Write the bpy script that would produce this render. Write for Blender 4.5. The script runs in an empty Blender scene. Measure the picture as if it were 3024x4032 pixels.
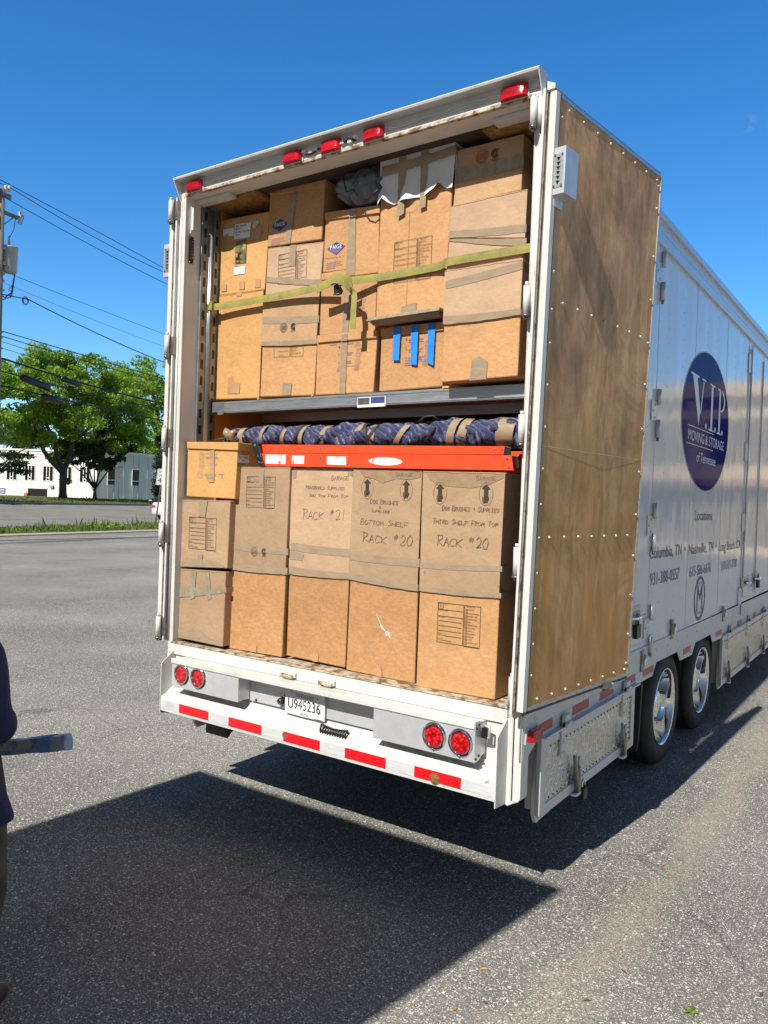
import bpy, bmesh, math, random
from mathutils import Vector, Matrix
R=math.radians
random.seed(7)
sc=bpy.context.scene
col=sc.collection
# ---------------------------------------------------------------- camera
cam=bpy.data.cameras.new('camera'); camo=bpy.data.objects.new('camera',cam); col.objects.link(camo)
CAM=Vector((2.867,-3.510,2.052))
yaw,pit,rol=-0.60427,-0.01490,0.03512
f_=Vector((math.sin(yaw)*math.cos(pit),math.cos(yaw)*math.cos(pit),math.sin(pit)))
r_=Vector((math.cos(yaw),-math.sin(yaw),0)); u_=r_.cross(f_)
r2=r_*math.cos(rol)+u_*math.sin(rol); u2=-r_*math.sin(rol)+u_*math.cos(rol)
m=Matrix((r2,u2,-f_)).transposed().to_4x4(); m.translation=CAM
camo.matrix_world=m
cam.sensor_fit='HORIZONTAL'; cam.sensor_width=36; cam.lens=36*3067/3024
cam.clip_start=.05; cam.clip_end=3000
sc.camera=camo
# ---------------------------------------------------------------- light
TOSUN=Vector((-.012,-1.07,1.0)).normalized()
SUN_EL=math.asin(TOSUN.z)
w=bpy.data.worlds.new('World'); sc.world=w; w.use_nodes=True
nt=w.node_tree; bg=nt.nodes['Background']
sky=nt.nodes.new('ShaderNodeTexSky'); sky.sky_type='NISHITA'; sky.sun_disc=False
sky.sun_elevation=SUN_EL; sky.sun_rotation=math.atan2(TOSUN.x,TOSUN.y)
sky.air_density=1.0; sky.dust_density=.0; sky.ozone_density=6.0; sky.altitude=0
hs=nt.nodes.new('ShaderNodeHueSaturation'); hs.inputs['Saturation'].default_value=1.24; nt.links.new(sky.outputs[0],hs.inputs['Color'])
# sky colour greyed and dimmed towards the sun, making shaded areas neutral and dark
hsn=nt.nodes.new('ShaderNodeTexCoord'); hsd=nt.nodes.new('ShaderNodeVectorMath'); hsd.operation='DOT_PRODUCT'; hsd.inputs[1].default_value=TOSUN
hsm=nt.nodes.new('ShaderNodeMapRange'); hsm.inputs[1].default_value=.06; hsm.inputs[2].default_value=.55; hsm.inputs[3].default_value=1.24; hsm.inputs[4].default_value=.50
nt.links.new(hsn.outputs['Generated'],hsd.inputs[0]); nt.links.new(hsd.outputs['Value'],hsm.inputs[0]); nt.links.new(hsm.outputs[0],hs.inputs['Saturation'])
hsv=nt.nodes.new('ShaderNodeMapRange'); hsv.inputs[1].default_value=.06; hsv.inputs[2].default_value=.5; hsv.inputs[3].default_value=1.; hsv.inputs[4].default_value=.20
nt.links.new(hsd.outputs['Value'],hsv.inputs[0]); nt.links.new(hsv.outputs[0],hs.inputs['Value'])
# one faint wisp of cloud low in the north
wtc=nt.nodes.new('ShaderNodeTexCoord'); wn=nt.nodes.new('ShaderNodeTexNoise'); wn.inputs['Scale'].default_value=55; wn.inputs['Detail'].default_value=6
wv=nt.nodes.new('ShaderNodeVectorMath'); wv.operation='DISTANCE'; cd=(f_*3067+r2*(2945-1512)-u2*(482-2016)).normalized(); wv.inputs[1].default_value=cd
wm=nt.nodes.new('ShaderNodeMapRange'); wm.inputs[1].default_value=.0; wm.inputs[2].default_value=.011; wm.inputs[3].default_value=1; wm.inputs[4].default_value=0
wr=nt.nodes.new('ShaderNodeMapRange'); wr.inputs[1].default_value=.42; wr.inputs[2].default_value=.62; wk=nt.nodes.new('ShaderNodeMath'); wk.operation='MULTIPLY'; wk2=nt.nodes.new('ShaderNodeMath'); wk2.operation='MULTIPLY'; wk2.inputs[1].default_value=.11
wx=nt.nodes.new('ShaderNodeMix'); wx.data_type='RGBA'; wx.inputs[7].default_value=(7,7.5,8,1)
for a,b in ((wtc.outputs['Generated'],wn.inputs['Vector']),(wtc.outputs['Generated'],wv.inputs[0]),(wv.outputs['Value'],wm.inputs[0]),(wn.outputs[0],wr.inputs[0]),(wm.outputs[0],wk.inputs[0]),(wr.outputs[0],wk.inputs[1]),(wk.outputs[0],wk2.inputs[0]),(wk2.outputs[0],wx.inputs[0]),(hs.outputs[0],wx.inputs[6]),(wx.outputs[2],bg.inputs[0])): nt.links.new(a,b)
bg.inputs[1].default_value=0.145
sl=bpy.data.lights.new('sun','SUN'); sl.energy=5.0; sl.angle=R(.53); sl.color=(1,.955,.88)
so=bpy.data.objects.new('sun',sl); col.objects.link(so); so.location=(0,-20,30)
so.rotation_euler=(-TOSUN).to_track_quat('-Z','Y').to_euler()
sc.view_settings.view_transform='Standard'; sc.view_settings.look='None'
sc.view_settings.exposure=0.35; sc.view_settings.gamma=1
try: sc.view_settings.use_curve_mapping=False
except Exception: pass
# ---------------------------------------------------------------- materials
def nodes_mat(name):
    m=bpy.data.materials.new(name); m.use_nodes=True
    nt=m.node_tree; b=nt.nodes['Principled BSDF']
    return m,nt,b
def N(nt,t,**k):
    n=nt.nodes.new(t)
    for a,v in k.items():
        if a in n.inputs.keys(): n.inputs[a].default_value=v
        else: setattr(n,a,v)
    return n
def mat(name,c,rough=.5,metal=0.,c2=None,ns=6.,nd=4,bump=0.,bs=40.,bd=.002,stretch=None,coat=0.,c3=None,ns3=1.,lo=.35,hi=.65,t3=(.55,.7),spec=None):
    """two tone noise colour, optional third tone patches, optional bump"""
    m,nt,b=nodes_mat(name); L=nt.links.new
    tc=N(nt,'ShaderNodeTexCoord'); vec=tc.outputs['Object']
    if stretch:
        mp=N(nt,'ShaderNodeMapping'); mp.inputs['Scale'].default_value=stretch; L(vec,mp.inputs[0]); vec=mp.outputs[0]
    b.inputs['Base Color'].default_value=(*c,1); b.inputs['Roughness'].default_value=rough; b.inputs['Metallic'].default_value=metal
    if spec is not None: b.inputs['Specular IOR Level'].default_value=spec
    if coat: b.inputs['Coat Weight'].default_value=coat; b.inputs['Coat Roughness'].default_value=.06
    if c2:
        n=N(nt,'ShaderNodeTexNoise',Scale=ns,Detail=float(nd),Roughness=.62); L(vec,n.inputs['Vector'])
        r=N(nt,'ShaderNodeValToRGB'); r.color_ramp.elements[0].position=lo; r.color_ramp.elements[1].position=hi
        r.color_ramp.elements[0].color=(*c,1); r.color_ramp.elements[1].color=(*c2,1)
        L(n.outputs[0],r.inputs[0]); out=r.outputs[0]
        if c3:
            n3=N(nt,'ShaderNodeTexNoise',Scale=ns3,Detail=6.,Roughness=.65); L(tc.outputs['Object'],n3.inputs['Vector'])
            r3=N(nt,'ShaderNodeValToRGB'); r3.color_ramp.elements[0].position=t3[0]; r3.color_ramp.elements[1].position=t3[1]
            L(n3.outputs[0],r3.inputs[0])
            mx=N(nt,'ShaderNodeMix',data_type='RGBA'); L(r3.outputs[0],mx.inputs[0]); L(out,mx.inputs[6]); mx.inputs[7].default_value=(*c3,1); out=mx.outputs[2]
        L(out,b.inputs['Base Color'])
    if bump:
        n=N(nt,'ShaderNodeTexNoise',Scale=bs,Detail=4.); L(vec,n.inputs['Vector'])
        bp=N(nt,'ShaderNodeBump',Strength=bump,Distance=bd); L(n.outputs[0],bp.inputs['Height']); L(bp.outputs[0],b.inputs['Normal'])
    return m
WHITE=(.80,.80,.78)
M={}
def cardboard(key,c,mott,rib=0.):
    """kraft board: fine fibre mottling, large dents, faint vertical flutes"""
    m,nt,b=nodes_mat(key); L=nt.links.new
    tc=N(nt,'ShaderNodeTexCoord'); V=tc.outputs['Object']
    mp=N(nt,'ShaderNodeMapping'); mp.inputs['Scale'].default_value=(1,1,1.9); L(V,mp.inputs[0])
    n=N(nt,'ShaderNodeTexNoise',Scale=38.,Detail=6.,Roughness=.7); L(mp.outputs[0],n.inputs['Vector'])
    d=tuple(x*(1-mott) for x in c); l=tuple(min(1,x*(1+mott*.8)) for x in c)
    r=N(nt,'ShaderNodeValToRGB'); r.color_ramp.elements[0].position=.36; r.color_ramp.elements[1].position=.62
    r.color_ramp.elements[0].color=(*d,1); r.color_ramp.elements[1].color=(*l,1); L(n.outputs[0],r.inputs[0])
    n2=N(nt,'ShaderNodeTexNoise',Scale=2.4,Detail=5.,Roughness=.6); L(V,n2.inputs['Vector'])
    mr=N(nt,'ShaderNodeMapRange'); mr.inputs[1].default_value=.3; mr.inputs[2].default_value=.7; mr.inputs[3].default_value=.88; mr.inputs[4].default_value=1.08
    L(n2.outputs[0],mr.inputs[0])
    mx=N(nt,'ShaderNodeMix',data_type='RGBA',blend_type='MULTIPLY'); mx.inputs[0].default_value=1
    L(r.outputs[0],mx.inputs[6]); L(mr.outputs[0],mx.inputs[7])
    oi=N(nt,'ShaderNodeObjectInfo'); om=N(nt,'ShaderNodeMapRange'); om.inputs[3].default_value=.90; om.inputs[4].default_value=1.04; L(oi.outputs['Random'],om.inputs[0])
    # scuffed pale and grubby spots
    n6=N(nt,'ShaderNodeTexNoise',Scale=13.,Detail=9.,Roughness=.75); L(V,n6.inputs['Vector']); m6=N(nt,'ShaderNodeMapRange'); m6.inputs[1].default_value=.60; m6.inputs[2].default_value=.72; m6.inputs[3].default_value=1.; m6.inputs[4].default_value=.80; L(n6.outputs[0],m6.inputs[0])
    ov=N(nt,'ShaderNodeMath',operation='MULTIPLY'); L(om.outputs[0],ov.inputs[0]); L(m6.outputs[0],ov.inputs[1])
    mz=N(nt,'ShaderNodeMix',data_type='RGBA',blend_type='MULTIPLY'); mz.inputs[0].default_value=1; L(mx.outputs[2],mz.inputs[6]); L(ov.outputs[0],mz.inputs[7]); L(mz.outputs[2],b.inputs['Base Color'])
    b.inputs['Roughness'].default_value=.72; b.inputs['Specular IOR Level'].default_value=.3
    n4=N(nt,'ShaderNodeTexNoise',Scale=5.,Detail=5.,Roughness=.6); L(V,n4.inputs['Vector'])
    bp=N(nt,'ShaderNodeBump',Strength=.55,Distance=.022); L(n4.outputs[0],bp.inputs['Height'])
    wv=N(nt,'ShaderNodeTexWave',Scale=42.,Distortion=.6); wv.bands_direction='X'; L(V,wv.inputs['Vector'])
    b2=N(nt,'ShaderNodeBump',Strength=.12+rib,Distance=.002); L(wv.outputs[0],b2.inputs['Height']); L(bp.outputs[0],b2.inputs['Normal'])
    L(b2.outputs[0],b.inputs['Normal'])
    M[key]=m
cardboard('kraft_orange',(.52,.285,.13),.11)
cardboard('kraft_mottled',(.48,.255,.115),.15)
cardboard('kraft_tan',(.42,.28,.170),.05,.1)
cardboard('kraft_pink',(.50,.335,.215),.05)
cardboard('kraft_yellow',(.62,.34,.13),.10)
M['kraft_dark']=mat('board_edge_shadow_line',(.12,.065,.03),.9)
cardboard('kraft_pale',(.50,.31,.17),.08)
M['tape']=mat('packing_tape',(.30,.225,.15),.27,c2=(.36,.275,.185),ns=9,bump=.45,bs=9,bd=.006,stretch=(1.2,1,3.4))
M['tapegrey']=mat('aged_packing_tape',(.24,.20,.145),.2,c2=(.34,.29,.22),ns=14,bump=.7,bs=12,bd=.008,stretch=(2,1,1))
M['tapefaint']=mat('clear_tape',(.44,.25,.13),.3,c2=(.50,.30,.16),ns=8,bump=.4,bs=18,bd=.006)
M['torn']=mat('bare_torn_board',(.27,.175,.10),.85,c2=(.33,.22,.13),ns=20,bump=.6,bs=25,bd=.006)
M['bluetape']=mat('blue_masking_tape',(.01,.20,.72),.55,c2=(.015,.24,.80),ns=14,bump=.5,bs=20,bd=.006)
M['label']=mat('white_paper_label',(.72,.72,.74),.6,c2=(.8,.8,.8),ns=9)
M['sticky']=mat('green_sticky_note',(.30,.60,.45),.7,c2=(.33,.63,.48),ns=9)
M['yellow_dot']=mat('yellow_dot_sticker',(.75,.50,.14),.6)
M['picture']=mat('glossy_printed_picture',(.02,.02,.015),.25,c2=(.55,.34,.16),ns=34,nd=6,lo=.42,hi=.66,c3=(.12,.16,.08),ns3=12,t3=(.5,.6))
M['ink']=mat('black_ink',(.035,.028,.022),.7)
M['pen']=mat('marker_pen_ink',(.12,.085,.065),.7,c2=(.24,.165,.11),ns=30)
M['inkblue']=mat('blue_print',(.03,.05,.22),.6)
M['inkpurple']=mat('faded_violet_print',(.14,.10,.22),.6)
M['cloth']=mat('white_sheet_cloth',(.62,.63,.66),.8,c2=(.70,.71,.74),ns=3,bump=.6,bs=5,bd=.03)
M['white']=mat('white_fleet_paint',(.60,.595,.565),.42,c2=(.66,.655,.63),ns=3.5,nd=8,bump=.12,bs=9,bd=.004,c3=(.42,.40,.34),ns3=4,t3=(.54,.80))
M['white_dirty']=mat('scuffed_white_paint',(.57,.56,.53),.45,c2=(.66,.65,.62),ns=7,nd=8,c3=(.36,.31,.24),ns3=22,t3=(.66,.76),bump=.2,bs=20,bd=.002)
M['rusty']=mat('rust_stained_sill_paint',(.36,.30,.22),.6,c2=(.56,.52,.45),ns=11,nd=8,c3=(.17,.085,.025),ns3=15,t3=(.48,.58),bump=.6,bs=60,bd=.004)
M['silver']=mat('silver_painted_aluminium',(.55,.56,.58),.32,.35,c2=(.62,.63,.64),ns=14,bump=.05,bs=40)
M['alu']=mat('worn_aluminium',(.40,.42,.44),.38,.85,c2=(.55,.57,.58),ns=26,nd=8,bump=.2,bs=60,bd=.001,stretch=(.3,1,3))
M['galv']=mat('galvanised_rack_steel',(.24,.26,.28),.42,.75,c2=(.34,.36,.38),ns=12,bump=.1,bs=30)
M['chrome']=mat('polished_chrome',(.80,.81,.82),.035,1.)
M['steel']=mat('dull_steel',(.34,.33,.31),.38,.9,c2=(.22,.21,.20),ns=20)
M['dark']=mat('dark_rubber_seal',(.035,.032,.030),.65,c2=(.10,.085,.07),ns=16,bump=.3,bs=40,stretch=(1,1,.2))
M['gasket']=mat('weathered_door_seal',(.20,.17,.14),.55,c2=(.40,.37,.32),ns=10,nd=8,lo=.4,hi=.7,c3=(.06,.045,.04),ns3=14,t3=(.5,.62),stretch=(1,1,.12))
M['black']=mat('black_plastic',(.012,.012,.013),.4)
M['rubber']=mat('tyre_rubber',(.022,.021,.020),.75,c2=(.035,.033,.031),ns=12,bump=.3,bs=60)
M['chassis']=mat('chassis_black_paint',(.02,.02,.022),.6,c2=(.035,.033,.03),ns=6)
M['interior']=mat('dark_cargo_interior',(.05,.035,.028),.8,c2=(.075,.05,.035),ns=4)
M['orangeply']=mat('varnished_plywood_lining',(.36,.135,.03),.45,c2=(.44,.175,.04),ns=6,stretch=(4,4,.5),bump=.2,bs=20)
M['redchip']=mat('cherry_red_reflective',(.62,.012,.02),.22,c2=(.78,.02,.03),ns=9,c3=(.75,.70,.68),ns3=30,t3=(.71,.73))
M['redtape']=mat('red_reflective_tape',(.70,.012,.018),.3,c2=(.58,.01,.016),ns=40,c3=(.16,.10,.08),ns3=20,t3=(.70,.74))
M['redside']=mat('dull_red_reflective_tape',(.40,.035,.035),.35,c2=(.46,.05,.045),ns=40)
M['white_worn']=mat('worn_white_bumper_paint',(.58,.575,.55),.45,c2=(.66,.655,.63),ns=5,nd=8,c3=(.30,.27,.22),ns3=10,t3=(.60,.70),bump=.35,bs=14,bd=.004)
M['rustspot']=mat('rust_hole',(.09,.04,.015),.8,c2=(.30,.15,.05),ns=60)
M['whitetape']=mat('silver_reflective_tape',(.52,.53,.54),.3,c2=(.60,.61,.62),ns=8,c3=(.40,.41,.42),ns3=5,stretch=(1,1,9))
def glassy(key,c,emit=0):
    m,nt,b=nodes_mat(key); L=nt.links.new
    b.inputs['Base Color'].default_value=(*c,1); b.inputs['Roughness'].default_value=.12
    b.inputs['Coat Weight'].default_value=.6
    tc=N(nt,'ShaderNodeTexCoord'); v=N(nt,'ShaderNodeTexVoronoi',Scale=62.); L(tc.outputs['Object'],v.inputs['Vector'])
    rp=N(nt,'ShaderNodeValToRGB'); rp.color_ramp.elements[0].color=(*[min(1,x*1.25+.03) for x in c],1); rp.color_ramp.elements[1].color=(*[x*.45 for x in c],1)
    rp.color_ramp.elements[1].position=.6
    L(v.outputs[0],rp.inputs[0]); L(rp.outputs[0],b.inputs['Base Color'])
    bp=N(nt,'ShaderNodeBump',Strength=.4,Distance=.004); L(v.outputs[0],bp.inputs['Height']); L(bp.outputs[0],b.inputs['Normal'])
    M[key]=m
glassy('red_lens',(.72,.008,.012)); M['dark_red_lens']=mat('dark_red_lens',(.36,.006,.014),.2,c2=(.50,.010,.02),ns=40,coat=.3); M['lamp_lens']=mat('ribbed_lamp_lens',(.25,.003,.010),.16,c2=(.58,.008,.02),ns=9,stretch=(.6,1,5),coat=.4,bump=.3,bs=80)
M['glass']=mat('dark_window_glass',(.010,.012,.014),.22,spec=.3)
M['logo']=mat('navy_vinyl_decal',(.018,.018,.16),.13,spec=0.,coat=.16)
M['decalgrey']=mat('dark_vinyl_lettering',(.21,.225,.28),.35,spec=0.,coat=.10)
M['decalwhite']=mat('pale_vinyl_lettering',(.85,.87,.90),.35,spec=0.,coat=.1)
# ladder fibreglass
M['orange']=mat('orange_fibreglass',(.86,.075,.018),.4,c2=(.80,.06,.015),ns=12,bump=.1,bs=60)
M['worn_sticker']=mat('scraped_white_sticker',(.74,.70,.68),.5,c2=(.80,.10,.05),ns=30,nd=8,lo=.56,hi=.66,stretch=(1,1,.5))
# strap
def m_strap():
    m,nt,b=nodes_mat('olive_yellow_webbing'); L=nt.links.new
    tc=N(nt,'ShaderNodeTexCoord'); V=tc.outputs['Object']
    n=N(nt,'ShaderNodeTexNoise',Scale=7.,Detail=7.,Roughness=.65); L(V,n.inputs['Vector'])
    r=N(nt,'ShaderNodeValToRGB'); e=r.color_ramp.elements; e[0].position=.33; e[0].color=(.17,.18,.07,1); e[1].position=.68; e[1].color=(.42,.35,.07,1)
    x=r.color_ramp.elements.new(.5); x.color=(.31,.28,.08,1)
    L(n.outputs[0],r.inputs[0]); L(r.outputs[0],b.inputs['Base Color']); b.inputs['Roughness'].default_value=.8
    wv=N(nt,'ShaderNodeTexWave',Scale=95.); wv.bands_direction='X'; L(V,wv.inputs['Vector'])
    bp=N(nt,'ShaderNodeBump',Strength=.5,Distance=.002); L(wv.outputs[0],bp.inputs['Height']); L(bp.outputs[0],b.inputs['Normal'])
    return m
M['strap']=m_strap()
# quilted moving blanket: navy with pale stitching in zigzag rows
def m_quilt():
    m,nt,b=nodes_mat('navy_quilted_blanket'); L=nt.links.new
    tc=N(nt,'ShaderNodeTexCoord'); V=tc.outputs['Object']
    wv=N(nt,'ShaderNodeTexWave',Scale=11.,Distortion=6.,Detail=1.); wv.inputs['Detail Scale'].default_value=.9; wv.bands_direction='DIAGONAL'; L(V,wv.inputs['Vector'])
    r=N(nt,'ShaderNodeValToRGB'); e=r.color_ramp.elements; e[0].position=.90; e[0].color=(.014,.022,.10,1); e[1].position=1.; e[1].color=(.065,.09,.22,1)
    L(wv.outputs[0],r.inputs[0]); L(r.outputs[0],b.inputs['Base Color']); b.inputs['Roughness'].default_value=.85
    b.inputs['Sheen Weight'].default_value=.3
    inv=N(nt,'ShaderNodeMath',operation='MULTIPLY'); inv.inputs[1].default_value=-1; L(wv.outputs[0],inv.inputs[0])
    bp=N(nt,'ShaderNodeBump',Strength=.8,Distance=.02); L(inv.outputs[0],bp.inputs['Height'])
    n=N(nt,'ShaderNodeTexNoise',Scale=18.,Detail=5.); L(V,n.inputs['Vector']); b2=N(nt,'ShaderNodeBump',Strength=.8,Distance=.02); L(n.outputs[0],b2.inputs['Height']); L(bp.outputs[0],b2.inputs['Normal'])
    L(b2.outputs[0],b.inputs['Normal']); return m
M['quilt']=m_quilt()
M['blackstrap']=mat('black_rubber_band',(.02,.022,.022),.6)
# plastic bag
def m_bag():
    m,nt,b=nodes_mat('grey_translucent_film'); L=nt.links.new
    b.inputs['Base Color'].default_value=(.075,.085,.105,1); b.inputs['Roughness'].default_value=.18; b.inputs['Coat Weight'].default_value=.5
    tc=N(nt,'ShaderNodeTexCoord'); n=N(nt,'ShaderNodeTexVoronoi',Scale=7.); n.feature='SMOOTH_F1'; L(tc.outputs['Object'],n.inputs['Vector'])
    bp=N(nt,'ShaderNodeBump',Strength=.7,Distance=.05); L(n.outputs[0],bp.inputs['Height']); L(bp.outputs[0],b.inputs['Normal'])
    return m
M['bag']=m_bag()
# plywood door lining
def m_ply():
    m,nt,b=nodes_mat('weathered_birch_plywood'); L=nt.links.new
    tc=N(nt,'ShaderNodeTexCoord'); V=tc.outputs['Object']
    mp=N(nt,'ShaderNodeMapping'); mp.inputs['Scale'].default_value=(2.2,2.2,.5); L(V,mp.inputs[0])
    n=N(nt,'ShaderNodeTexNoise',Scale=5.,Detail=9.,Roughness=.68,Distortion=.6); L(mp.outputs[0],n.inputs['Vector'])
    r=N(nt,'ShaderNodeValToRGB'); e=r.color_ramp.elements; e[0].position=.34; e[0].color=(.44,.235,.088,1); e[1].position=.68; e[1].color=(.80,.50,.235,1)
    L(n.outputs[0],r.inputs[0])
    n2=N(nt,'ShaderNodeTexNoise',Scale=1.5,Detail=9.,Roughness=.72,Distortion=.8); L(V,n2.inputs['Vector'])
    r2_=N(nt,'ShaderNodeValToRGB'); e=r2_.color_ramp.elements; e[0].position=.36; e[0].color=(.50,.48,.46,1); e[1].position=.62; e[1].color=(1.08,1.04,1,1)
    L(n2.outputs[0],r2_.inputs[0])
    mx=N(nt,'ShaderNodeMix',data_type='RGBA',blend_type='MULTIPLY'); mx.inputs[0].default_value=.85; L(r.outputs[0],mx.inputs[6]); L(r2_.outputs[0],mx.inputs[7])
    # orange water stains, stronger towards the foot of the sheet
    sp=N(nt,'ShaderNodeSeparateXYZ'); L(V,sp.inputs[0])
    n3=N(nt,'ShaderNodeTexNoise',Scale=2.2,Detail=6.,Roughness=.6); L(mp.outputs[0],n3.inputs['Vector'])
    ma=N(nt,'ShaderNodeMath',operation='MULTIPLY_ADD'); ma.inputs[1].default_value=-.16; ma.inputs[2].default_value=.32; L(sp.outputs[2],ma.inputs[0])
    ad=N(nt,'ShaderNodeMath',operation='ADD'); L(n3.outputs[0],ad.inputs[0]); L(ma.outputs[0],ad.inputs[1])
    r3=N(nt,'ShaderNodeValToRGB'); r3.color_ramp.elements[0].position=.42; r3.color_ramp.elements[1].position=.72; L(ad.outputs[0],r3.inputs[0])
    fm=N(nt,'ShaderNodeMath',operation='MULTIPLY'); fm.inputs[1].default_value=.55; L(r3.outputs[0],fm.inputs[0])
    mo=N(nt,'ShaderNodeMix',data_type='RGBA'); L(fm.outputs[0],mo.inputs[0]); L(mx.outputs[2],mo.inputs[6]); mo.inputs[7].default_value=(.50,.25,.055,1)
    L(mo.outputs[2],b.inputs['Base Color']); b.inputs['Roughness'].default_value=.5; b.inputs['Specular IOR Level'].default_value=.22
    bp=N(nt,'ShaderNodeBump',Strength=.35,Distance=.003); L(n.outputs[0],bp.inputs['Height']); L(bp.outputs[0],b.inputs['Normal'])
    return m
M['ply']=m_ply()
def m_osb():
    m,nt,b=nodes_mat('strand_board'); L=nt.links.new
    tc=N(nt,'ShaderNodeTexCoord'); n=N(nt,'ShaderNodeTexVoronoi',Scale=45.); L(tc.outputs['Object'],n.inputs['Vector'])
    r=N(nt,'ShaderNodeValToRGB'); e=r.color_ramp.elements; e[0].color=(.20,.085,.02,1); e[1].color=(.46,.25,.08,1)
    L(n.outputs['Color'],r.inputs[0]); L(r.outputs[0],b.inputs['Base Color']); b.inputs['Roughness'].default_value=.7; return m
M['osb']=m_osb()
# glossy painted trailer skin, slightly buckled between the posts
def m_skin():
    m,nt,b=nodes_mat('glossy_white_skin'); L=nt.links.new
    tc=N(nt,'ShaderNodeTexCoord'); V=tc.outputs['Object']
    b.inputs['Base Color'].default_value=(.66,.685,.72,1); b.inputs['Roughness'].default_value=.12; b.inputs['Specular IOR Level'].default_value=.32; b.inputs['Coat Weight'].default_value=.06; b.inputs['Coat Roughness'].default_value=.03
    mp=N(nt,'ShaderNodeMapping'); mp.inputs['Scale'].default_value=(1,2.4,.55); L(V,mp.inputs[0])
    n=N(nt,'ShaderNodeTexNoise',Scale=1.5,Detail=2.5,Roughness=.45); L(mp.outputs[0],n.inputs['Vector'])
    bp=N(nt,'ShaderNodeBump',Strength=.30,Distance=.04); L(n.outputs[0],bp.inputs['Height']); 
    L(bp.outputs[0],b.inputs['Normal']); L(bp.outputs[0],b.inputs['Coat Normal'])
    return m
M['skin']=m_skin()
# engine turned stainless panel
def m_turned():
    m,nt,b=nodes_mat('hammered_stainless_sheet'); L=nt.links.new
    tc=N(nt,'ShaderNodeTexCoord'); V=tc.outputs['Object']
    b.inputs['Base Color'].default_value=(.80,.79,.74,1); b.inputs['Metallic'].default_value=1; b.inputs['Roughness'].default_value=.09
    n0=N(nt,'ShaderNodeTexNoise',Scale=6.,Detail=3.); L(V,n0.inputs['Vector'])
    mx=N(nt,'ShaderNodeMix',data_type='RGBA',blend_type='ADD'); mx.inputs[0].default_value=.12; L(V,mx.inputs[6]); L(n0.outputs[1],mx.inputs[7])
    v=N(nt,'ShaderNodeTexNoise',Scale=30.,Detail=4.,Distortion=2.2); L(mx.outputs[2],v.inputs['Vector'])
    bp=N(nt,'ShaderNodeBump',Strength=1.,Distance=.009); L(v.outputs[0],bp.inputs['Height']); L(bp.outputs[0],b.inputs['Normal']); return m
M['turned']=m_turned()
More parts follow.
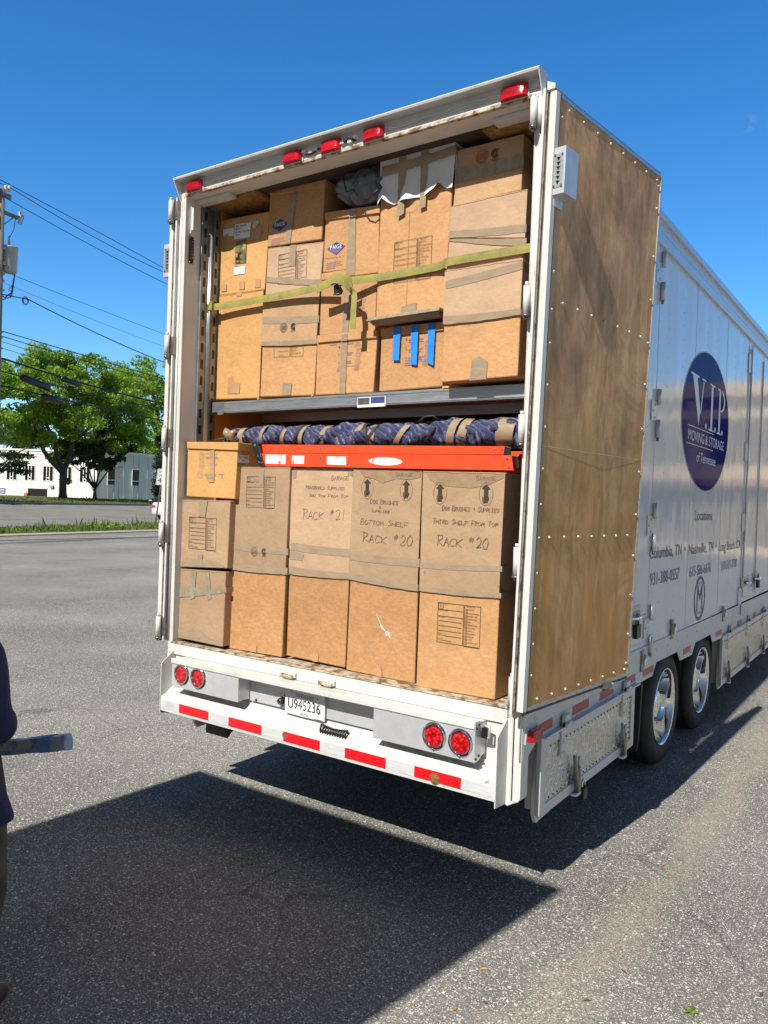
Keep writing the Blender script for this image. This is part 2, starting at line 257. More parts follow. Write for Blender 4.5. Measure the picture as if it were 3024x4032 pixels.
# asphalt with exposed pale aggregate
def m_asphalt(key,base,spk,scale=1.,dens=.5,trail=True):
    m,nt,b=nodes_mat(key); L=nt.links.new
    tc=N(nt,'ShaderNodeTexCoord'); V=tc.outputs['Object']
    n1=N(nt,'ShaderNodeTexNoise',Scale=.55,Detail=7.,Roughness=.62); L(V,n1.inputs['Vector'])
    r1=N(nt,'ShaderNodeValToRGB'); e=r1.color_ramp.elements; e[0].position=.32; e[1].position=.70
    e[0].color=(*[x*.78 for x in base],1); e[1].color=(*[x*1.25 for x in base],1); L(n1.outputs[0],r1.inputs[0])
    n2=N(nt,'ShaderNodeTexNoise',Scale=85.,Detail=4.,Roughness=.7); L(V,n2.inputs['Vector'])
    mr=N(nt,'ShaderNodeMapRange'); mr.inputs[1].default_value=.3; mr.inputs[2].default_value=.7; mr.inputs[3].default_value=.45; mr.inputs[4].default_value=1.6; L(n2.outputs[0],mr.inputs[0])
    mx=N(nt,'ShaderNodeMix',data_type='RGBA',blend_type='MULTIPLY'); mx.inputs[0].default_value=1; L(r1.outputs[0],mx.inputs[6]); L(mr.outputs[0],mx.inputs[7])
    out=mx.outputs[2]
    hs=[]
    for s,th,d in ((88.*scale,dens,.26),(55.*scale,dens+.14,.26),(150.*scale,dens-.16,.28)):
        v=N(nt,'ShaderNodeTexVoronoi',Scale=s); L(V,v.inputs['Vector'])
        sc_=N(nt,'ShaderNodeSeparateColor'); L(v.outputs['Color'],sc_.inputs[0])
        g=N(nt,'ShaderNodeMath',operation='GREATER_THAN'); g.inputs[1].default_value=th; L(sc_.outputs[0],g.inputs[0])
        l=N(nt,'ShaderNodeMath',operation='LESS_THAN'); l.inputs[1].default_value=d+.12; L(v.outputs['Distance'],l.inputs[0])
        k=N(nt,'ShaderNodeMath',operation='MULTIPLY'); L(g.outputs[0],k.inputs[0]); L(l.outputs[0],k.inputs[1])
        cr=N(nt,'ShaderNodeValToRGB'); cr.color_ramp.elements[0].color=(*[x*.42 for x in spk],1); cr.color_ramp.elements[1].color=(*spk,1); L(sc_.outputs[1],cr.inputs[0])
        mm=N(nt,'ShaderNodeMix',data_type='RGBA'); L(k.outputs[0],mm.inputs[0]); L(out,mm.inputs[6]); L(cr.outputs[0],mm.inputs[7]); out=mm.outputs[2]
        hs.append(k.outputs[0])
    if trail:
        # pale grit washed into a wandering strip east of the truck
        sp=N(nt,'ShaderNodeSeparateXYZ'); L(V,sp.inputs[0])
        n3=N(nt,'ShaderNodeTexNoise',Scale=1.6,Detail=5.,Roughness=.6); L(V,n3.inputs['Vector'])
        a=N(nt,'ShaderNodeMath',operation='MULTIPLY_ADD'); a.inputs[1].default_value=-.01; a.inputs[2].default_value=-1.77; L(sp.outputs[1],a.inputs[0])
        ad=N(nt,'ShaderNodeMath',operation='ADD'); L(sp.outputs[0],ad.inputs[0]); L(a.outputs[0],ad.inputs[1])
        nn=N(nt,'ShaderNodeMath',operation='MULTIPLY_ADD'); nn.inputs[1].default_value=.7; nn.inputs[2].default_value=-.35; L(n3.outputs[0],nn.inputs[0])
        a2=N(nt,'ShaderNodeMath',operation='ADD'); L(ad.outputs[0],a2.inputs[0]); L(nn.outputs[0],a2.inputs[1])
        ab=N(nt,'ShaderNodeMath',operation='ABSOLUTE'); L(a2.outputs[0],ab.inputs[0])
        rr=N(nt,'ShaderNodeMapRange'); rr.inputs[1].default_value=.02; rr.inputs[2].default_value=.20; rr.inputs[3].default_value=1; rr.inputs[4].default_value=0; L(ab.outputs[0],rr.inputs[0])
        n5=N(nt,'ShaderNodeTexNoise',Scale=120.,Detail=3.); L(V,n5.inputs['Vector'])
        r5=N(nt,'ShaderNodeMapRange'); r5.inputs[1].default_value=.42; r5.inputs[2].default_value=.56; L(n5.outputs[0],r5.inputs[0])
        kk=N(nt,'ShaderNodeMath',operation='MULTIPLY'); L(rr.outputs[0],kk.inputs[0]); L(r5.outputs[0],kk.inputs[1])
        k2=N(nt,'ShaderNodeMath',operation='MULTIPLY'); k2.inputs[1].default_value=.75; L(kk.outputs[0],k2.inputs[0])
        mm=N(nt,'ShaderNodeMix',data_type='RGBA'); L(k2.outputs[0],mm.inputs[0]); L(out,mm.inputs[6]); mm.inputs[7].default_value=(.40,.34,.25,1); out=mm.outputs[2]
        # hairline cracks, and old oily patches
        wpn=N(nt,'ShaderNodeTexNoise',Scale=1.1,Detail=5.); L(V,wpn.inputs['Vector'])
        wpm=N(nt,'ShaderNodeMix',data_type='RGBA',blend_type='ADD'); wpm.inputs[0].default_value=.55; L(V,wpm.inputs[6]); L(wpn.outputs[1],wpm.inputs[7])
        ve=N(nt,'ShaderNodeTexVoronoi',Scale=.55); ve.feature='DISTANCE_TO_EDGE'; L(wpm.outputs[2],ve.inputs['Vector'])
        vr=N(nt,'ShaderNodeMapRange'); vr.inputs[1].default_value=.001; vr.inputs[2].default_value=.006; vr.inputs[3].default_value=.38; vr.inputs[4].default_value=0; L(ve.outputs['Distance'],vr.inputs[0])
        vn=N(nt,'ShaderNodeTexNoise',Scale=.7,Detail=3.); L(V,vn.inputs['Vector']); vm=N(nt,'ShaderNodeMapRange'); vm.inputs[1].default_value=.44; vm.inputs[2].default_value=.56; L(vn.outputs[0],vm.inputs[0])
        vk=N(nt,'ShaderNodeMath',operation='MULTIPLY'); L(vr.outputs[0],vk.inputs[0]); L(vm.outputs[0],vk.inputs[1])
        mc=N(nt,'ShaderNodeMix',data_type='RGBA'); L(vk.outputs[0],mc.inputs[0]); L(out,mc.inputs[6]); mc.inputs[7].default_value=(.03,.028,.025,1); out=mc.outputs[2]
        pn=N(nt,'ShaderNodeTexNoise',Scale=.38,Detail=6.,Roughness=.62); L(V,pn.inputs['Vector']); pr=N(nt,'ShaderNodeMapRange'); pr.inputs[1].default_value=.40; pr.inputs[2].default_value=.62; pr.inputs[3].default_value=.90; pr.inputs[4].default_value=1.10; L(pn.outputs[0],pr.inputs[0])
        mp2=N(nt,'ShaderNodeMix',data_type='RGBA',blend_type='MULTIPLY'); mp2.inputs[0].default_value=1; L(out,mp2.inputs[6]); L(pr.outputs[0],mp2.inputs[7]); out=mp2.outputs[2]
    L(out,b.inputs['Base Color']); b.inputs['Roughness'].default_value=.85; b.inputs['Specular IOR Level'].default_value=.12
    bp=N(nt,'ShaderNodeBump',Strength=.7,Distance=.008); L(n2.outputs[0],bp.inputs['Height'])
    b2=N(nt,'ShaderNodeBump',Strength=.5,Distance=.004); L(hs[0],b2.inputs['Height']); L(bp.outputs[0],b2.inputs['Normal']); L(b2.outputs[0],b.inputs['Normal'])
    M[key]=m
m_asphalt('lot_asphalt',(.192,.183,.162),(.86,.84,.78),dens=.78)
m_asphalt('road_asphalt',(.20,.195,.185),(.38,.36,.33),scale=.6,dens=.6,trail=False)
M['concrete']=mat('old_concrete',(.36,.31,.24),.85,c2=(.44,.39,.31),ns=4,nd=8,bump=.4,bs=20,bd=.01)
M['kerbc']=mat('kerb_concrete',(.20,.175,.145),.85,c2=(.26,.23,.19),ns=2,nd=8)
M['dirt']=mat('grass_and_soil',(.075,.085,.035),.9,c2=(.12,.13,.05),ns=1.3,nd=8,c3=(.16,.13,.08),ns3=.6,t3=(.55,.7),bump=.6,bs=6,bd=.05)
M['whiteline']=mat('white_road_paint',(.62,.62,.60),.7,c2=(.5,.5,.48),ns=8)
M['yellowline']=mat('yellow_road_paint',(.60,.33,.07),.7,c2=(.5,.28,.07),ns=8)
M['bldg']=mat('white_painted_block_wall',(.82,.80,.76),.8,c2=(.85,.84,.80),ns=.8,nd=6,c3=(.74,.71,.66),ns3=.5,t3=(.5,.7))
M['groove']=mat('wall_joint_grey',(.42,.41,.39),.8)
M['bark']=mat('dark_bark',(.06,.05,.038),.9,c2=(.10,.085,.065),ns=7,stretch=(3,3,.6),bump=.9,bs=16,bd=.03)
M['wood']=mat('weathered_pole_wood',(.17,.145,.12),.85,c2=(.25,.22,.185),ns=5,stretch=(6,6,.4),bump=.5,bs=12,bd=.01)
M['cable']=mat('black_cable',(.012,.012,.02),.6)
M['transf']=mat('grey_transformer_paint',(.34,.37,.37),.4,c2=(.38,.41,.41),ns=3)
M['porcelain']=mat('grey_porcelain',(.5,.5,.5),.3)
def foliage(key,a,b_,c):
    m,nt,b=nodes_mat(key); L=nt.links.new
    tc=N(nt,'ShaderNodeTexCoord'); n=N(nt,'ShaderNodeTexNoise',Scale=1.1,Detail=8.,Roughness=.75); L(tc.outputs['Object'],n.inputs['Vector'])
    r=N(nt,'ShaderNodeValToRGB'); e=r.color_ramp.elements; e[0].position=.36; e[0].color=(*a,1); e[1].position=.64; e[1].color=(*c,1); x=e.new(.5); x.color=(*b_,1)
    L(n.outputs[0],r.inputs[0])
    b.inputs['Roughness'].default_value=.55; b.inputs['Specular IOR Level'].default_value=.3; L(r.outputs[0],b.inputs['Base Color'])
    tr=N(nt,'ShaderNodeBsdfTranslucent'); g=N(nt,'ShaderNodeMix',data_type='RGBA',blend_type='MULTIPLY'); g.inputs[0].default_value=1; L(r.outputs[0],g.inputs[6]); g.inputs[7].default_value=(1.5,1.7,.8,1); L(g.outputs[2],tr.inputs[0])
    ms=N(nt,'ShaderNodeMixShader'); ms.inputs[0].default_value=.35; L(b.outputs[0],ms.inputs[1]); L(tr.outputs[0],ms.inputs[2]); L(ms.outputs[0],nt.nodes['Material Output'].inputs[0])
    M[key]=m
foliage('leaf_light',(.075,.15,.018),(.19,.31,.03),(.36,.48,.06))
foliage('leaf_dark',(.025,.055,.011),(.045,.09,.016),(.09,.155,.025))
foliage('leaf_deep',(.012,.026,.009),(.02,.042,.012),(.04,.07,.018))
foliage('grass_blades',(.07,.10,.02),(.13,.18,.04),(.22,.26,.08))
# ---------------------------------------------------------------- mesh helpers
OFF={}
class MB:
    def __init__(s): s.v=[]; s.f=[]; s.m=[]; s.mats=[]; s.sm=[]
    def mi(s,m):
        if m not in s.mats: s.mats.append(m)
        return s.mats.index(m)
    def add(s,vs,fs,m,smooth=False,T=None):
        o=len(s.v)
        for p in vs:
            p=Vector(p)
            if T is not None: p=T(p) if callable(T) else T@p
            s.v.append(tuple(p))
        k=s.mi(m)
        for f in fs: s.f.append(tuple(i+o for i in f)); s.m.append(k); s.sm.append(smooth)
        return s
    def box(s,x0,x1,y0,y1,z0,z1,m,T=None):
        v=[(x0,y0,z0),(x1,y0,z0),(x1,y1,z0),(x0,y1,z0),(x0,y0,z1),(x1,y0,z1),(x1,y1,z1),(x0,y1,z1)]
        return s.add(v,[(0,3,2,1),(4,5,6,7),(0,1,5,4),(1,2,6,5),(2,3,7,6),(3,0,4,7)],m,T=T)
    def hexa(s,q,d,m):
        """q: front quad TL,TR,BR,BL as (x,y,z); d: depth along y"""
        f=[Vector(p) for p in q]; b=[p+Vector((0,d,0)) for p in f]
        return s.add(f+b,[(3,2,1,0),(4,5,6,7),(0,1,5,4),(2,3,7,6),(1,2,6,5),(3,0,4,7)],m)
    def prism(s,poly,axis,a,b,m,T=None):
        """poly: list of 2d points in the other two axes (order x,y,z without axis)"""
        def P(p,t):
            l=list(p); l.insert(axis,t); return tuple(l)
        n=len(poly); v=[P(p,a) for p in poly]+[P(p,b) for p in poly]
        f=[tuple(range(n))[::-1],tuple(range(n,2*n))]+[(i,(i+1)%n,n+(i+1)%n,n+i) for i in range(n)]
        return s.add(v,f,m,T=T)
    def tube(s,pts,r,m,n=8,cap=True,T=None):
        pts=[Vector(p) for p in pts]; rr=r if isinstance(r,(list,tuple)) else [r]*len(pts)
        vs=[]; up=None
        for i,p in enumerate(pts):
            t=(pts[min(i+1,len(pts)-1)]-pts[max(i-1,0)]).normalized()
            if up is None: up=Vector((0,0,1)) if abs(t.z)<.9 else Vector((1,0,0))
            a=t.cross(up).normalized(); up=a.cross(t).normalized()
            for k in range(n):
                c=2*math.pi*k/n; vs.append(p+(a*math.cos(c)+up*math.sin(c))*rr[i])
        fs=[]
        for i in range(len(pts)-1):
            for k in range(n): fs.append((i*n+k,i*n+(k+1)%n,(i+1)*n+(k+1)%n,(i+1)*n+k))
        if cap: fs.append(tuple(range(n))[::-1]); fs.append(tuple((len(pts)-1)*n+k for k in range(n)))
        return s.add(vs,fs,m,True,T=T)
    def lathe(s,prof,c,axis,m,n=32,T=None,smooth=True):
        """prof: (r, t) pairs, revolved about axis through c"""
        vs=[];c=Vector(c)
        for r,t in prof:
            for k in range(n):
                a=2*math.pi*k/n; p=[r*math.cos(a),r*math.sin(a)]; p.insert(axis,t); vs.append(c+Vector(p))
        fs=[]
        for i in range(len(prof)-1):
            for k in range(n): fs.append((i*n+k,i*n+(k+1)%n,(i+1)*n+(k+1)%n,(i+1)*n+k))
        return s.add(vs,fs,m,smooth,T=T)
    def poly(s,pts,m,T=None): return s.add(pts,[tuple(range(len(pts)))],m,T=T)
    def ribbon(s,pts,w,m,y=None,side=None,k=[0]):
        """flat stroke of width w through 2d points; y: on a plane facing -y; side: on a plane x=side facing +x"""
        for a,b in zip(pts,pts[1:]):
            dx,dz=b[0]-a[0],b[1]-a[1]; l=math.hypot(dx,dz) or 1e-6; ux,uz=dx/l*w/2,dz/l*w/2
            k[0]=(k[0]+1)%23; e=k[0]*.00001
            q=[(a[0]-ux-uz,a[1]-uz+ux),(a[0]-ux+uz,a[1]-uz-ux),(b[0]+ux+uz,b[1]+uz-ux),(b[0]+ux-uz,b[1]+uz+ux)]
            if side is None: s.add([(p[0],y-e,p[1]) for p in q],[(0,1,2,3)],m)
            else: s.add([(side+e,p[0],p[1]) for p in q],[(0,1,2,3)],m)
        return s
def tagit(o,label=None,cat=None,group=None,kind=None):
    if label: o['label']=label
    if cat: o['category']=cat
    if group: o['group']=group
    if kind: o['kind']=kind
    return o
def thing(name,label,cat,loc=(0,0,0),group=None):
    o=bpy.data.objects.new(name,None); col.objects.link(o); o.location=loc; OFF[o]=Vector(loc); o.empty_display_size=.2
    return tagit(o,label,cat,group)
def obj(name,mb,parent=None,bevel=0,label=None,base=None,seg=2,recalc=True):
    off=OFF[parent] if parent else Vector(base or (0,0,0))
    me=bpy.data.meshes.new(name)
    me.from_pydata([tuple(Vector(v)-off) for v in mb.v],[],mb.f)
    for k in mb.mats: me.materials.append(M[k] if isinstance(k,str) else k)
    me.polygons.foreach_set('material_index',mb.m); me.polygons.foreach_set('use_smooth',mb.sm)
    if recalc and len(mb.f)<20000:
        bm=bmesh.new(); bm.from_mesh(me); bmesh.ops.recalc_face_normals(bm,faces=bm.faces); bm.to_mesh(me); bm.free()
    me.update()
    o=bpy.data.objects.new(name,me); col.objects.link(o)
    if parent: o.parent=parent
    else: o.location=off
    OFF[o]=off
    if bevel:
        b=o.modifiers.new('bevel','BEVEL'); b.width=bevel; b.segments=seg; b.limit_method='ANGLE'; b.angle_limit=R(40)
    if label: o['label']=label
    return o
def struct(name,mb,**k): 
    o=obj(name,mb,**k); o['kind']='structure'; return o
_tx={}
def text_polys(s,font_bold=0):
    """mesh of a word in the built in typeface, unit cap height"""
    if s in _tx: return _tx[s]
    cu=bpy.data.curves.new('t','FONT'); cu.body=s; cu.size=1; cu.resolution_u=3
    o=bpy.data.objects.new('t',cu); col.objects.link(o)
    dg=bpy.context.evaluated_depsgraph_get(); me=bpy.data.meshes.new_from_object(o.evaluated_get(dg))
    v=[tuple(x.co) for x in me.vertices]; f=[tuple(p.vertices) for p in me.polygons]
    bpy.data.objects.remove(o); bpy.data.curves.remove(cu); bpy.data.meshes.remove(me)
    _tx[s]=(v,f); return _tx[s]
def text(mb,s,x,z,w,h,m,y=None,side=None,dz=0.,capref=.70):
    """word fitted to width w and cap height h with its base line starting at (x,z)"""
    v,f=text_polys(s); x0=min(p[0] for p in v); x1=max(p[0] for p in v); k=w/(x1-x0)
    out=[]
    for p in v:
        a=(p[0]-x0)*k; c=p[1]*h/capref+dz*a/w
        out.append((x+a,y,z+c) if side is None else (side,x+a,z+c))
    mb.add(out,f,m); return mb
STROKE={'A':[[(0,0),(.5,1),(1,0)],[(.2,.4),(.8,.4)]],'B':[[(0,0),(0,1),(.7,1),(.85,.8),(.7,.55),(0,.52)],[(.7,.52),(1,.28),(.8,0),(0,0)]],
'C':[[(1,.85),(.7,1),(.3,.95),(.02,.6),(.05,.25),(.35,0),(1,.1)]],'D':[[(0,0),(0,1),(.6,.95),(1,.55),(.75,.1),(0,0)]],'E':[[(1,1),(0,1),(0,0),(1,0)],[(0,.5),(.75,.5)]],
'F':[[(1,1),(0,1),(0,0)],[(0,.5),(.75,.5)]],'G':[[(1,.85),(.6,1),(.15,.8),(0,.4),(.3,.02),(.85,.1),(.95,.45),(.55,.45)]],'H':[[(0,0),(0,1)],[(1,0),(1,1)],[(0,.5),(1,.5)]],
'I':[[(.5,0),(.5,1)],[(.2,1),(.8,1)],[(.2,0),(.8,0)]],'J':[[(.8,1),(.8,.2),(.4,0),(.1,.2)]],'K':[[(0,0),(0,1)],[(1,1),(.02,.45),(1,0)]],'L':[[(0,1),(0,0),(.9,0)]],
'M':[[(0,0),(.15,1),(.5,.35),(.85,1),(1,0)]],'N':[[(0,0),(0,1),(1,0),(1,1)]],'O':[[(.5,1),(.1,.8),(0,.4),(.3,.02),(.8,.1),(1,.55),(.8,.9),(.5,1)]],
'P':[[(.1,0),(.1,1),(.75,1),(1,.75),(.7,.5),(.1,.5)]],'R':[[(.1,0),(.1,1),(-.15,.95)],[(.1,1),(.85,.95),(.9,.7),(.15,.45),(1,0)]],'S':[[(1,.9),(.5,1),(.1,.8),(.3,.55),(.8,.4),(.85,.12),(.4,0),(0,.12)]],
'T':[[(0,1),(1,1)],[(.5,1),(.5,0)]],'U':[[(0,1),(.05,.2),(.5,0),(.95,.25),(1,1)]],'V':[[(0,1),(.5,0),(1,1)]],'W':[[(0,1),(.25,0),(.5,.7),(.75,0),(1,1)]],'X':[[(0,0),(1,1)],[(0,1),(1,0)]],
'Y':[[(0,1),(.5,.5),(1,1)],[(.5,.5),(.5,0)]],'Z':[[(0,1),(1,1),(0,0),(1,0)]],'0':[[(.5,1),(.1,.8),(0,.4),(.3,.02),(.8,.1),(1,.55),(.8,.9),(.5,1)]],'1':[[(.5,1),(.5,0)]],
'2':[[(0,.8),(.4,1),(.8,.85),(.75,.5),(.2,.12),(0,.1),(.25,0),(1,.1)]],'3':[[(.05,.9),(.6,1),(.85,.75),(.4,.55),(.9,.35),(.7,.05),(0,.05)]],'#':[[(.3,0),(.4,1)],[(.65,0),(.75,1)],[(0,.35),(1,.4)],[(0,.65),(1,.7)]],
'&':[[(1,0),(.2,.8),(.5,1),(.7,.8),(.1,.3),(.3,0),(.9,.4)]],'+':[[(.5,.15),(.5,.8)],[(.15,.45),(.85,.45)]],'4':[[(.75,0),(.75,1),(0,.35),(1,.35)]],'-':[[(.1,.5),(.9,.5)]]}
def handwrite(mb,s,x,z,w,dz,h,y,m='pen',lw=.0032,jit=.07,side=None):
    n=len(s); adv=w/(n-.25); rnd=random.Random(sum(map(ord,s))+int(x*1000)); first=True
    for i,ch in enumerate(s):
        if ch==' ': first=True; continue
        hh=h*(1.0 if first else .74); cw=adv*(.80 if ch not in '1I' else .62); first=False
        if ch.isdigit(): hh=h
        up=h*.55 if ch=='#' else 0
        if ch=='#': hh=h*.45; cw*=.8
        for st in STROKE.get(ch,[]):
            p=[]; lw_=lw*rnd.uniform(.8,1.3)
            for a,b in st:
                a+=rnd.uniform(-jit,jit); b+=rnd.uniform(-jit,jit)
                p.append((x+i*adv+a*cw+b*hh*.10, z+dz*(i/n)+up+b*hh))
            mb.ribbon(p,lw_,m,y=y,side=side)
# ================================================================ the setting
D2=Vector((-.18415,.98290)); N2=Vector((-.98290,-.18415)); C2=Vector((CAM.x,CAM.y))
def WP(s,D,z=0.):
    p=C2+D2*s+N2*D; return Vector((p.x,p.y,z))
def TZ(D):
    pts=[(-900,.04),(27,.04),(30.6,.175),(47.3,.845),(56.5,1.215),(75,1.05),(900,1.05)]
    for (a,za),(b,zb) in zip(pts,pts[1:]):
        if a<=D<=b: return za+(zb-za)*(D-a)/(b-a)
    return pts[-1][1]
def strip(mb,D0,D1,s0,s1,m,lift=0.,n=1):
    vs=[];fs=[]
    for i in range(n+1):
        D=D0+(D1-D0)*i/n
        for s in (s0,s1): vs.append(WP(s,D,TZ(D)+lift))
    for i in range(n): fs.append((2*i,2*i+1,2*i+3,2*i+2))
    mb.add(vs,fs,m)
g=MB()
vs=[];fs=[];DL=[-700,-300,-100,27,30.6,47.3,56.5,75,150,400,800]
for D in DL:
    for s in (-700,-200,0,100,300,900): vs.append(WP(s,D,TZ(D)-.01))
for i in range(len(DL)-1):
    for j in range(5): fs.append((i*6+j,i*6+j+1,i*6+j+7,i*6+j+6))
g.add(vs,fs,'dirt'); struct('ground',g,recalc=False)
g=MB(); strip(g,-70,26.75,-90,150,'lot_asphalt',.005); struct('parking_lot',g,recalc=False)
g=MB(); strip(g,31,47.0,-200,400,'road_asphalt',.006,4); struct('road',g,recalc=False)
g=MB()
def dbox(mb,D0,D1,s0,s1,h,m,seg=8):
    for k in range(seg):
        a=s0+(s1-s0)*k/seg; b=s0+(s1-s0)*(k+1)/seg-.012
        v=[WP(a,D0,TZ(D0)),WP(b,D0,TZ(D0)),WP(b,D1,TZ(D1)),WP(a,D1,TZ(D1))]
        v+=[p+Vector((0,0,h)) for p in v]
        mb.add(v,[(0,3,2,1),(4,5,6,7),(0,1,5,4),(1,2,6,5),(2,3,7,6),(3,0,4,7)],m)
dbox(g,26.75,27.5,-60,150,.055,'concrete',70); struct('sidewalk_edge',g)
g=MB(); dbox(g,47.0,47.25,-100,300,.16,'kerbc',130); struct('road_kerb',g)
g=MB()
for D,s0,s1,m in ((46.2,20,300,'whiteline'),(39.6,-100,300,'yellowline'),(35.5,-100,300,'yellowline'),(31.6,50,300,'whiteline')): strip(g,D,D+.14,s0,s1,m,.011)
for k in range(-10,30):
    strip(g,43.0,43.12,k*9+5,k*9+8.2,'whiteline',.011)
struct('road_markings',g,recalc=False)
# two grass strips: many blades each
def blades(name,D0,D1,s0,s1,n,h,label,seed,tall=.0):
    rnd=random.Random(seed); mb=MB(); vs=[];fs=[]
    for i in range(n):
        D=rnd.uniform(D0,D1); s=rnd.uniform(s0,s1); z=TZ(D)-.01; a=rnd.uniform(0,6.28); hh=h*rnd.uniform(.4,1.3)*(1+.7*math.sin(s*1.3)*math.sin(s*.37+2))
        if rnd.random()<tall: hh*=2.6
        w_=rnd.uniform(.02,.055); p=WP(s,D,z); dx,dy=math.cos(a)*w_,math.sin(a)*w_
        lx,ly=rnd.uniform(-.35,.35)*hh,rnd.uniform(-.35,.35)*hh; k=len(vs)
        vs+=[(p.x-dx,p.y-dy,z),(p.x+dx,p.y+dy,z),(p.x+lx*.5+dx*.7,p.y+ly*.5+dy*.7,z+hh*.6),(p.x+lx,p.y+ly,z+hh)]
        fs.append((k,k+1,k+2,k+3))
    mb.add(vs,fs,'grass_blades'); o=obj(name,mb,recalc=False)
    tagit(o,label,'grass',kind='stuff')
blades('grass_verge',27.5,30.7,8,70,20000,.15,'rough green weeds and grass between the lot and the road',3,.04)
blades('grass_lawn',47.4,56.5,20,110,15000,.13,'mown grass bank under the trees across the road',4)
# little weeds with broad leaves in the strip
def weed(s,D,r,h,label,seed):
    rnd=random.Random(seed); mb=MB(); vs=[];fs=[]; p0=WP(s,D,TZ(D))
    for i in range(160):
        a=rnd.uniform(0,6.28); q=r*math.sqrt(rnd.random()); z=h*rnd.random()*(1-.5*q/r)
        c=p0+Vector((math.cos(a)*q,math.sin(a)*q,z)); n=Vector((rnd.uniform(-1,1),rnd.uniform(-1,1),rnd.uniform(.2,1))).normalized(); t=n.orthogonal().normalized()*rnd.uniform(.06,.14); u=n.cross(t)*.6; k=len(vs)
        vs+=[c-t,c-u,c+t,c+u]; fs.append((k,k+1,k+2,k+3))
    mb.add(vs,fs,'leaf_light'); o=obj('weed_clump',mb,base=p0,recalc=False); tagit(o,label,'weed','weeds in the verge')
weed(39.2,29.3,.55,.75,'dark leafy weed with a tall spike in the verge',1)
weed(43.4,29.2,1.1,.62,'broad rounded bright weed clump in the verge, right of the spiky one',2)
weed(30.5,29.0,.9,.45,'low weed clump at the left of the verge near the utility pole',5)
# ---------------------------------------------------------------- building across the road
A_=C2+(Vector((-87.97,46.92))-C2); B_=Vector((-82.6,56.5))
def building():
    root=thing('office_building','long low white panelled building with narrow dark windows across the road','building',(-86,52,1.0))
    d=(B_-Vector((-93.65,50.07))).normalized(); n=Vector((d.y,-d.x)); z0,z1=.9,6.75
    def FR(o,dd,nn):
        return lambda p: Vector((o.x+dd.x*p.x+nn.x*p.y, o.y+dd.y*p.x+nn.y*p.y, p.z))
    T=FR(B_,d,n); L=34.
    mb=MB(); mb.box(-L,0,-12,0,z0,z1,'bldg',T=T); obj('wall',mb,root)
    mb=MB(); mb.box(-L,.05,-12,.10,z1,z1+.22,'bldg',T=T); mb.box(-L,.02,-12,.04,z1-.42,z1-.39,'groove',T=T); obj('parapet',mb,root)
    k=0; x=-1.15
    mb=MB()
    while x>-L+3:
        for a in (x-1.35,x-.75,x-.15,x+.35): mb.box(a-.02,a+.012,0,.012,z0,z1-.5,'groove',T=T)
        x-=2.4
    obj('wall_joints',mb,root)
    x=-1.55
    while x>-L+3:
        mb=MB(); f=MB()
        w0=x-.62;w1=x+.62; zb,zt=3.05,4.85
        f.box(w0-.05,w1+.05,0,.05,zb-.08,zt+.05,'bldg',T=T)
        wi=obj('window',f,root)
        for a,b_ in ((w0,w0+.38),(w0+.48,w1-.48),(w1-.38,w1)):
            if a==w0+.48: mb.box(a,b_,.05,.056,zb+.42,zt,'glass',T=T); mb.box(a,b_,.05,.056,zb+.05,zb+.30,'glass',T=T)
            else: mb.box(a,b_,.05,.056,zb,zt,'glass',T=T)
        obj('pane',mb,wi); x-=2.4
    # wing turned away from the sun
    rd=(Vector((-79.2,70.5))-B_).normalized(); rn=Vector((rd.y,-rd.x)); T2=FR(B_,rd,rn)
    rd=Vector((math.sin(R(3)),math.cos(R(3)))); rn=Vector((rd.y,-rd.x)); T2=FR(B_,rd,rn)
    mb=MB(); mb.box(.02,46,-12,-.02,z0,z1+.15,'bldg',T=T2); obj('wall',mb,root)
    mb=MB(); mb.box(0,46.2,-12,.08,z1+.15,z1+.38,'bldg',T=T2); obj('parapet',mb,root)
    mb=MB(); x=2.0
    while x<45: 
        for a in (-.35,.5,1.9): mb.box(x+a-.02,x+a+.02,-.02,.012,z0,z1,'groove',T=T2)
        x+=3.6
    obj('wall_joints',mb,root); x=2.05
    while x<44:
        f=MB(); f.box(x-.55,x+.55,-.02,.04,2.75,4.95,'bldg',T=T2); wi=obj('window',f,root)
        mb=MB(); mb.box(x-.48,x+.48,.04,.046,3.5,4.9,'glass',T=T2); mb.box(x-.48,x+.48,.04,.046,2.85,3.36,'glass',T=T2); obj('pane',mb,wi); x+=3.6
    # small sign board, basement opening
    mb=MB(); mb.box(-13.2,-9.05,.6,.68,1.05,2.05,'label',T=T); sg=obj('notice_board',mb,None,base=tuple(T(Vector((-11,.6,1.05)))))
    tagit(sg,'white board with a blue panel standing low before the white building','sign')
    mb=MB(); mb.box(-13.1,-11.5,.68,.69,1.2,1.9,'inkblue',T=T)
    for k in range(3): mb.box(-13.0,-11.62,.692,.694,1.35+k*.17,1.43+k*.17,'label',T=T)
    mb.box(-10.9,-9.3,.68,.69,1.45,1.52,'groove',T=T); obj('board_print',mb,sg)
    mb=MB(); mb.box(-8.95,-6.4,.0,.02,z0,2.0,'black',T=T); mb.box(-9.05,-6.3,.0,.06,2.0,2.1,'bldg',T=T); obj('low_opening',mb,root)
    for kx in (-6.0,-.6):
        mb=MB(); mb.box(kx,kx+.42,.0,.25,2.2,2.5,'transf',T=T); obj('wall_vent',mb,root)
    mb=MB(); mb.lathe([(0,.48),(.04,.48),(.13,.05),(.2,.04),(.2,0)],tuple(T(Vector((-8.5,1.1,1.1)))),2,'orange',16)
    c=obj('traffic_cone',mb,None,base=tuple(T(Vector((-8.5,1.1,1.2))))); tagit(c,'small orange traffic cone before the dark opening of the white building','cone')
building()
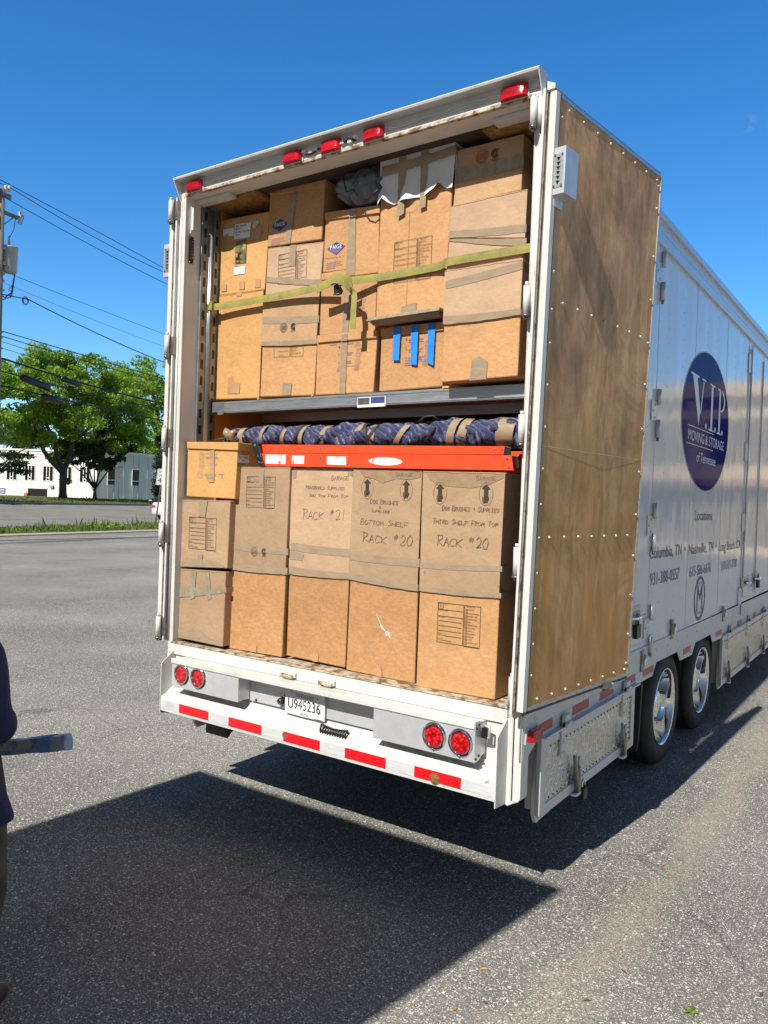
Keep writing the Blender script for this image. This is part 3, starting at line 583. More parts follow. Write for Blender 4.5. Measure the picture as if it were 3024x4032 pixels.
# ---------------------------------------------------------------- trees
def leafcloud(mb,cs,n,size,m,rnd,flat=.55):
    vs=[];fs=[]
    tot=sum(r**2 for _,r in cs)
    for c,r in cs:
        k=int(n*r*r/tot)
        for i in range(k):
            d=Vector((rnd.gauss(0,1),rnd.gauss(0,1),rnd.gauss(0,1))).normalized()*(r*(rnd.random()**.45))
            p=Vector(c)+Vector((d.x,d.y,d.z*flat))
            nn=Vector((rnd.uniform(-1,1),rnd.uniform(-1,1),rnd.uniform(-.2,1.2))).normalized(); t=nn.orthogonal().normalized()
            t.rotate(Matrix.Rotation(rnd.uniform(0,6.28),3,nn)); s_=size*rnd.uniform(.5,1.25); u=nn.cross(t)*s_*.55; t=t*s_; q=len(vs)
            vs+=[p-t,p-u*.9+t*.1,p+t,p+u]; fs.append((q,q+1,q+2,q+3))
    mb.add(vs,fs,m)
def tree(name,label,base,h,spread,m,n,size,seed,limbs,clear=.25,trunk_r=.3,nc=40,group=None,flat=.55,lean=0,depth=1.,bottom=.3):
    rnd=random.Random(seed); root=thing(name,label,'tree',tuple(base),group); base=Vector(base)
    mb=MB(); fork=base+Vector((0,0,h*clear)); ends=[]
    mb.tube([base-Vector((0,0,.1)),base+Vector((0,0,.25)),base+Vector((lean*.3,0,h*clear*.5)),fork],[trunk_r*1.35,trunk_r*1.05,trunk_r*.9,trunk_r*.85],'bark',10)
    cl=[]
    for i in range(limbs):
        a=2*math.pi*i/limbs+rnd.uniform(-.35,.35); rr=spread*rnd.uniform(.55,.85); zz=h*rnd.uniform(.55,.9)
        mid=fork+Vector((math.cos(a)*rr*.45,math.sin(a)*rr*.45*depth,(zz-h*clear)*.5)); end=base+Vector((math.cos(a)*rr,math.sin(a)*rr*depth,zz))
        mb.tube([fork-Vector((0,0,.15)),fork+(mid-fork)*.5+Vector((0,0,-.1)),mid,end],[trunk_r*.62,trunk_r*.45,trunk_r*.3,.04],'bark',7)
        for j in range(4):
            q=mid+(end-mid)*rnd.uniform(0,.8); e=q+Vector((rnd.uniform(-1,1),rnd.uniform(-1,1)*depth,rnd.uniform(-.1,.9)))*spread*.38
            mb.tube([q,(q+e)/2+Vector((0,0,.15)),e],[trunk_r*.2,.05,.02],'bark',5); cl.append(e)
        cl.append(end)
    obj('trunk',mb,root,recalc=False)
    cs=[(e,spread*rnd.uniform(.13,.24)) for e in cl]
    while len(cs)<nc:
        a=rnd.uniform(0,6.28); v=rnd.random(); zz=h*(bottom+(1-bottom)*v); env=spread*math.sqrt(max(.05,1-((v-.38)/.66)**2))
        q=env*math.sqrt(rnd.uniform(.25,1)); cs.append((base+Vector((math.cos(a)*q,math.sin(a)*q*depth,zz)),spread*rnd.uniform(.12,.22)))
    mb=MB(); leafcloud(mb,cs,n,size,m,rnd,flat); obj('crown',mb,root,recalc=False)
    return root
# big shade tree with four spreading limbs, shaped from the photograph
def big_tree():
    rnd=random.Random(11); b=WP(54.2,57,1.25); root=thing('shade_tree','large light green spreading tree with a forked dark trunk across the road','tree',tuple(b))
    mb=MB(); S=lambda s,z,d=0:WP(s,57+d,z)
    mb.tube([b-Vector((0,0,.1)),S(54.2,1.6),S(54.15,2.8),S(54.2,3.9)],[.44,.34,.30,.34],'bark',12)
    limbs=[[S(54.1,3.6),S(53.1,4.3),S(51.9,5.4),S(51.0,6.8),S(49.6,8.6,-1),S(48.4,10.6,-1)],
           [S(54.1,3.9),S(53.4,5.0),S(53.0,6.6),S(52.6,8.4,1),S(52.2,11.,1),S(51.9,13.6,1)],
           [S(54.3,3.9),S(54.9,5.2),S(55.3,6.9),S(55.2,9.,-.5),S(55.8,11.6,-1),S(55.6,14.1,-1)],
           [S(54.4,4.6),S(55.6,5.3),S(57.4,5.5),S(58.8,6.7,1),S(60.6,8.4,1.5),S(62.0,9.6,1.5)],
           [S(55.2,6.6),S(56.4,7.8,2),S(58.4,10.,3),S(60,12.,3)],[S(53.1,6.2),S(54.0,8,3),S(53.2,11,4)],[S(55.,6.4),S(54.6,8,-3),S(56,10.5,-4)]]
    cl=[]
    for i,l in enumerate(limbs):
        r0=.27 if i<4 else .16
        mb.tube(l,[r0*(1-.8*k/(len(l)-1)) for k in range(len(l))],'bark',8); cl+=l[3:] if len(l)>4 else l[2:]
        for k in range(5):
            q=l[rnd.randint(2,len(l)-1)]; e=q+Vector((rnd.uniform(-1,1),rnd.uniform(-1,1),rnd.uniform(-.2,.8)))*2.6
            mb.tube([q,(q+e)/2+Vector((0,0,.2)),e],[.08,.05,.02],'bark',5); cl.append(e)
    obj('trunk',mb,root,recalc=False)
    cs=[(c,rnd.uniform(.9,1.4)) for c in cl]
    # outline of the crown (s,z) as seen from the lot
    def top(s): 
        x=(s-54)/8.6
        return 14.9-3.1*abs(x)**2.2+.55*math.sin(s*2.1)+.35*math.sin(s*5.3)
    def bot(s): return 5.6+1.1*abs(s-54)/8+.5*math.sin(s*1.7) if abs(s-53.5)>2.2 else 7.2
    for i in range(165):
        s=rnd.uniform(44.6,63.8); z=rnd.uniform(bot(s)+.4,top(s)-.5); dd=rnd.uniform(-1,1)*5.2*math.sqrt(max(0,1-((s-54.2)/10)**2))*(1-.35*(z-6)/9)
        cs.append((WP(s,57+dd,z),rnd.uniform(.75,1.35)))
    mb=MB(); leafcloud(mb,cs,60000,.165,'leaf_light',rnd,.55); obj('crown',mb,root,recalc=False)
big_tree()
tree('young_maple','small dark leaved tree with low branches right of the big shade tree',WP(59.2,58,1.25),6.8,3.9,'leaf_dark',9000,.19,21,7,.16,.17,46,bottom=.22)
tree('ivy_tree','tall tree with an ivy covered trunk beside the trailer edge',WP(73.9,62,1.15),16.6,7.6,'leaf_light',17000,.2,23,7,.42,.35,70,bottom=.38)
def ivy():
    rnd=random.Random(3); root=[o for o in bpy.data.objects if o.name.startswith('ivy_tree')][0]; mb=MB(); cs=[(WP(73.9+rnd.uniform(-.5,.5),62+rnd.uniform(-.5,.5),1.5+i*.28),rnd.uniform(.55,.85)) for i in range(26)]
    leafcloud(mb,cs,7000,.14,'leaf_deep',rnd,.8); obj('ivy',mb,root,recalc=False)
ivy()
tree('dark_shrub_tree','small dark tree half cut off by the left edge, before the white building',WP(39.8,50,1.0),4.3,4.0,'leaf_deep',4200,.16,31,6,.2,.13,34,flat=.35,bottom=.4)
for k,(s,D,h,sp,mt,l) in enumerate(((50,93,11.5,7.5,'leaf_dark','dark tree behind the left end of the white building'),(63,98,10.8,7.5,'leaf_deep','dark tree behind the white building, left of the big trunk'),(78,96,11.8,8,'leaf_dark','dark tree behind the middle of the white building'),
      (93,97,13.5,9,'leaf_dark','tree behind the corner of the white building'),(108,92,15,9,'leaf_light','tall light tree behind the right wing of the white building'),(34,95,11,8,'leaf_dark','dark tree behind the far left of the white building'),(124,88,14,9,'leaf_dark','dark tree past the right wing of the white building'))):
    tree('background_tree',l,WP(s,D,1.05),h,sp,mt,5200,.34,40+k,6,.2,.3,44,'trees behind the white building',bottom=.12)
# ---------------------------------------------------------------- utility pole and lines
def pole(s,label,detail):
    D=25.; base=WP(s,D,.04); root=thing('utility_pole',label,'pole',tuple(base),'wooden utility poles')
    mb=MB(); mb.tube([base,base+Vector((0,0,6)),base+Vector((0,0,13.0))],[.19,.165,.135],'wood',14); obj('post',mb,root,recalc=False)
    S=lambda ds,z,d=0: WP(s+ds,D+d,z)
    mb=MB(); 
    def arm(z,l,h=.1):
        a,b=S(-l,z),S(l,z); m_=MB(); t=(b-a).normalized(); n=Vector((-t.y,t.x,0))*.05
        v=[a-n,b-n,b+n,a+n]; v+=[p+Vector((0,0,h)) for p in v]
        m_.add(v,[(0,3,2,1),(4,5,6,7),(0,1,5,4),(1,2,6,5),(2,3,7,6),(3,0,4,7)],'wood'); return m_
    obj('crossarm',arm(12.78,.42,.16),root); obj('crossarm',arm(12.16,.78,.12),root)
    for ds,z in ((.12,12.95),(.28,13.0),(-.3,12.95)):
        mb=MB(); mb.lathe([(0,.24),(.05,.22),(.075,.16),(.04,.12),(.085,.07),(.05,.03),(.02,0)],tuple(S(ds,z,-.1)),2,'porcelain',12); obj('insulator',mb,root)
    if detail:
        mb=MB(); c=S(.44,10.08); mb.lathe([(0,0),(.26,0),(.29,.06),(.29,.86),(.31,.87),(.31,.93),(.18,.98),(0,1.0)],tuple(c),2,'transf',24); tr=obj('transformer',mb,root,recalc=False)
        for z in (10.3,10.85):
            mb=MB(); mb.box(-.2,.2,-.05,.05,-.06,.06,'steel',T=Matrix.Translation(S(.12,z))); obj('bracket',mb,tr)
        mb=MB(); mb.lathe([(0,.4),(.02,.38)]+[(.055 if k%2 else .035,.34-.03*k) for k in range(11)]+[(.05,0)],tuple(S(.42,11.05)),2,'porcelain',10); obj('bushing',mb,tr)
        mb=MB(); mb.tube([S(.44,11.4),S(.60,11.7),S(.66,12.1),S(.72,12.25)],.012,'cable',6); mb.tube([S(.66,10.95),S(.74,10.6),S(.68,9.9),S(.62,9.4),S(.3,9.1),S(.05,9.2)],.025,'cable',6)
        mb.tube([S(.62,10.8),S(.35,10.45),S(0,10.5)],.016,'cable',6); mb.tube([S(.66,9.9),S(.55,9.2),S(.2,9.0),S(.0,9.3)],.018,'cable',6); mb.tube([S(.66,9.7),S(.45,9.45),S(.62,9.35),S(.55,9.15)],.014,'cable',6); obj('drop_lead',mb,root,recalc=False)
        mb=MB(); mb.tube([S(.86,12.48),S(.90,12.2),S(.80,12.02)],.055,'porcelain',8); mb.tube([S(.98,12.5),S(1.02,12.25),S(.9,12.0)],.018,'steel',6); mb.tube([S(.78,12.3),S(.95,12.35)],.03,'steel',6); obj('fuse_cutout',mb,root,recalc=False)
        mb=MB(); mb.tube([S(.10,11.75,-.1),S(.55,12.18,-.1)],.018,'steel',6); obj('arm_brace',mb,root,recalc=False)
        for k in range(8):
            mb=MB(); mb.box(-.05,.05,-.09,.09,-.03,.03,'steel',T=Matrix.Translation(S(.14,[10.2,9.95,9.7,9.35,7.8,7.6,7.2,6.6][k]))); obj('cable_clamp',mb,root)
pole(20.45,'weathered wooden utility pole with a grey transformer at the left edge',True)
pole(64.,'second wooden utility pole farther along the road, mostly hidden by the trailer',False)
pole(-22.,'wooden utility pole behind the photographer along the road',False)
def wire(name,pts,r,label,rad2=None,D=25.,group='overhead lines along the road'):
    """quadratic sag through three measured (s,z) points, run from pole to pole"""
    (a,za),(b,zb),(c,zc)=pts
    def q(x): return za*(x-b)*(x-c)/((a-b)*(a-c))+zb*(x-a)*(x-c)/((b-a)*(b-c))+zc*(x-a)*(x-b)/((c-a)*(c-b))
    sl=(zc-za)/(c-a); mb=MB(); P=[]
    for i in range(46):
        s=a+(64-a)*i/45
        lin=za*.97+ (sl*(s-a)) 
        t=(s-a)/(64-a); sag=4*t*(1-t)
        # straight chord back up to the same height with the measured start slope
        z=za+ (sl*(64-a)/4*1.0)*sag*1.05
        if s<=30: z=q(s) if abs(q(s)-z)<1.2 else z; zl=z; 
        P.append([s,z])
    # blend the far part so that it meets the near part
    z30=[p[1] for p in P if p[0]<=30][-1]
    for p in P:
        if p[0]>30:
            t=(p[0]-30)/(64-30); p[1]=z30+(za-z30)*t*t*1.0+ sl*(p[0]-30)*(1-t)*.9
    mb.tube([WP(s,D,z) for s,z in P],r,'cable',6,cap=False)
    P2=[]
    for i in range(20):
        t=i/19; P2.append(WP(a-(a+22)*t,D,za-4*t*(1-t)*abs(sl)*8))
    mb.tube(P2,r,'cable',6,cap=False)
    o=obj(name,mb,base=tuple(WP(a,D,za)),recalc=False); return tagit(o,label,'cable',group)
WIRES=[([(20.4,13.34),(23.99,13.11),(29.57,12.68)],.014,'topmost overhead wire leaving the pole top'),
([(20.77,13.23),(24.0,12.83),(29.65,12.5)],.014,'second overhead wire just under the topmost one'),
([(20.63,12.77),(24.02,12.42),(29.91,11.99)],.013,'third overhead wire, well below the top pair'),
([(20.69,10.06),(24.11,9.86),(29.9,9.6)],.009,'thin wire starting level with the transformer foot'),
([(20.7,9.64),(24.13,9.35),(29.9,9.0)],.006,'thinnest pale wire between the transformer and the coiled cable'),
([(21.8,9.30),(24.15,8.92),(29.89,8.25)],.020,'twisted black cable with a coiled end below the transformer'),
([(20.76,7.84),(24.19,7.70),(29.89,7.47)],.018,'upper black cable crossing the tree tops'),
([(20.77,7.65),(24.21,7.48),(29.9,7.27)],.016,'second black cable crossing the tree tops'),
([(20.78,7.45),(24.22,7.2),(29.92,6.85)],.010,'slim cable crossing the upper crown of the shade tree'),
([(20.78,7.21),(24.22,6.98),(29.88,6.70)],.010,'slim cable just above the thick bundle'),
([(20.8,6.83),(23.67,6.58),(29.9,6.3)],.038,'thick black cable bundle through the middle of the shade tree'),
([(20.81,6.35),(23.14,6.22),(29.91,6.05)],.024,'black cable carrying the left splice case'),
([(20.83,5.82),(23.7,5.70),(29.9,5.50)],.034,'lowest thick cable bundle with a hanging loop')]
for p,r,l in WIRES: wire('overhead_cable',p,r,l)
for nm,(a,za),(b,zb),r,l in (('splice_case',(21.46,6.27),(22.87,6.02),.14,'large black splice case hung on the cables, left of the other two'),('splice_case',(23.4,6.52),(24.45,6.40),.11,'black splice case on the thick bundle, rightmost of three'),('splice_case',(22.49,5.68),(23.43,5.60),.14,'black splice case on the lowest bundle')):
    mb=MB(); A=WP(a,24.9,za);B=WP(b,24.9,zb); mb.tube([A,A+(B-A)*.04,A+(B-A)*.08,A+(B-A)*.92,A+(B-A)*.96,B],[r*.4,r*.8,r,r,r*.8,r*.4],'black',14); o=obj(nm,mb,base=tuple(A),recalc=False); tagit(o,l,'splice case','splice cases on the cables')
mb=MB(); mb.tube([WP(24.9+.33*math.cos(t*.33),24.95,5.42+.33*math.sin(t*.33)) for t in range(20)],.014,'cable',6); o=obj('cable_loop',mb,base=tuple(WP(24.9,25,5.4)),recalc=False); tagit(o,'round spare loop of cable hanging from the lowest bundle','cable loop')
mb=MB(); mb.tube([WP(21.65+(.17-.002*t)*math.cos(t*.4),24.98,9.2+(.17-.002*t)*math.sin(t*.4)) for t in range(44)],.011,'cable',6); o=obj('cable_coil',mb,base=tuple(WP(21.65,25,9.2)),recalc=False); tagit(o,'small coil of wire at the end of the twisted cable by the pole','cable coil')
# ---------------------------------------------------------------- speed limit sign
def signpost():
    D=31; c=WP(36.88,D,0); root=thing('speed_limit_sign','white speed limit 40 sign on a leaning metal post by the road','sign',tuple(WP(36.85,D,.18)))
    fx=Vector((.80,.60,0)).normalized(); # face direction roughly to the lot
    look=(C2-Vector((c.x,c.y))).normalized(); t=Vector((-look.y,look.x,0)); nn=Vector((look.x,look.y,0)); lean=.10
    T=lambda p: c+t*(p.x+lean*(p.z-2.5))+nn*p.y+Vector((0,0,p.z))
    mb=MB(); mb.box(-.05,.04,-.07,-.02,.15,3.5,'steel',T=T); obj('post',mb,root)
    mb=MB(); mb.prism([(-.30,2.53),(-.27,2.50),(.31,2.50),(.34,2.53),(.34,3.43),(.31,3.46),(-.27,3.46),(-.30,3.43)],1,-.015,.0,'label',T=T); f=obj('sign_face',mb,root)
    mb=MB(); 
    for a in ((-.27,2.54,.31,2.555),(-.27,3.405,.31,3.42),(-.27,2.54,-.255,3.42),(.295,2.54,.31,3.42)): mb.box(a[0],a[2],.001,.002,a[1],a[3],'ink',T=T)
    def tx(s,x,z,w_,h): 
        v,fc=text_polys(s); x0=min(p[0] for p in v);x1=max(p[0] for p in v)
        mb.add([T(Vector((x+(p[0]-x0)/(x1-x0)*w_,.003,z+p[1]*h/.7))) for p in v],fc,'ink')
    tx('SPEED',-.19,3.21,.42,.14); tx('LIMIT',-.17,3.01,.38,.14); tx('40',-.21,2.62,.46,.33)
    obj('lettering',mb,f,recalc=False)
    D=52; b=WP(56.0,D,1.0); p2=thing('sign_post','thin galvanised sign post standing edge on beside the shade tree','post',tuple(b))
    mb=MB(); mb.box(-.03,.03,-.03,.03,0,3.35,'galv',T=Matrix.Translation(b)); obj('post',mb,p2)
    mb=MB(); mb.box(-.012,.012,-.3,.3,2.55,3.35,'steel',T=Matrix.Translation(b)@Matrix.Rotation(R(-52),4,'Z')); obj('sign_plate',mb,p2)
signpost()
# ---------------------------------------------------------------- passing cars
def car(label,loc,ang,paint,L=4.7,W=1.9,H=1.66,front_plate=True):
    root=thing('suv',label,'car',tuple(loc)); T=Matrix.Translation(loc)@Matrix.Rotation(ang,4,'Z')
    # side profile (x forward)
    secs=[(-L/2,.45,.95,.82),(-L/2+.12,.32,1.12,.93),(-L/2+.9,.28,1.08,1.),(-.6,.26,1.05,1.),(.7,.26,1.04,1.),(1.35,.27,1.0,1.),(L/2-.35,.30,.88,.96),(L/2-.06,.36,.74,.88),(L/2,.42,.62,.8)]
    vs=[];fs=[];n=10
    for x,z0,z1,wd in secs:
        w_=W/2*wd
        for a,b in ((-1,.0),(-1,.45),(-.985,.8),(-.90,1.),(-.4,1.04),(.4,1.04),(.90,1.),(.985,.8),(1,.45),(1,0.)): vs.append((x,a*w_,z0+(z1-z0)*b))
    for i in range(len(secs)-1):
        for k in range(n): fs.append((i*n+k,i*n+(k+1)%n,(i+1)*n+(k+1)%n,(i+1)*n+k))
    fs.append(tuple(range(n))); fs.append(tuple((len(secs)-1)*n+k for k in range(n)))
    mb=MB(); mb.add(vs,fs,paint,True,T=T); body=obj('body',mb,root)
    cab=[(-L/2+.12,1.05,.80,1.10),(-L/2+.45,H-.12,.70,0),(-.9,H,.72,0),(.3,H-.04,.71,0),(1.25,1.03,.84,0)]
    vs=[(x,sg*W/2*wd,z) for x,z,wd,_ in cab for sg in (-1,1)]; vs+=[(x,sg*W/2*.93,1.0) for x in (-L/2+.12,-1.4,-.6,.4,1.25) for sg in (-1,1)]
    fs=[(2*i,2*i+1,2*i+3,2*i+2) for i in range(4)]; fs2=[(2*i,2*i+2,10+2*i+2,10+2*i) for i in range(4)]+[(2*i+1,2*i+3,10+2*i+3,10+2*i+1) for i in range(4)]
    mb=MB(); mb.add(vs,fs2,'glass',T=T); mb.add(vs,[fs[0],fs[3]],'glass',T=T); mb.add(vs,fs[1:3],paint,T=T); obj('cabin',mb,root)
    for x in (-L/2+.95,L/2-.92):
        for sg in (-1,1):
            mb=MB(); mb.lathe([(.0,-.02),(.2,0),(.34,.02),(.345,.2),(.3,.22),(0,.22)],(x,sg*(W/2-.2)-.1,.34),1,'rubber',20,T=T); wh=obj('wheel',mb,root,recalc=False)
            mb=MB(); mb.lathe([(.0,.0),(.22,0),(.23,.03)],(x,sg*(W/2-.2)+(.125 if sg>0 else -.13),.34),1,'steel',16,T=T); obj('rim',mb,wh,recalc=False)
    fx=L/2
    for sg in (-1,1):
        mb=MB(); mb.box(fx-.16,fx-.03,sg*.62-.16,sg*.62+.16,.66,.76,'whitetape',T=T); obj('headlight',mb,root)
        mb=MB(); mb.box(-fx-.01,-fx+.1,sg*.66-.14,sg*.66+.14,.78,.96,'redchip',T=T); obj('tail_light',mb,root)
        mb=MB(); mb.box(.75,.95,sg*.97-.09,sg*.97+.09,1.02,1.16,paint,T=T); obj('wing_mirror',mb,root)
    mb=MB()
    for sg in (-1,1): mb.box(fx-.05,fx+.02,sg*.24-.2,sg*.24+.2,.50,.76,'black',T=T)
    for sg in (-1,1):
        a=sg*.24; mb.tube([(fx+.03,a-.21,.49),(fx+.03,a-.21,.77),(fx+.03,a+.21,.77),(fx+.03,a+.21,.49),(fx+.03,a-.21,.49)],.014,'chrome',6,T=T)
    obj('grille',mb,root,recalc=False)
    mb=MB(); mb.box(fx+.0,fx+.04,-.16,.16,.34,.46,'label',T=T); obj('number_plate',mb,root)
    mb=MB(); mb.box(-fx-.03,-fx+.02,-.16,.16,.55,.68,'label',T=T); obj('number_plate',mb,root)
M['car_black']=mat('black_car_paint',(.008,.009,.011),.12,coat=.6); M['car_white']=mat('white_car_paint',(.75,.75,.76),.2,coat=.5)
ang=math.atan2(-D2.y,-D2.x)
car('black sport utility car driving toward the lot side on the far lane',WP(53.0,43,TZ(43)),ang,'car_black')
car('white car in the nearest lane, mostly hidden behind the trailer door edge',WP(42.0,33.2,TZ(33.2)),ang+math.pi,'car_white')
# ---------------------------------------------------------------- buildings to the east (mirrored in the trailer skin)
def shop(label,x0,x1,y0,y1,h,m,seed):
    root=thing('shop_building',label,'building',((x0+x1)/2,(y0+y1)/2,0))
    mb=MB(); mb.box(x0,x1,y0,y1,0,h,m); obj('wall',mb,root)
    mb=MB(); mb.box(x0-.15,x1+.1,y0-.1,y1+.1,h,h+.35,'groove'); obj('parapet',mb,root)
    y=y0+2
    while y<y1-3:
        mb=MB(); mb.box(x0-.06,x0,y,y+2.6,.6,2.7,'groove'); w_=obj('window',mb,root); mb=MB(); mb.box(x0-.07,x0-.06,y+.1,y+2.5,.7,2.6,'glass'); obj('pane',mb,w_); y+=4.2
    mb=MB(); mb.box(x0-1.2,x0-.0,y0,y1,2.95,3.15,'roofred'); obj('awning',mb,root)
M['beige']=mat('beige_stucco',(.62,.50,.34),.85,c2=(.66,.54,.38),ns=.6); M['roofred']=mat('terracotta_awning',(.36,.15,.10),.7)
M['brickpink']=mat('pink_brick_wall',(.42,.24,.19),.85,c2=(.48,.29,.23),ns=3)
def pillar_shop():
    root=thing('shop_building','beige shop front with tall piers and a terracotta awning, north east of the lot','building',(16,40,.04))
    mb=MB(); mb.box(3.6,30,37,52,0,8.0,'beige'); obj('wall',mb,root)
    mb=MB(); mb.box(3.4,30.2,36.4,37,7.6,8.3,'beige'); mb.box(3.5,30.1,36.2,36.99,3.3,3.65,'brickpink'); obj('awning',mb,root)
    x=3.8
    while x<29:
        mb=MB(); mb.box(x,x+.55,36.55,36.99,0,7.59,'beige'); obj('pier',mb,root)
        mb=MB(); mb.box(x+.7,x+2.2,36.93,36.99,.5,3.0,'glass'); mb.box(x+.7,x+2.2,36.93,36.99,4.4,6.6,'glass'); obj('window',mb,root); x+=2.55
pillar_shop()
shop('pink brick shop farther north east of the lot',24,40,53,84,4.6,'brickpink',2)
tree('lot_tree','round green tree before the beige piered shop',(8.5,29.5,.04),3.4,1.5,'leaf_dark',5000,.2,51,6,.25,.16,36)
# ---------------------------------------------------------------- unseen second truck, inferred from a shadow, with a canopy added to cast it
def box_truck():
    y1=-6.3; h=4.10; root=thing('box_truck','unseen white box truck with an added canopy that casts the foreground shadow','truck',(0,y1,.045))
    T=Matrix.Translation((-.1,y1,0))
    mb=MB(); mb.box(-1.3,1.3,-9.5,-.03,1.1,h-.06,'white',T=T); obj('cargo_box',mb,root,bevel=.02)
    mb=MB(); q=lambda x,y: (x-.045,y-1.07*(h-.045))
    mb.prism([q(-1.385,.400),q(1.385,.405),q(1.27,-.46),q(1.175,-1.12),q(1.08,-2.2),q(-1.5,-2.2),q(-1.43,-.90)],2,h-.04,h,'white'); mb.box(-1.25,-1.2,-.03,1.9,h-.16,h-.05,'steel',T=T); mb.box(1.0,1.05,-.03,1.5,h-.16,h-.05,'steel',T=T); obj('shadow_canopy',mb,root)  # unseen canopy added, its outline shaped to cast the foreground shadow
    mb=MB(); mb.box(-1.32,1.32,-.03,.0,1.05,h-.06,'silver',T=T); fr=obj('rear_frame',mb,root,bevel=.006)
    mb=MB()
    for k in range(6): mb.box(-1.2,1.2,.001,.02,1.2+k*.4,1.2+k*.4+.38,'white',T=T)
    obj('roller_door',mb,root,bevel=.004)
    mb=MB(); mb.box(-1.1,1.1,-9.4,-.3,.75,1.09,'chassis',T=T); obj('chassis',mb,root)
    mb=MB(); mb.box(-1.2,1.2,-.12,-.0,.5,.68,'steel',T=T); obj('rear_bumper',mb,root)
    for sg in (-1,1):
        for k in range(2):
            mb=MB(); mb.lathe([(.04,.02),(.06,.02),(.06,.045),(.0,.05)],(sg*(1.1-.16*k),-.02,.88),1,'red_lens',16,T=T); obj('tail_light',mb,root,recalc=False)
        for y in (-1.9,-8.2,-11.0):
            mb=MB(); mb.lathe([(.25,-.14),(.44,-.14),(.48,-.1),(.48,.1),(.44,.14),(.25,.14),(.2,.05),(0,.05)],(sg*1.08,y,.525),0,'rubber',24,T=T); obj('wheel',mb,root,recalc=False)
    mb=MB(); mb.prism([(-9.7,.6),(-12.3,.6),(-12.4,1.6),(-11.9,2.7),(-11.2,2.85),(-9.7,2.85)],0,-1.15,1.15,'white',T=T); obj('cab',mb,root,bevel=.03)
    mb=MB(); mb.prism([(-11.95,1.75),(-12.36,1.72),(-11.95,2.62),(-11.6,2.62)],0,-1.16,1.16,'glass',T=T); obj('cab_windows',mb,root)
box_truck()
# ================================================================ the open moving trailer
TR=thing('moving_trailer','long white moving trailer with open rear doors, loaded to the roof with boxes','trailer',(0,6,.045))
XW=1.30; YF=15.5
def P(name,mb,par=TR,**k): return obj(name,mb,par,**k)
# walls, roof, floor
mb=MB()
mb.box(XW-.05,XW,.02,YF,1.09,3.90,'skin'); P('side_wall',mb)
mb=MB(); mb.box(-XW,-XW+.05,.02,YF,1.09,3.90,'skin'); P('side_wall',mb)
mb=MB(); mb.box(-XW+.02,XW-.02,.0,YF,4.075,4.10,'white'); mb.box(-XW+.05,XW-.05,YF-.05,YF,1.0,4.07,'white'); P('roof',mb)
for sg in (-1,1):
    mb=MB(); a,b=(XW,XW+.022) if sg>0 else (-XW-.022,-XW)
    mb.prism([(a,3.885),(b,3.885),(b,3.93),(b-sg*0+0,3.94),(b,4.03),(b+.02*sg if sg>0 else b,4.035),(b+.02*sg if sg>0 else b,4.085),(a,4.105)] if sg>0 else [(b,3.885),(a,3.885),(a,4.035),(a-.02,4.04),(a-.02,4.085),(b,4.105)],1,.02,YF,'silver'); rl=P('roof_rail',mb)
    mb=MB(); y=.1
    while y<11:
        for z in (3.965,4.005):
            x=sg*(XW+.022); mb.add([(x,y-.007,z),(x,y,z+.007),(x,y+.007,z),(x,y,z-.007),(x+sg*.005,y,z)],[(0,1,4),(1,2,4),(2,3,4),(3,0,4)],'silver')
        y+=.055
    P('rail_rivets',mb,rl)['kind']='stuff'
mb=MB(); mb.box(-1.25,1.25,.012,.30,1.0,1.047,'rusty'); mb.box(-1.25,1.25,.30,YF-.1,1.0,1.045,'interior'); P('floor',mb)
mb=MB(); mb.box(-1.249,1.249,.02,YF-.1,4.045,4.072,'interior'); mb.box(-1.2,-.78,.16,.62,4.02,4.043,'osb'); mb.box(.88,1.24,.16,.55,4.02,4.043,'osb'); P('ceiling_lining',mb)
mb=MB()
for sg in (-1,1):
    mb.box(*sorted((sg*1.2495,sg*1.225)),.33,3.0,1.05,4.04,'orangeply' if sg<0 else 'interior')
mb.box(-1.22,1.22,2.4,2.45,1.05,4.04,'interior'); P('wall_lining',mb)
# logistic posts with slots on the left wall
def slotted(x0,x1,y,yb,z0,z1,par,off=0):
    mb=MB(); mb.box(x0,x1,y,yb,z0,z1,'galv'); o=P('logistic_post',mb,par,bevel=.004)
    z=z0+.05+off
    while z<z1-.1:
        s=MB(); s.box(x1-.002,x1+.0015,y+(yb-y)*.3,y+(yb-y)*.62,z,z+.062,'black'); P('slot',s,o); z+=.112
slotted(-1.2495,-1.232,.135,.20,2.30,4.02,TR,.0); slotted(-1.2495,-1.225,.235,.29,2.30,4.0,TR,-.03)
mb=MB(); mb.tube([(-1.225,.216,2.3),(-1.225,.216,4.0)],.012,'galv',8); mb.tube([(-1.23,.205,2.3),(-1.23,.205,4.0)],.008,'alu',8); P('post_channel',mb,recalc=False)
mb=MB(); mb.box(-1.2495,-1.222,.295,.345,2.3,4.03,'orangeply'); op=P('plywood_strip',mb)
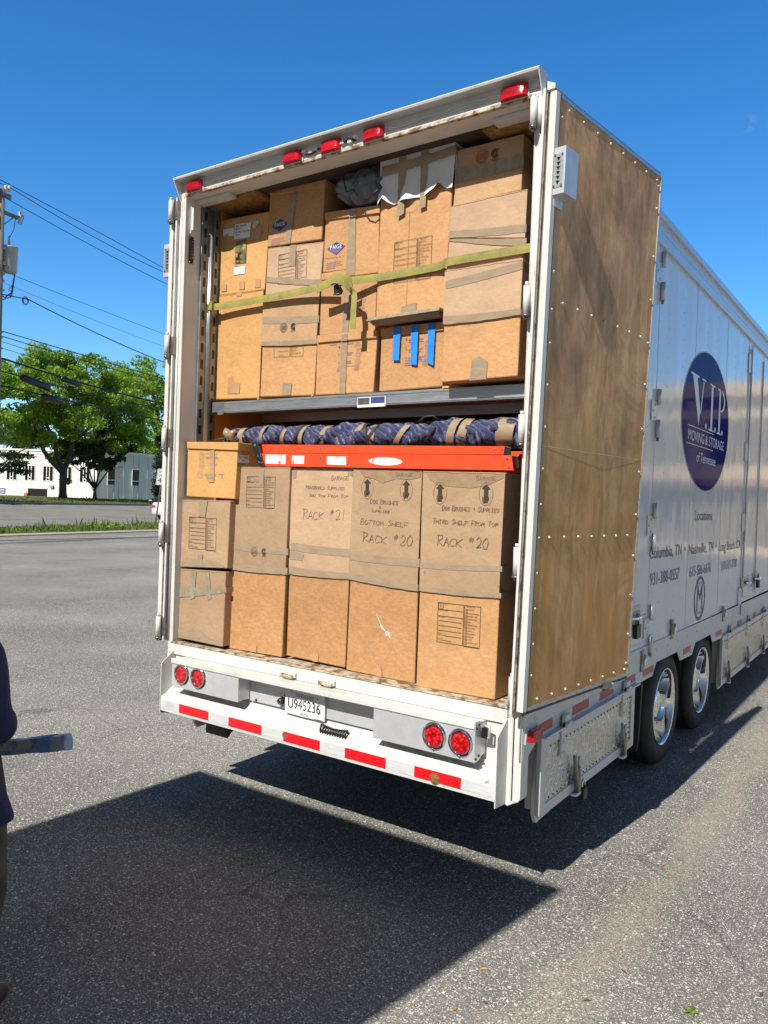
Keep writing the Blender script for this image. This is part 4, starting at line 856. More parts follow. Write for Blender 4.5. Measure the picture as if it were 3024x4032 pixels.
# rear posts: stepped white profiles
for sg in (-1,1):
    X=lambda a: sg*a
    mb=MB()
    poly=[(X(1.296),.02),(X(1.296),.004),(X(1.288),0),(X(1.268),0),(X(1.264),.004),(X(1.258),.004),(X(1.254),0),(X(1.250),.003),(X(1.2505),.130),(X(1.27),.132),(X(1.27),.02)]
    mb.prism(poly,2,.60 if sg>0 else .98,4.035,'white'); po=P('rear_post',mb)
    if sg>0:
        mb=MB(); mb.prism([(1.224,1.0),(1.305,1.02),(1.305,.615),(1.296,.60),(1.268,.585),(1.238,.567),(1.222,.575)],1,.004,.09,'white'); P('post_foot',mb,po,bevel=.004)
        mb=MB(); mb.box(1.2495,1.2505,.0,.13,.6,.6,'white')
    else:
        mb=MB(); mb.prism([(-1.30,1.0),(-1.255,1.0),(-1.255,.60),(-1.30,.60)],1,.004,.09,'white'); P('post_foot',mb,po,bevel=.004)
    mb=MB(); mb.tube([(X(1.283),-.004,1.06),(X(1.283),-.004,4.0)],.0055,'white',8); mb.tube([(X(1.2985),.0,.8 if sg>0 else 1.05),(X(1.2985),.0,3.9)],.004,'white',6); P('post_bead',mb,po,recalc=False)
    # hinges
    for z in (3.94,3.04,2.42,1.78,1.15):
        hx=1.264 if sg>0 else 1.342; mb=MB()
        mb.tube([(X(hx),-.045,z-.068),(X(hx),-.045,z+.068)],.017,'white',12)
        if sg>0: mb.tube([(X(hx+.032),-.03,z-.066),(X(hx+.032),-.03,z+.058)],.0165,'white',12)
        mb.tube([(X(hx),-.045,z-.082),(X(hx),-.045,z-.070)],.020,'steel',12); mb.tube([(X(hx),-.045,z-.094),(X(hx),-.045,z-.084)],.011,'steel',6); mb.tube([(X(hx),-.045,z+.070),(X(hx),-.045,z+.086)],.011,'white',8)
        mb.box(*sorted((X(1.25 if sg>0 else 1.297),X(hx+.01))),-.03,-.001,z-.06,z+.06,'white' if sg>0 else 'steel')
        P('hinge',mb,recalc=False)
# header, with marker lamps and the projecting rain visor
mb=MB(); mb.box(-1.296,1.296,.0,.15,4.032,4.074,'white'); mb.box(-1.296,1.296,.002,.03,4.0745,4.132,'silver'); hd=P('header',mb,bevel=.002)
mb=MB(); mb.prism([(-.006,4.031),(.0,4.028),(.012,4.028),(.012,4.0315),(.0,4.0318),(-.002,4.048),(-.006,4.048)],0,-1.25,1.245,'rusty'); P('header_lip',mb,hd)
for q in ((-1.25,-.93),(.98,1.25)): mb=MB(); mb.box(*q,.08,.15,4.005,4.0315,'white'); P('corner_gusset',mb,hd,bevel=.004)
mb=MB(); mb.box(-1.2495,-1.244,.045,.13,3.80,4.005,'white'); mb.box(-1.244,-1.226,.047,.053,3.82,3.97,'white'); P('corner_gusset',mb,hd,bevel=.004)
mb=MB(); mb.prism([(.03,4.130),(-.062,4.130),(-.071,4.123),(-.076,4.132),(-.068,4.141),(.03,4.141)],0,-1.298,1.298,'white'); P('visor',mb,hd)
for sg in (-1,1):
    mb=MB(); mb.prism([(.012,4.132),(-.070,4.132),(-.068,4.118),(-.004,4.0),(.012,4.0)],0,*sorted((sg*1.297,sg*1.291)),'white'); P('visor_end',mb,hd)
mb=MB(); x=-1.03; pts=[]
for k in range(60):
    x=-1.03+2.06*k/59; pts.append((x,-.006,4.088+.006*math.sin(x*9.)+.004*math.sin(x*23)))
for a,b in ((0,20),(39,59)): mb=MB(); mb.tube(pts[a:b],.0045,'silver',6); P('lamp_wiring',mb,hd,recalc=False)
for x in (-.93,-.72,-.52,.46,.62,.86,1.0): mb=MB(); mb.box(x-.012,x+.012,-.006,.001,4.066,4.078,'silver'); P('wiring_clip',mb,hd)
for x in (-.21,-.16,-.12,.075,.13,.17): mb=MB(); mb.box(x-.014,x+.012,-.02,.0,4.074+.01*math.sin(x*80),4.090+.01*math.sin(x*80),'label'); P('wire_connector',mb,hd)
for q in ([(-.20,-.01,4.075),(-.15,-.018,4.062),(-.1,-.012,4.085),(-.06,-.01,4.075)],[(.08,-.01,4.075),(.12,-.018,4.088),(.17,-.012,4.07)]): mb=MB(); mb.tube(q,.005,'cable',6); P('lamp_lead',mb,hd,recalc=False)
for x in (-1.155,-.302,-.008,.292,1.142):
    mb=MB(); mb.box(x-.078,x+.078,-.008,0,4.040,4.116,'silver'); ml=P('marker_lamp',mb,bevel=.003)
    mb=MB(); w_,n=.072,10; vs=[];fs=[]
    for i in range(n+1):
        u=-1+2*i/n; dep=.010+.022*math.sqrt(max(0,1-abs(u)**3)); 
        for z,kk in ((4.046,1),(4.060,1.02),(4.096,.94),(4.110,.75)): vs.append((x+u*w_,-.008-dep*kk,z))
    for i in range(n):
        for k in range(3): fs.append((i*4+k,(i+1)*4+k,(i+1)*4+k+1,i*4+k+1))
    k0=len(vs); vs+=[(x-w_,-.008,4.046),(x+w_,-.008,4.046),(x+w_,-.008,4.110),(x-w_,-.008,4.110)]
    fs+=[tuple([k0]+[i*4 for i in range(n+1)]+[k0+1]),tuple([k0+3]+[i*4+3 for i in range(n+1)]+[k0+2]),(k0,0,1,2,3,k0+3),(k0+1,n*4,n*4+1,n*4+2,n*4+3,k0+2)]
    mb.add(vs,fs,'lamp_lens'); P('lens',mb,ml)
# vertical slotted light strip on the inner face of the left post
mb=MB(); mb.box(-1.2498,-1.245,.035,.075,3.60,3.78,'black'); mb.prism([(.042,3.625),(.05,3.615),(.062,3.615),(.068,3.625),(.068,3.755),(.06,3.765),(.05,3.765),(.042,3.755)],0,-1.245,-1.236,'black')
for k in range(6): mb.box(-1.236,-1.2345,.050,.061,3.632+k*.021,3.645+k*.021,'steel')
for y,z in ((.04,3.772),(.07,3.768),(.04,3.608),(.07,3.604)): mb.box(-1.245,-1.242,y-.004,y+.004,z-.004,z+.004,'chrome')
P('interior_lamp',mb)
# ---- sill, light bar, bumper
mb=MB(); mb.box(-1.262,1.224,-.002,.012,.972,1.048,'white_dirty'); mb.box(-1.262,1.224,-.009,.014,1.0485,1.0545,'rusty'); P('sill_beam',mb,bevel=.002)
mb=MB(); mb.box(-1.255,1.222,.012,.02,.74,.972,'white'); P('rear_panel',mb)
for x in (-.195,.100):
    mb=MB(); mb.box(x-.055,x+.055,-.022,-.003,.985,1.012,'white_dirty'); mb.tube([(x-.05,-.03,.994),(x+.045,-.03,.990)],.012,'rusty',8); mb.box(x-.01,x+.03,-.036,-.02,.978,1.0,'rusty'); P('door_latch_keeper',mb,bevel=.003)
mb=MB(); mb.prism([(-.118,.947),(-.121,.950),(-.121,.974),(-.118,.978),(.010,.969),(.010,.962),(-.113,.970),(-.113,.947)],0,-1.112,1.108,'white'); lb=P('light_bar',mb)
for x0,x1 in ((-1.112,-.508),(.500,1.106)):
    mb=MB(); mb.box(x0,x1,-.112,-.108,.795 if x0<0 else .783,.968,'silver'); mb.box(x0,x0+.004,-.108,.01,.795,.962,'silver'); mb.box(x1-.004,x1,-.108,.01,.80,.962,'silver'); pl=P('light_panel',mb,lb)
    cs=((-1.018,.887),(-.863,.887)) if x0<0 else ((.877,.869),(1.029,.866))
    for cx,cz in cs:
        mb=MB(); mb.lathe([(.0,-.116),(.030,-.118),(.046,-.116),(.052,-.1125)],(cx,0,cz),1,'red_lens',36); tl=P('tail_light',mb,recalc=False)
        mb=MB(); mb.lathe([(.052,-.112),(.053,-.121),(.058,-.124),(.068,-.119),(.072,-.112)],(cx,0,cz),1,'chrome',36)
        for a in (90,-30,210): mb.lathe([(.0,-.126),(.005,-.125),(.006,-.12)],(cx+.063*math.cos(R(a+60)),0,cz+.063*math.sin(R(a+60))),1,'steel',8)
        P('bezel',mb,tl,recalc=False)
mb=MB(); mb.prism([(-.116,.985),(-.06,.98),(-.055,.93),(-.03,.90),(-.02,.86),(-.045,.80),(-.075,.785),(-.116,.783)],0,1.107,1.112,'silver')
for y,z in ((-.105,.95),(-.08,.965),(-.105,.80),(-.075,.81)): mb.lathe([(.0,.008),(.006,.006),(.007,0)],(1.112,y,z),0,'black',8)
P('end_bracket',mb,lb)
mb=MB(); mb.tube([(1.125,-.045,.955),(1.155,-.05,.955),(1.155,-.05,.90),(1.13,-.045,.90)],.007,'silver',6); mb.box(1.115,1.145,-.055,-.035,.895,.945,'black'); P('hose_bracket',mb,lb,recalc=False)
mb=MB(); mb.box(-.504,.496,-.012,-.006,.79,.925,'silver'); P('recess_panel',mb,lb)
for x in (-.49,-.42): 
    mb=MB(); mb.lathe([(.0,-.02),(.008,-.018),(.009,-.012)],(x-.03,0,.80),1,'black',8); P('bolt',mb,lb,recalc=False)
# licence plate, slightly bowed, with its lamp
mb=MB(); vs=[];fs=[];nn=12
for i in range(nn+1):
    x=-.200+.302*i/nn; y=-.030-.006*math.sin(math.pi*i/nn)
    vs+=[(x,y,.776),(x,y-.002,.922)]
for i in range(nn): fs.append((2*i,2*i+2,2*i+3,2*i+1))
mb.add(vs,fs,'label'); mb.box(-.195,.098,-.024,-.013,.80,.90,'silver'); lp=P('licence_plate',mb,recalc=False)
mb=MB(); yy=-.0378
text(mb,'TENNESSEE',-.118,.884,.145,.020,'ink',y=yy); text(mb,'U945236',-.172,.812,.245,.060,'ink',y=yy); text(mb,'SEMI',-.08,.783,.06,.014,'ink',y=yy)
for q in ([(-.150,.912),(-.135,.906)],[(.04,.900),(.055,.897)]): mb.ribbon(q,.004,'ink',y=yy)
for x,z in ((-.185,.785),(.055,.784)):
    mb.ribbon([(x,z),(x+.022,z),(x+.022,z+.016),(x,z+.016),(x,z)],.001,'pen',y=yy)
mb.ribbon([(.035,.7785),(.085,.7785)],.003,'ink',y=yy)
P('plate_lettering',mb,lp,recalc=False)
mb=MB(); mb.lathe([(0,-.05),(.018,-.046),(.022,-.03),(.024,-.012)],(-.232,0,.835),1,'black',16); mb.box(-.262,-.222,-.02,-.012,.795,.875,'silver'); mb.lathe([(.012,-.054),(.014,-.05)],(-.232,0,.835),1,'steel',12); P('plate_lamp',mb,recalc=False)
# coiled air line tucked under the panel
mb=MB(); pts=[]
for k in range(190):
    t=k/189; a=t*2*math.pi*11; pts.append((.10+.195*t,-.055+.018*math.cos(a),.738+.030*math.sin(a)-.012*math.sin(math.pi*t)))
mb.tube(pts,.0062,'black',7); P('coiled_air_line',mb,recalc=False)
# shelf and bumper
mb=MB(); mb.prism([(.012,.745),(.012,.775),(-.004,.772),(-.012,.757),(-.096,.712),(-.101,.707),(-.1035,.685),(-.1035,.640),(-.101,.615),(-.094,.611),(-.085,.617),(-.085,.70)],0,-1.222,1.222,'white_worn'); bu=P('bumper',mb)
mb=MB(); mb.box(-1.20,1.20,-.1047,-.1038,.634,.690,'whitetape'); P('reflective_tape',mb,bu)
for x0,x1 in ((-1.041,-.767),(-.589,-.313),(-.139,.134),(.312,.584),(.763,1.037)): mb=MB(); mb.box(x0,x1,-.1062,-.1048,.634,.690,'redtape'); P('red_reflective_strip',mb,bu)
mb=MB(); mb.lathe([(0,-.1075),(.022,-.107),(.03,-.1064)],(.885,0,.650),1,'rustspot',9); P('rust_patch',mb,bu); mb=MB(); mb.lathe([(0,-.1075),(.014,-.107),(.02,-.1064)],(-.128,0,.668),1,'rustspot',7); P('rust_patch',mb,bu)
for sg in (-1,1):
    mb=MB(); x0,x1=sorted((sg*1.262,sg*1.222)) 
    mb.prism([(.004,1.0),(-.012,.995),(-.098,.935),(-.108,.92),(-.108,.60 if sg<0 else .585),(.004,.575)],0,*sorted((sg*1.2285,sg*1.2225)),'white_dirty'); P('bumper_end_plate',mb,bevel=.002)
mb=MB(); mb.box(-1.255,-1.226,.0,.012,.62,1.0,'white'); mb.box(1.2,1.224,.0,.012,.6,.98,'white'); P('rear_corner_plate',mb)
# ---- side lower rail with skirts, as an outline in the y,z plane
def yz(pts,x0,x1,m,name,par=TR,**k):
    mb=MB(); mb.prism(pts,0,x0,x1,m); return P(name,mb,par,**k)
rail=[(.02,1.085),(.02,.80),(.06,.80),(.20,.868),(2.22,.852),(2.235,.848),(2.33,.936),(2.925,.930),(3.03,.844),(3.41,.836),(3.53,.925),(4.116,.924),(4.21,.840),(4.6,.83),(4.66,.86),(15.4,.82),(15.4,1.05),(7.3,1.05)]
for sg in (-1,1):
    yz(rail,*sorted((sg*(XW-.0),sg*(XW+.006))),'white','side_rail')
    yz([(.02,1.088),(7.3,1.05),(15.4,1.02),(15.4,1.04),(7.3,1.068),(.02,1.104)],*sorted((sg*XW,sg*(XW+.010))),'silver','rail_cap')
sr=[o for o in bpy.data.objects if o.name.startswith('side_rail')][0]
for y0,y1,z in ((.205,.378,.915),(.66,.924,.915),(1.109,1.365,.912),(1.588,1.82,.912),(1.99,2.257,.905),(3.107,3.361,.900),(4.319,4.596,.893),(4.93,5.1,.888),(5.357,5.622,.88),(6.3,6.5,.873),(6.8,7.05,.87),(7.6,7.85,.865)): mb=MB(); mb.box(XW+.0065,XW+.0078,y0,y1,z-.024,z+.026,'redside'); P('reflective_strip',mb,sr)
for y0,y1,z in ((.378,.66,.915),(.924,1.109,.913),(1.365,1.588,.912),(1.82,1.99,.908),(5.1,5.357,.885)): mb=MB(); mb.box(XW+.0065,XW+.0075,y0,y1,z-.024,z+.026,'whitetape'); P('reflective_strip',mb,sr)
mb=MB()
for k in range(34):
    y=.15+k*.31
    for z in (1.045-.008*y,.985-.009*y):
        if z<.99 and k%2: continue
        mb.lathe([(0,.010),(.010,.009),(.012,.0062)],(XW,y,z),0,'white',10)
P('rail_bolts',mb,recalc=False)
# ---- wall details on the right side
mb=MB()
for y in (2.06,2.34,2.75,3.15,3.55,3.93,4.36,4.75,5.15,5.50,5.9,6.34,6.8,7.2,7.6,8.0):
    z=1.17
    while z<3.86:
        mb.add([(XW,y-.006,z),(XW,y,z+.006),(XW,y+.006,z),(XW,y,z-.006),(XW+.004,y,z)],[(0,1,4),(1,2,4),(2,3,4),(3,0,4)],'skin'); z+=.105
P('panel_rivets',mb)['kind']='stuff'
mb=MB()
for y in (2.075,3.155,4.365,5.45,6.345,7.25): mb.box(XW+.0003,XW+.0016,y-.004,y+.004,1.11,3.88,'silver')
for y0,y1 in ((.4,2.075),(5.55,7.25)): mb.box(XW+.0003,XW+.0016,y0,y1,1.125,1.133,'silver')
P('panel_seams',mb)
mb=MB(); mb.tube([(XW+.012,5.545,1.15),(XW+.012,5.555,3.80)],.009,'silver',8); mb.tube([(XW+.008,6.32,1.15),(XW+.008,6.33,3.80)],.006,'silver',6); P('side_door_rod',mb,recalc=False)
def wall_hinge(y,z):
    mb=MB(); mb.box(XW+.001,XW+.009,y-.10,y+.045,z-.09,z+.05,'silver'); mb.tube([(XW+.018,y+.035,z-.20),(XW+.018,y+.035,z-.075)],.016,'silver',10); mb.tube([(XW+.018,y+.035,z+.03),(XW+.018,y+.035,z+.14)],.016,'silver',10); mb.tube([(XW+.018,y+.035,z-.225),(XW+.018,y+.035,z-.2)],.011,'steel',6)
    for a,b in ((-.07,-.02),(-.02,.02),(-.02,-.065)): mb.lathe([(0,.016),(.009,.013),(.010,.009)],(XW,y+a,z+b),0,'silver',8)
    P('side_door_hinge',mb,recalc=False)
for y,z in ((2.04,3.72),(2.05,2.76),(2.06,1.96),(2.08,1.24)): wall_hinge(y,z)
for y,z in ((5.55,3.64),(5.55,2.70),(5.54,1.95),(5.50,1.16)):
    mb=MB(); mb.box(XW+.001,XW+.012,y-.14,y+.02,z-.10,z+.10,'silver'); mb.box(XW+.012,XW+.024,y-.01,y+.03,z-.20,z-.08,'silver'); mb.box(XW+.012,XW+.024,y-.01,y+.03,z+.08,z+.20,'silver'); P('side_door_hinge',mb,bevel=.003)
def recess(y0,y1,z0,z1,lock):
    mb=MB(); mb.box(XW+.001,XW+.007,y0,y1,z0,z1,'alu'); mb.box(XW+.0072,XW+.0078,y0+.02,y1-.02,z0+.02,z1-.03,'steel'); r_c=P('door_handle_recess',mb)
    mb=MB(); mb.tube([(XW+.02,y0+.03,z1-.06),(XW+.045,(y0+y1)/2,z1-.075),(XW+.03,y1+.02,z1-.07)],.012,'chrome',10); mb.box(XW+.008,XW+.03,y0+.03,y0+.06,z0+.04,z1-.05,'black'); P('handle',mb,r_c,recalc=False)
    if lock:
        yc=(y0+y1)/2+.0; mb=MB(); mb.box(XW+.02,XW+.05,yc-.045,yc+.045,z0-.05,z0+.04,'black'); mb.tube([(XW+.035,yc-.028,z0+.03),(XW+.035,yc-.028,z0+.085),(XW+.035,yc,z0+.11),(XW+.035,yc+.028,z0+.085),(XW+.035,yc+.028,z0+.03)],.007,'steel',8); P('padlock',mb,r_c,recalc=False)
recess(1.55,1.885,1.245,1.40,True); recess(5.66,5.98,1.245,1.36,False); recess(6.2,6.54,1.245,1.37,True)
for y,z in ((2.72,1.13),(4.62,1.06),(1.95,1.0)):
    mb=MB(); mb.box(XW+.006,XW+.016,y-.03,y+.03,z-.07,z+.08,'steel'); mb.tube([(XW+.03,y,z-.03),(XW+.03,y+.01,z+.05)],.010,'chrome',8); P('side_latch',mb,recalc=False)
# ---- company lettering on the side
lx=XW+.0022
mb=MB(); n=64; cy,cz,ry,rz=3.66,2.825,.875,.59
ell=lambda k,f=1: (cy+ry*f*math.cos(2*math.pi*k/n), cz+rz*f*math.sin(2*math.pi*k/n))
mb.add([(lx,*ell(k)) for k in range(n)],[tuple(range(n))],'logo'); lo=P('oval_logo',mb,recalc=False)
mb=MB()
for k in range(n):
    a,b=ell(k,1.0),ell(k+1,1.0); c,d=ell(k+1,1.014),ell(k,1.014); mb.add([(lx,*a),(lx,*b),(lx,*c),(lx,*d)],[(0,1,2,3)],'groove')
sx=lx+.0012; W_='decalwhite'
def sp(pts): mb.add([(sx,a,b) for a,b in pts],[tuple(range(len(pts)))],W_)
Vt,Vb=3.175,2.765
# V with serifs
sp([(3.02,Vt),(3.30,Vt),(3.30,Vt-.014),(3.235,Vt-.02),(3.395,2.86),(3.36,Vb),(3.335,Vb),(3.085,Vt-.02),(3.02,Vt-.014)]); sp([(3.395,2.86),(3.36,Vb),(3.335,Vb),(3.455,Vt-.02),(3.485,Vt-.02)]); sp([(3.40,Vt),(3.55,Vt),(3.55,Vt-.014),(3.40,Vt-.014)])
# I
sp([(3.70,Vt),(3.90,Vt),(3.90,Vt-.014),(3.70,Vt-.014)]); sp([(3.765,Vt-.014),(3.835,Vt-.014),(3.835,Vb+.014),(3.765,Vb+.014)]); sp([(3.70,Vb),(3.90,Vb),(3.90,Vb+.014),(3.70,Vb+.014)])
# P
sp([(4.03,Vt),(4.17,Vt),(4.17,Vt-.014),(4.03,Vt-.014)]); sp([(4.085,Vt-.014),(4.15,Vt-.014),(4.15,Vb+.014),(4.085,Vb+.014)]); sp([(4.03,Vb),(4.20,Vb),(4.20,Vb+.014),(4.03,Vb+.014)])
arc=[(4.17+.17*math.sin(t),Vt-.10+.10*math.cos(t)) for t in [math.pi*i/12 for i in range(13)]]; arc2=[(4.17+.115*math.sin(t),Vt-.10+.085*math.cos(t)) for t in [math.pi*i/12 for i in range(13)]]
for i in range(12): sp([arc[i],arc[i+1],arc2[i+1],arc2[i]])
sp([(4.13,Vt),(4.175,Vt),(4.175,Vt-.015),(4.13,Vt-.015)]); sp([(4.13,Vt-.185),(4.175,Vt-.185),(4.175,Vt-.2),(4.13,Vt-.2)])
for y in (3.60,3.955,4.25): sp([(y+.030*math.cos(t),Vb+.024+.024*math.sin(t)) for t in [2*math.pi*i/12 for i in range(12)]])
text(mb,'MOVING & STORAGE',3.005,2.630,1.35,.085,W_,side=sx); text(mb,'of Tennessee',3.31,2.468,.72,.085,W_,side=sx)
mb.ribbon([(2.98,2.745),(3.9,2.745)],.007,'alu',side=sx); mb.ribbon([(2.95,2.60),(3.9,2.60)],.007,'alu',side=sx)
P('logo_lettering',mb,lo,recalc=False)
G_='decalgrey'
for t_,y,z,w_,h in (('Locations',3.35,1.978,.65,.085),('Columbia, TN',2.06,1.703,.89,.088),('Nashville, TN',3.184,1.693,.93,.088),('Long Beach, CA',4.335,1.682,1.08,.088),('931-388-0557',2.10,1.513,.81,.090),('615-586-6676',3.246,1.505,.785,.088),('310-517-3730',4.48,1.494,.75,.086)):
    mb=MB(); text(mb,t_,y,z,w_,h,G_,side=lx); P('side_lettering',mb,recalc=False)
for y,z in ((3.06,1.745),(4.215,1.735)): mb=MB(); mb.add([(lx,y+.022*math.cos(t),z+.018*math.sin(t)) for t in [2*math.pi*i/12 for i in range(12)]],[tuple(range(12))],G_); P('lettering_dot',mb,recalc=False)
mb=MB(); ey,ez,ea,eb=3.64,1.298,.205,.197
def ering(r0,r1,m,x):
    for k in range(40):
        a,b=2*math.pi*k/40,2*math.pi*(k+1)/40
        mb.add([(x,ey+ea*r0*math.cos(a),ez+eb*r0*math.sin(a)),(x,ey+ea*r0*math.cos(b),ez+eb*r0*math.sin(b)),(x,ey+ea*r1*math.cos(b),ez+eb*r1*math.sin(b)),(x,ey+ea*r1*math.cos(a),ez+eb*r1*math.sin(a))],[(0,1,2,3)],m)
ering(.84,.99,G_,lx)
for pts in ([(3.555,1.20),(3.555,1.305)],[(3.562,1.33),(3.562,1.40),(3.64,1.30),(3.718,1.40),(3.718,1.33)],[(3.725,1.20),(3.725,1.305)]): mb.ribbon(pts,.028,G_,side=lx)
text(mb,'CERTIFIED',3.545,1.420,.19,.018,G_,side=lx); text(mb,'PROMOVER',3.545,1.160,.19,.018,G_,side=lx)
P('round_emblem',mb,recalc=False)
# ---- underbody boxes
def Q(sg,name,mb,*a,**k):
    mb.v=[(x+sg*.014,y,z) for x,y,z in mb.v]; return P(name,mb,*a,**k)
def belly(y0,y1,z0,z1,latches,name='belly_box'):
    for sg in (1,-1):
        A=lambda a,b: sorted((sg*a,sg*b))
        mb=MB(); mb.box(*A(1.19,1.25),y0+.03,y1,z0+.03,z1,'white'); mb.box(*A(.75,1.189),y0+.06,y1,z0+.05,z1-.01,'chassis'); mb.prism([(y0+.02,z1),(y0-.03,z0+.12),(y0-.03,z0+.03),(y0-.0,z0-.018),(y0+.24,z0-.004),(y1,z0+.0),(y1,z1)],0,*A(1.2505,1.272),'white'); bb=Q(sg,name,mb,bevel=.003)  # inner part coloured black to stand in for shade below the bumper
        if sg<0: continue
        mb=MB(); b=.065
        for a in ((y0,y1,z1-b,z1),(y0,y1,z0+.01,z0+b),(y0,y0+b,z0+.02,z1-.01),(y1-b,y1,z0+.02,z1-.01)): mb.box(1.272,1.288+(.002 if a[1]-a[0]<.2 else 0),*a,'silver')
        mb.box(1.272,1.300,y0-.03,y0+.012,z0+.03,z1,'silver'); mb.box(1.262,1.325,y0-.03,y1,z1,z1+.012,'silver'); Q(sg,'frame',mb,bb,bevel=.003)
        mb=MB(); mb.box(1.273,1.280,y0+b,y1-b,z0+b,z1-b,'turned'); Q(sg,'polished_panel',mb,bb)
        mb=MB(); n=int((y1-y0)/.062)
        for k in range(n+1):
            yy=y0+b+.015+(y1-y0-2*b-.03)*k/n
            for z in (z1-b-.014,z0+b+.014): mb.lathe([(0,.0835),(.005,.083),(.006,.080)],(1.2,yy,z),0,'black',6)
        for k in range(7):
            for yy in (y0+b+.012,y1-b-.012): mb.lathe([(0,.0835),(.005,.083),(.006,.080)],(1.2,yy,z0+b+.05+k*(z1-z0-2*b-.1)/6),0,'black',6)
        Q(sg,'panel_rivets',mb,bb,recalc=False)['kind']='stuff'
        for yy in latches:
            mb=MB(); mb.tube([(1.31,yy-.03,z0+.05),(1.315,yy-.055,z0+.14),(1.305,yy-.075,z0+.235)],[.014,.012,.008],'steel',6)
            mb.box(1.292,1.316,yy-.01,yy+.018,z0-.01,z0+.15,'steel'); mb.box(1.288,1.30,yy+.03,yy+.055,z0+.02,z0+.20,'alu'); mb.tube([(1.285,yy-.06,z0+.008),(1.31,yy-.04,z0+.002),(1.31,yy+.02,z0+.0)],.010,'silver',8); Q(sg,'overcentre_latch',mb,bb,recalc=False)
        for yy in [y0+.27+i*1.05 for i in range(int((y1-y0-.2)/1.05)+1)]:
            mb=MB(); mb.box(1.29,1.297,yy-.022,yy+.022,z1-.17,z1+.005,'silver'); mb.tube([(1.325,yy-.05,z1+.02),(1.325,yy+.03,z1+.02)],.016,'silver',10); mb.box(XW+.006,1.325,yy-.05,yy+.03,z1+.012,z1+.07,'silver')
            for z in (z1-.145,z1-.09): mb.lathe([(0,.104),(.008,.102),(.009,.097)],(1.2,yy,z),0,'silver',8)
            Q(sg,'box_hinge',mb,bb,recalc=False)
belly(.262,1.84,.430,.862,(.76,1.60))
belly(4.66,9.6,.33,.845,(5.0,6.05,7.1,8.2))
mb=MB(); yy=.86; mb.box(1.30,1.33,yy-.03,yy+.03,.37,.43,'black'); mb.tube([(1.315,yy-.018,.43),(1.315,yy-.018,.47),(1.315,yy,.485),(1.315,yy+.018,.47),(1.315,yy+.018,.43)],.006,'chrome',8); P('padlock',mb,recalc=False)
# side marker lamp at the rear corner
mb=MB(); mb.prism([(.04,.955),(.16,.94),(.21,.90),(.20,.875),(.03,.88)],0,XW+.006,XW+.014,'silver'); sm=P('side_marker_lamp',mb)
mb=MB(); mb.prism([(1.314,.05),(1.345,.055),(1.35,.12),(1.338,.185),(1.314,.195)],2,.885,.945,'dark_red_lens'); P('lens',mb,sm,bevel=.006)
# ---- wheels
def wheel(x,y,outer=True):
    w_=thingless=MB(); c=(x,y,.497); Rr=.452
    mb=MB(); mb.lathe([(.30,.0),(.33,.012),(.39,.018),(.43,.0),(.449,-.03),(.452,-.06),(.449,-.065),(.449,-.075),(.452,-.08),(.452,-.13),(.449,-.135),(.449,-.145),(.452,-.15),(.45,-.20),(.43,-.235),(.33,-.24),(.30,-.22)],c,0,'rubber',56); ty=P('wheel',mb,recalc=False,label=None)
    mb=MB(); mb.lathe([(.302,-.002),(.306,.008),(.300,.014),(.290,.008),(.283,-.02),(.272,-.10),(.262,-.155),(.245,-.172),(.20,-.176),(.185,-.172),(.15,-.150),(.14,-.10),(.125,-.09),(.115,-.045),(.09,-.035),(0,-.032)],c,0,'chrome',56); P('rim',mb,ty,recalc=False)
    mb=MB()
    for k in range(10):
        a=2*math.pi*k/10; cc=(x,y+.165*math.cos(a),.497+.165*math.sin(a)); mb.lathe([(0,-.118),(.012,-.120),(.016,-.135),(.017,-.16)],cc,0,'chrome',8)
    for k in range(8):
        a=2*math.pi*(k+.5)/8; cc=(x,y+.225*math.cos(a),.497+.225*math.sin(a)); mb.lathe([(0,-.172),(.024,-.1725)],cc,0,'black',12)
    P('wheel_nuts',mb,ty,recalc=False); return ty
for y in (2.84,4.085):
    wheel(1.235,y)
    for x in (1.235-.30,-1.235+.24,-1.235+.54):
        mb=MB(); mb.lathe([(.0,.0),(.29,.0),(.33,.012),(.43,.0),(.452,-.03),(.452,-.20),(.43,-.235),(.29,-.24),(0,-.2)],(x,y,.497),0,'rubber',40); P('wheel',mb,recalc=False)
    mb=MB(); mb.tube([(-1.1,y,.497),(1.1,y,.497)],.075,'chassis',14); P('axle',mb,recalc=False)
mb=MB(); mb.box(-.5,-.38,.6,14,.72,1.0,'chassis'); mb.box(.38,.5,.6,14,.72,1.0,'chassis'); mb.box(-1.25,1.25,.06,14.8,.93,1.0,'chassis'); mb.box(-1.2,1.2,1.95,2.1,.62,.93,'chassis'); mb.box(-1.19,1.19,2.1,5.0,.88,.93,'chassis'); P('chassis',mb)
for sg in (-1,1):
    mb=MB(); mb.prism([(2.0,.93),(2.02,.93),(2.14,.80),(2.10,.42),(2.05,.34),(2.03,.35),(2.07,.42),(2.10,.78)],0,*sorted((sg*.68,sg*1.27)),'rubber'); P('mud_flap',mb)
mb=MB(); mb.prism([(.02,.60),(.02,.50),(.09,.56),(.09,.60)],0,-.92,-.72,'black'); P('step_bracket',mb)
mb=MB(); mb.box(-1.1,1.1,13.2,13.6,.25,.9,'chassis'); mb.box(-.7,-.6,12,12.1,.045,.9,'steel'); mb.box(.6,.7,12,12.1,.045,.9,'steel'); P('landing_gear',mb)
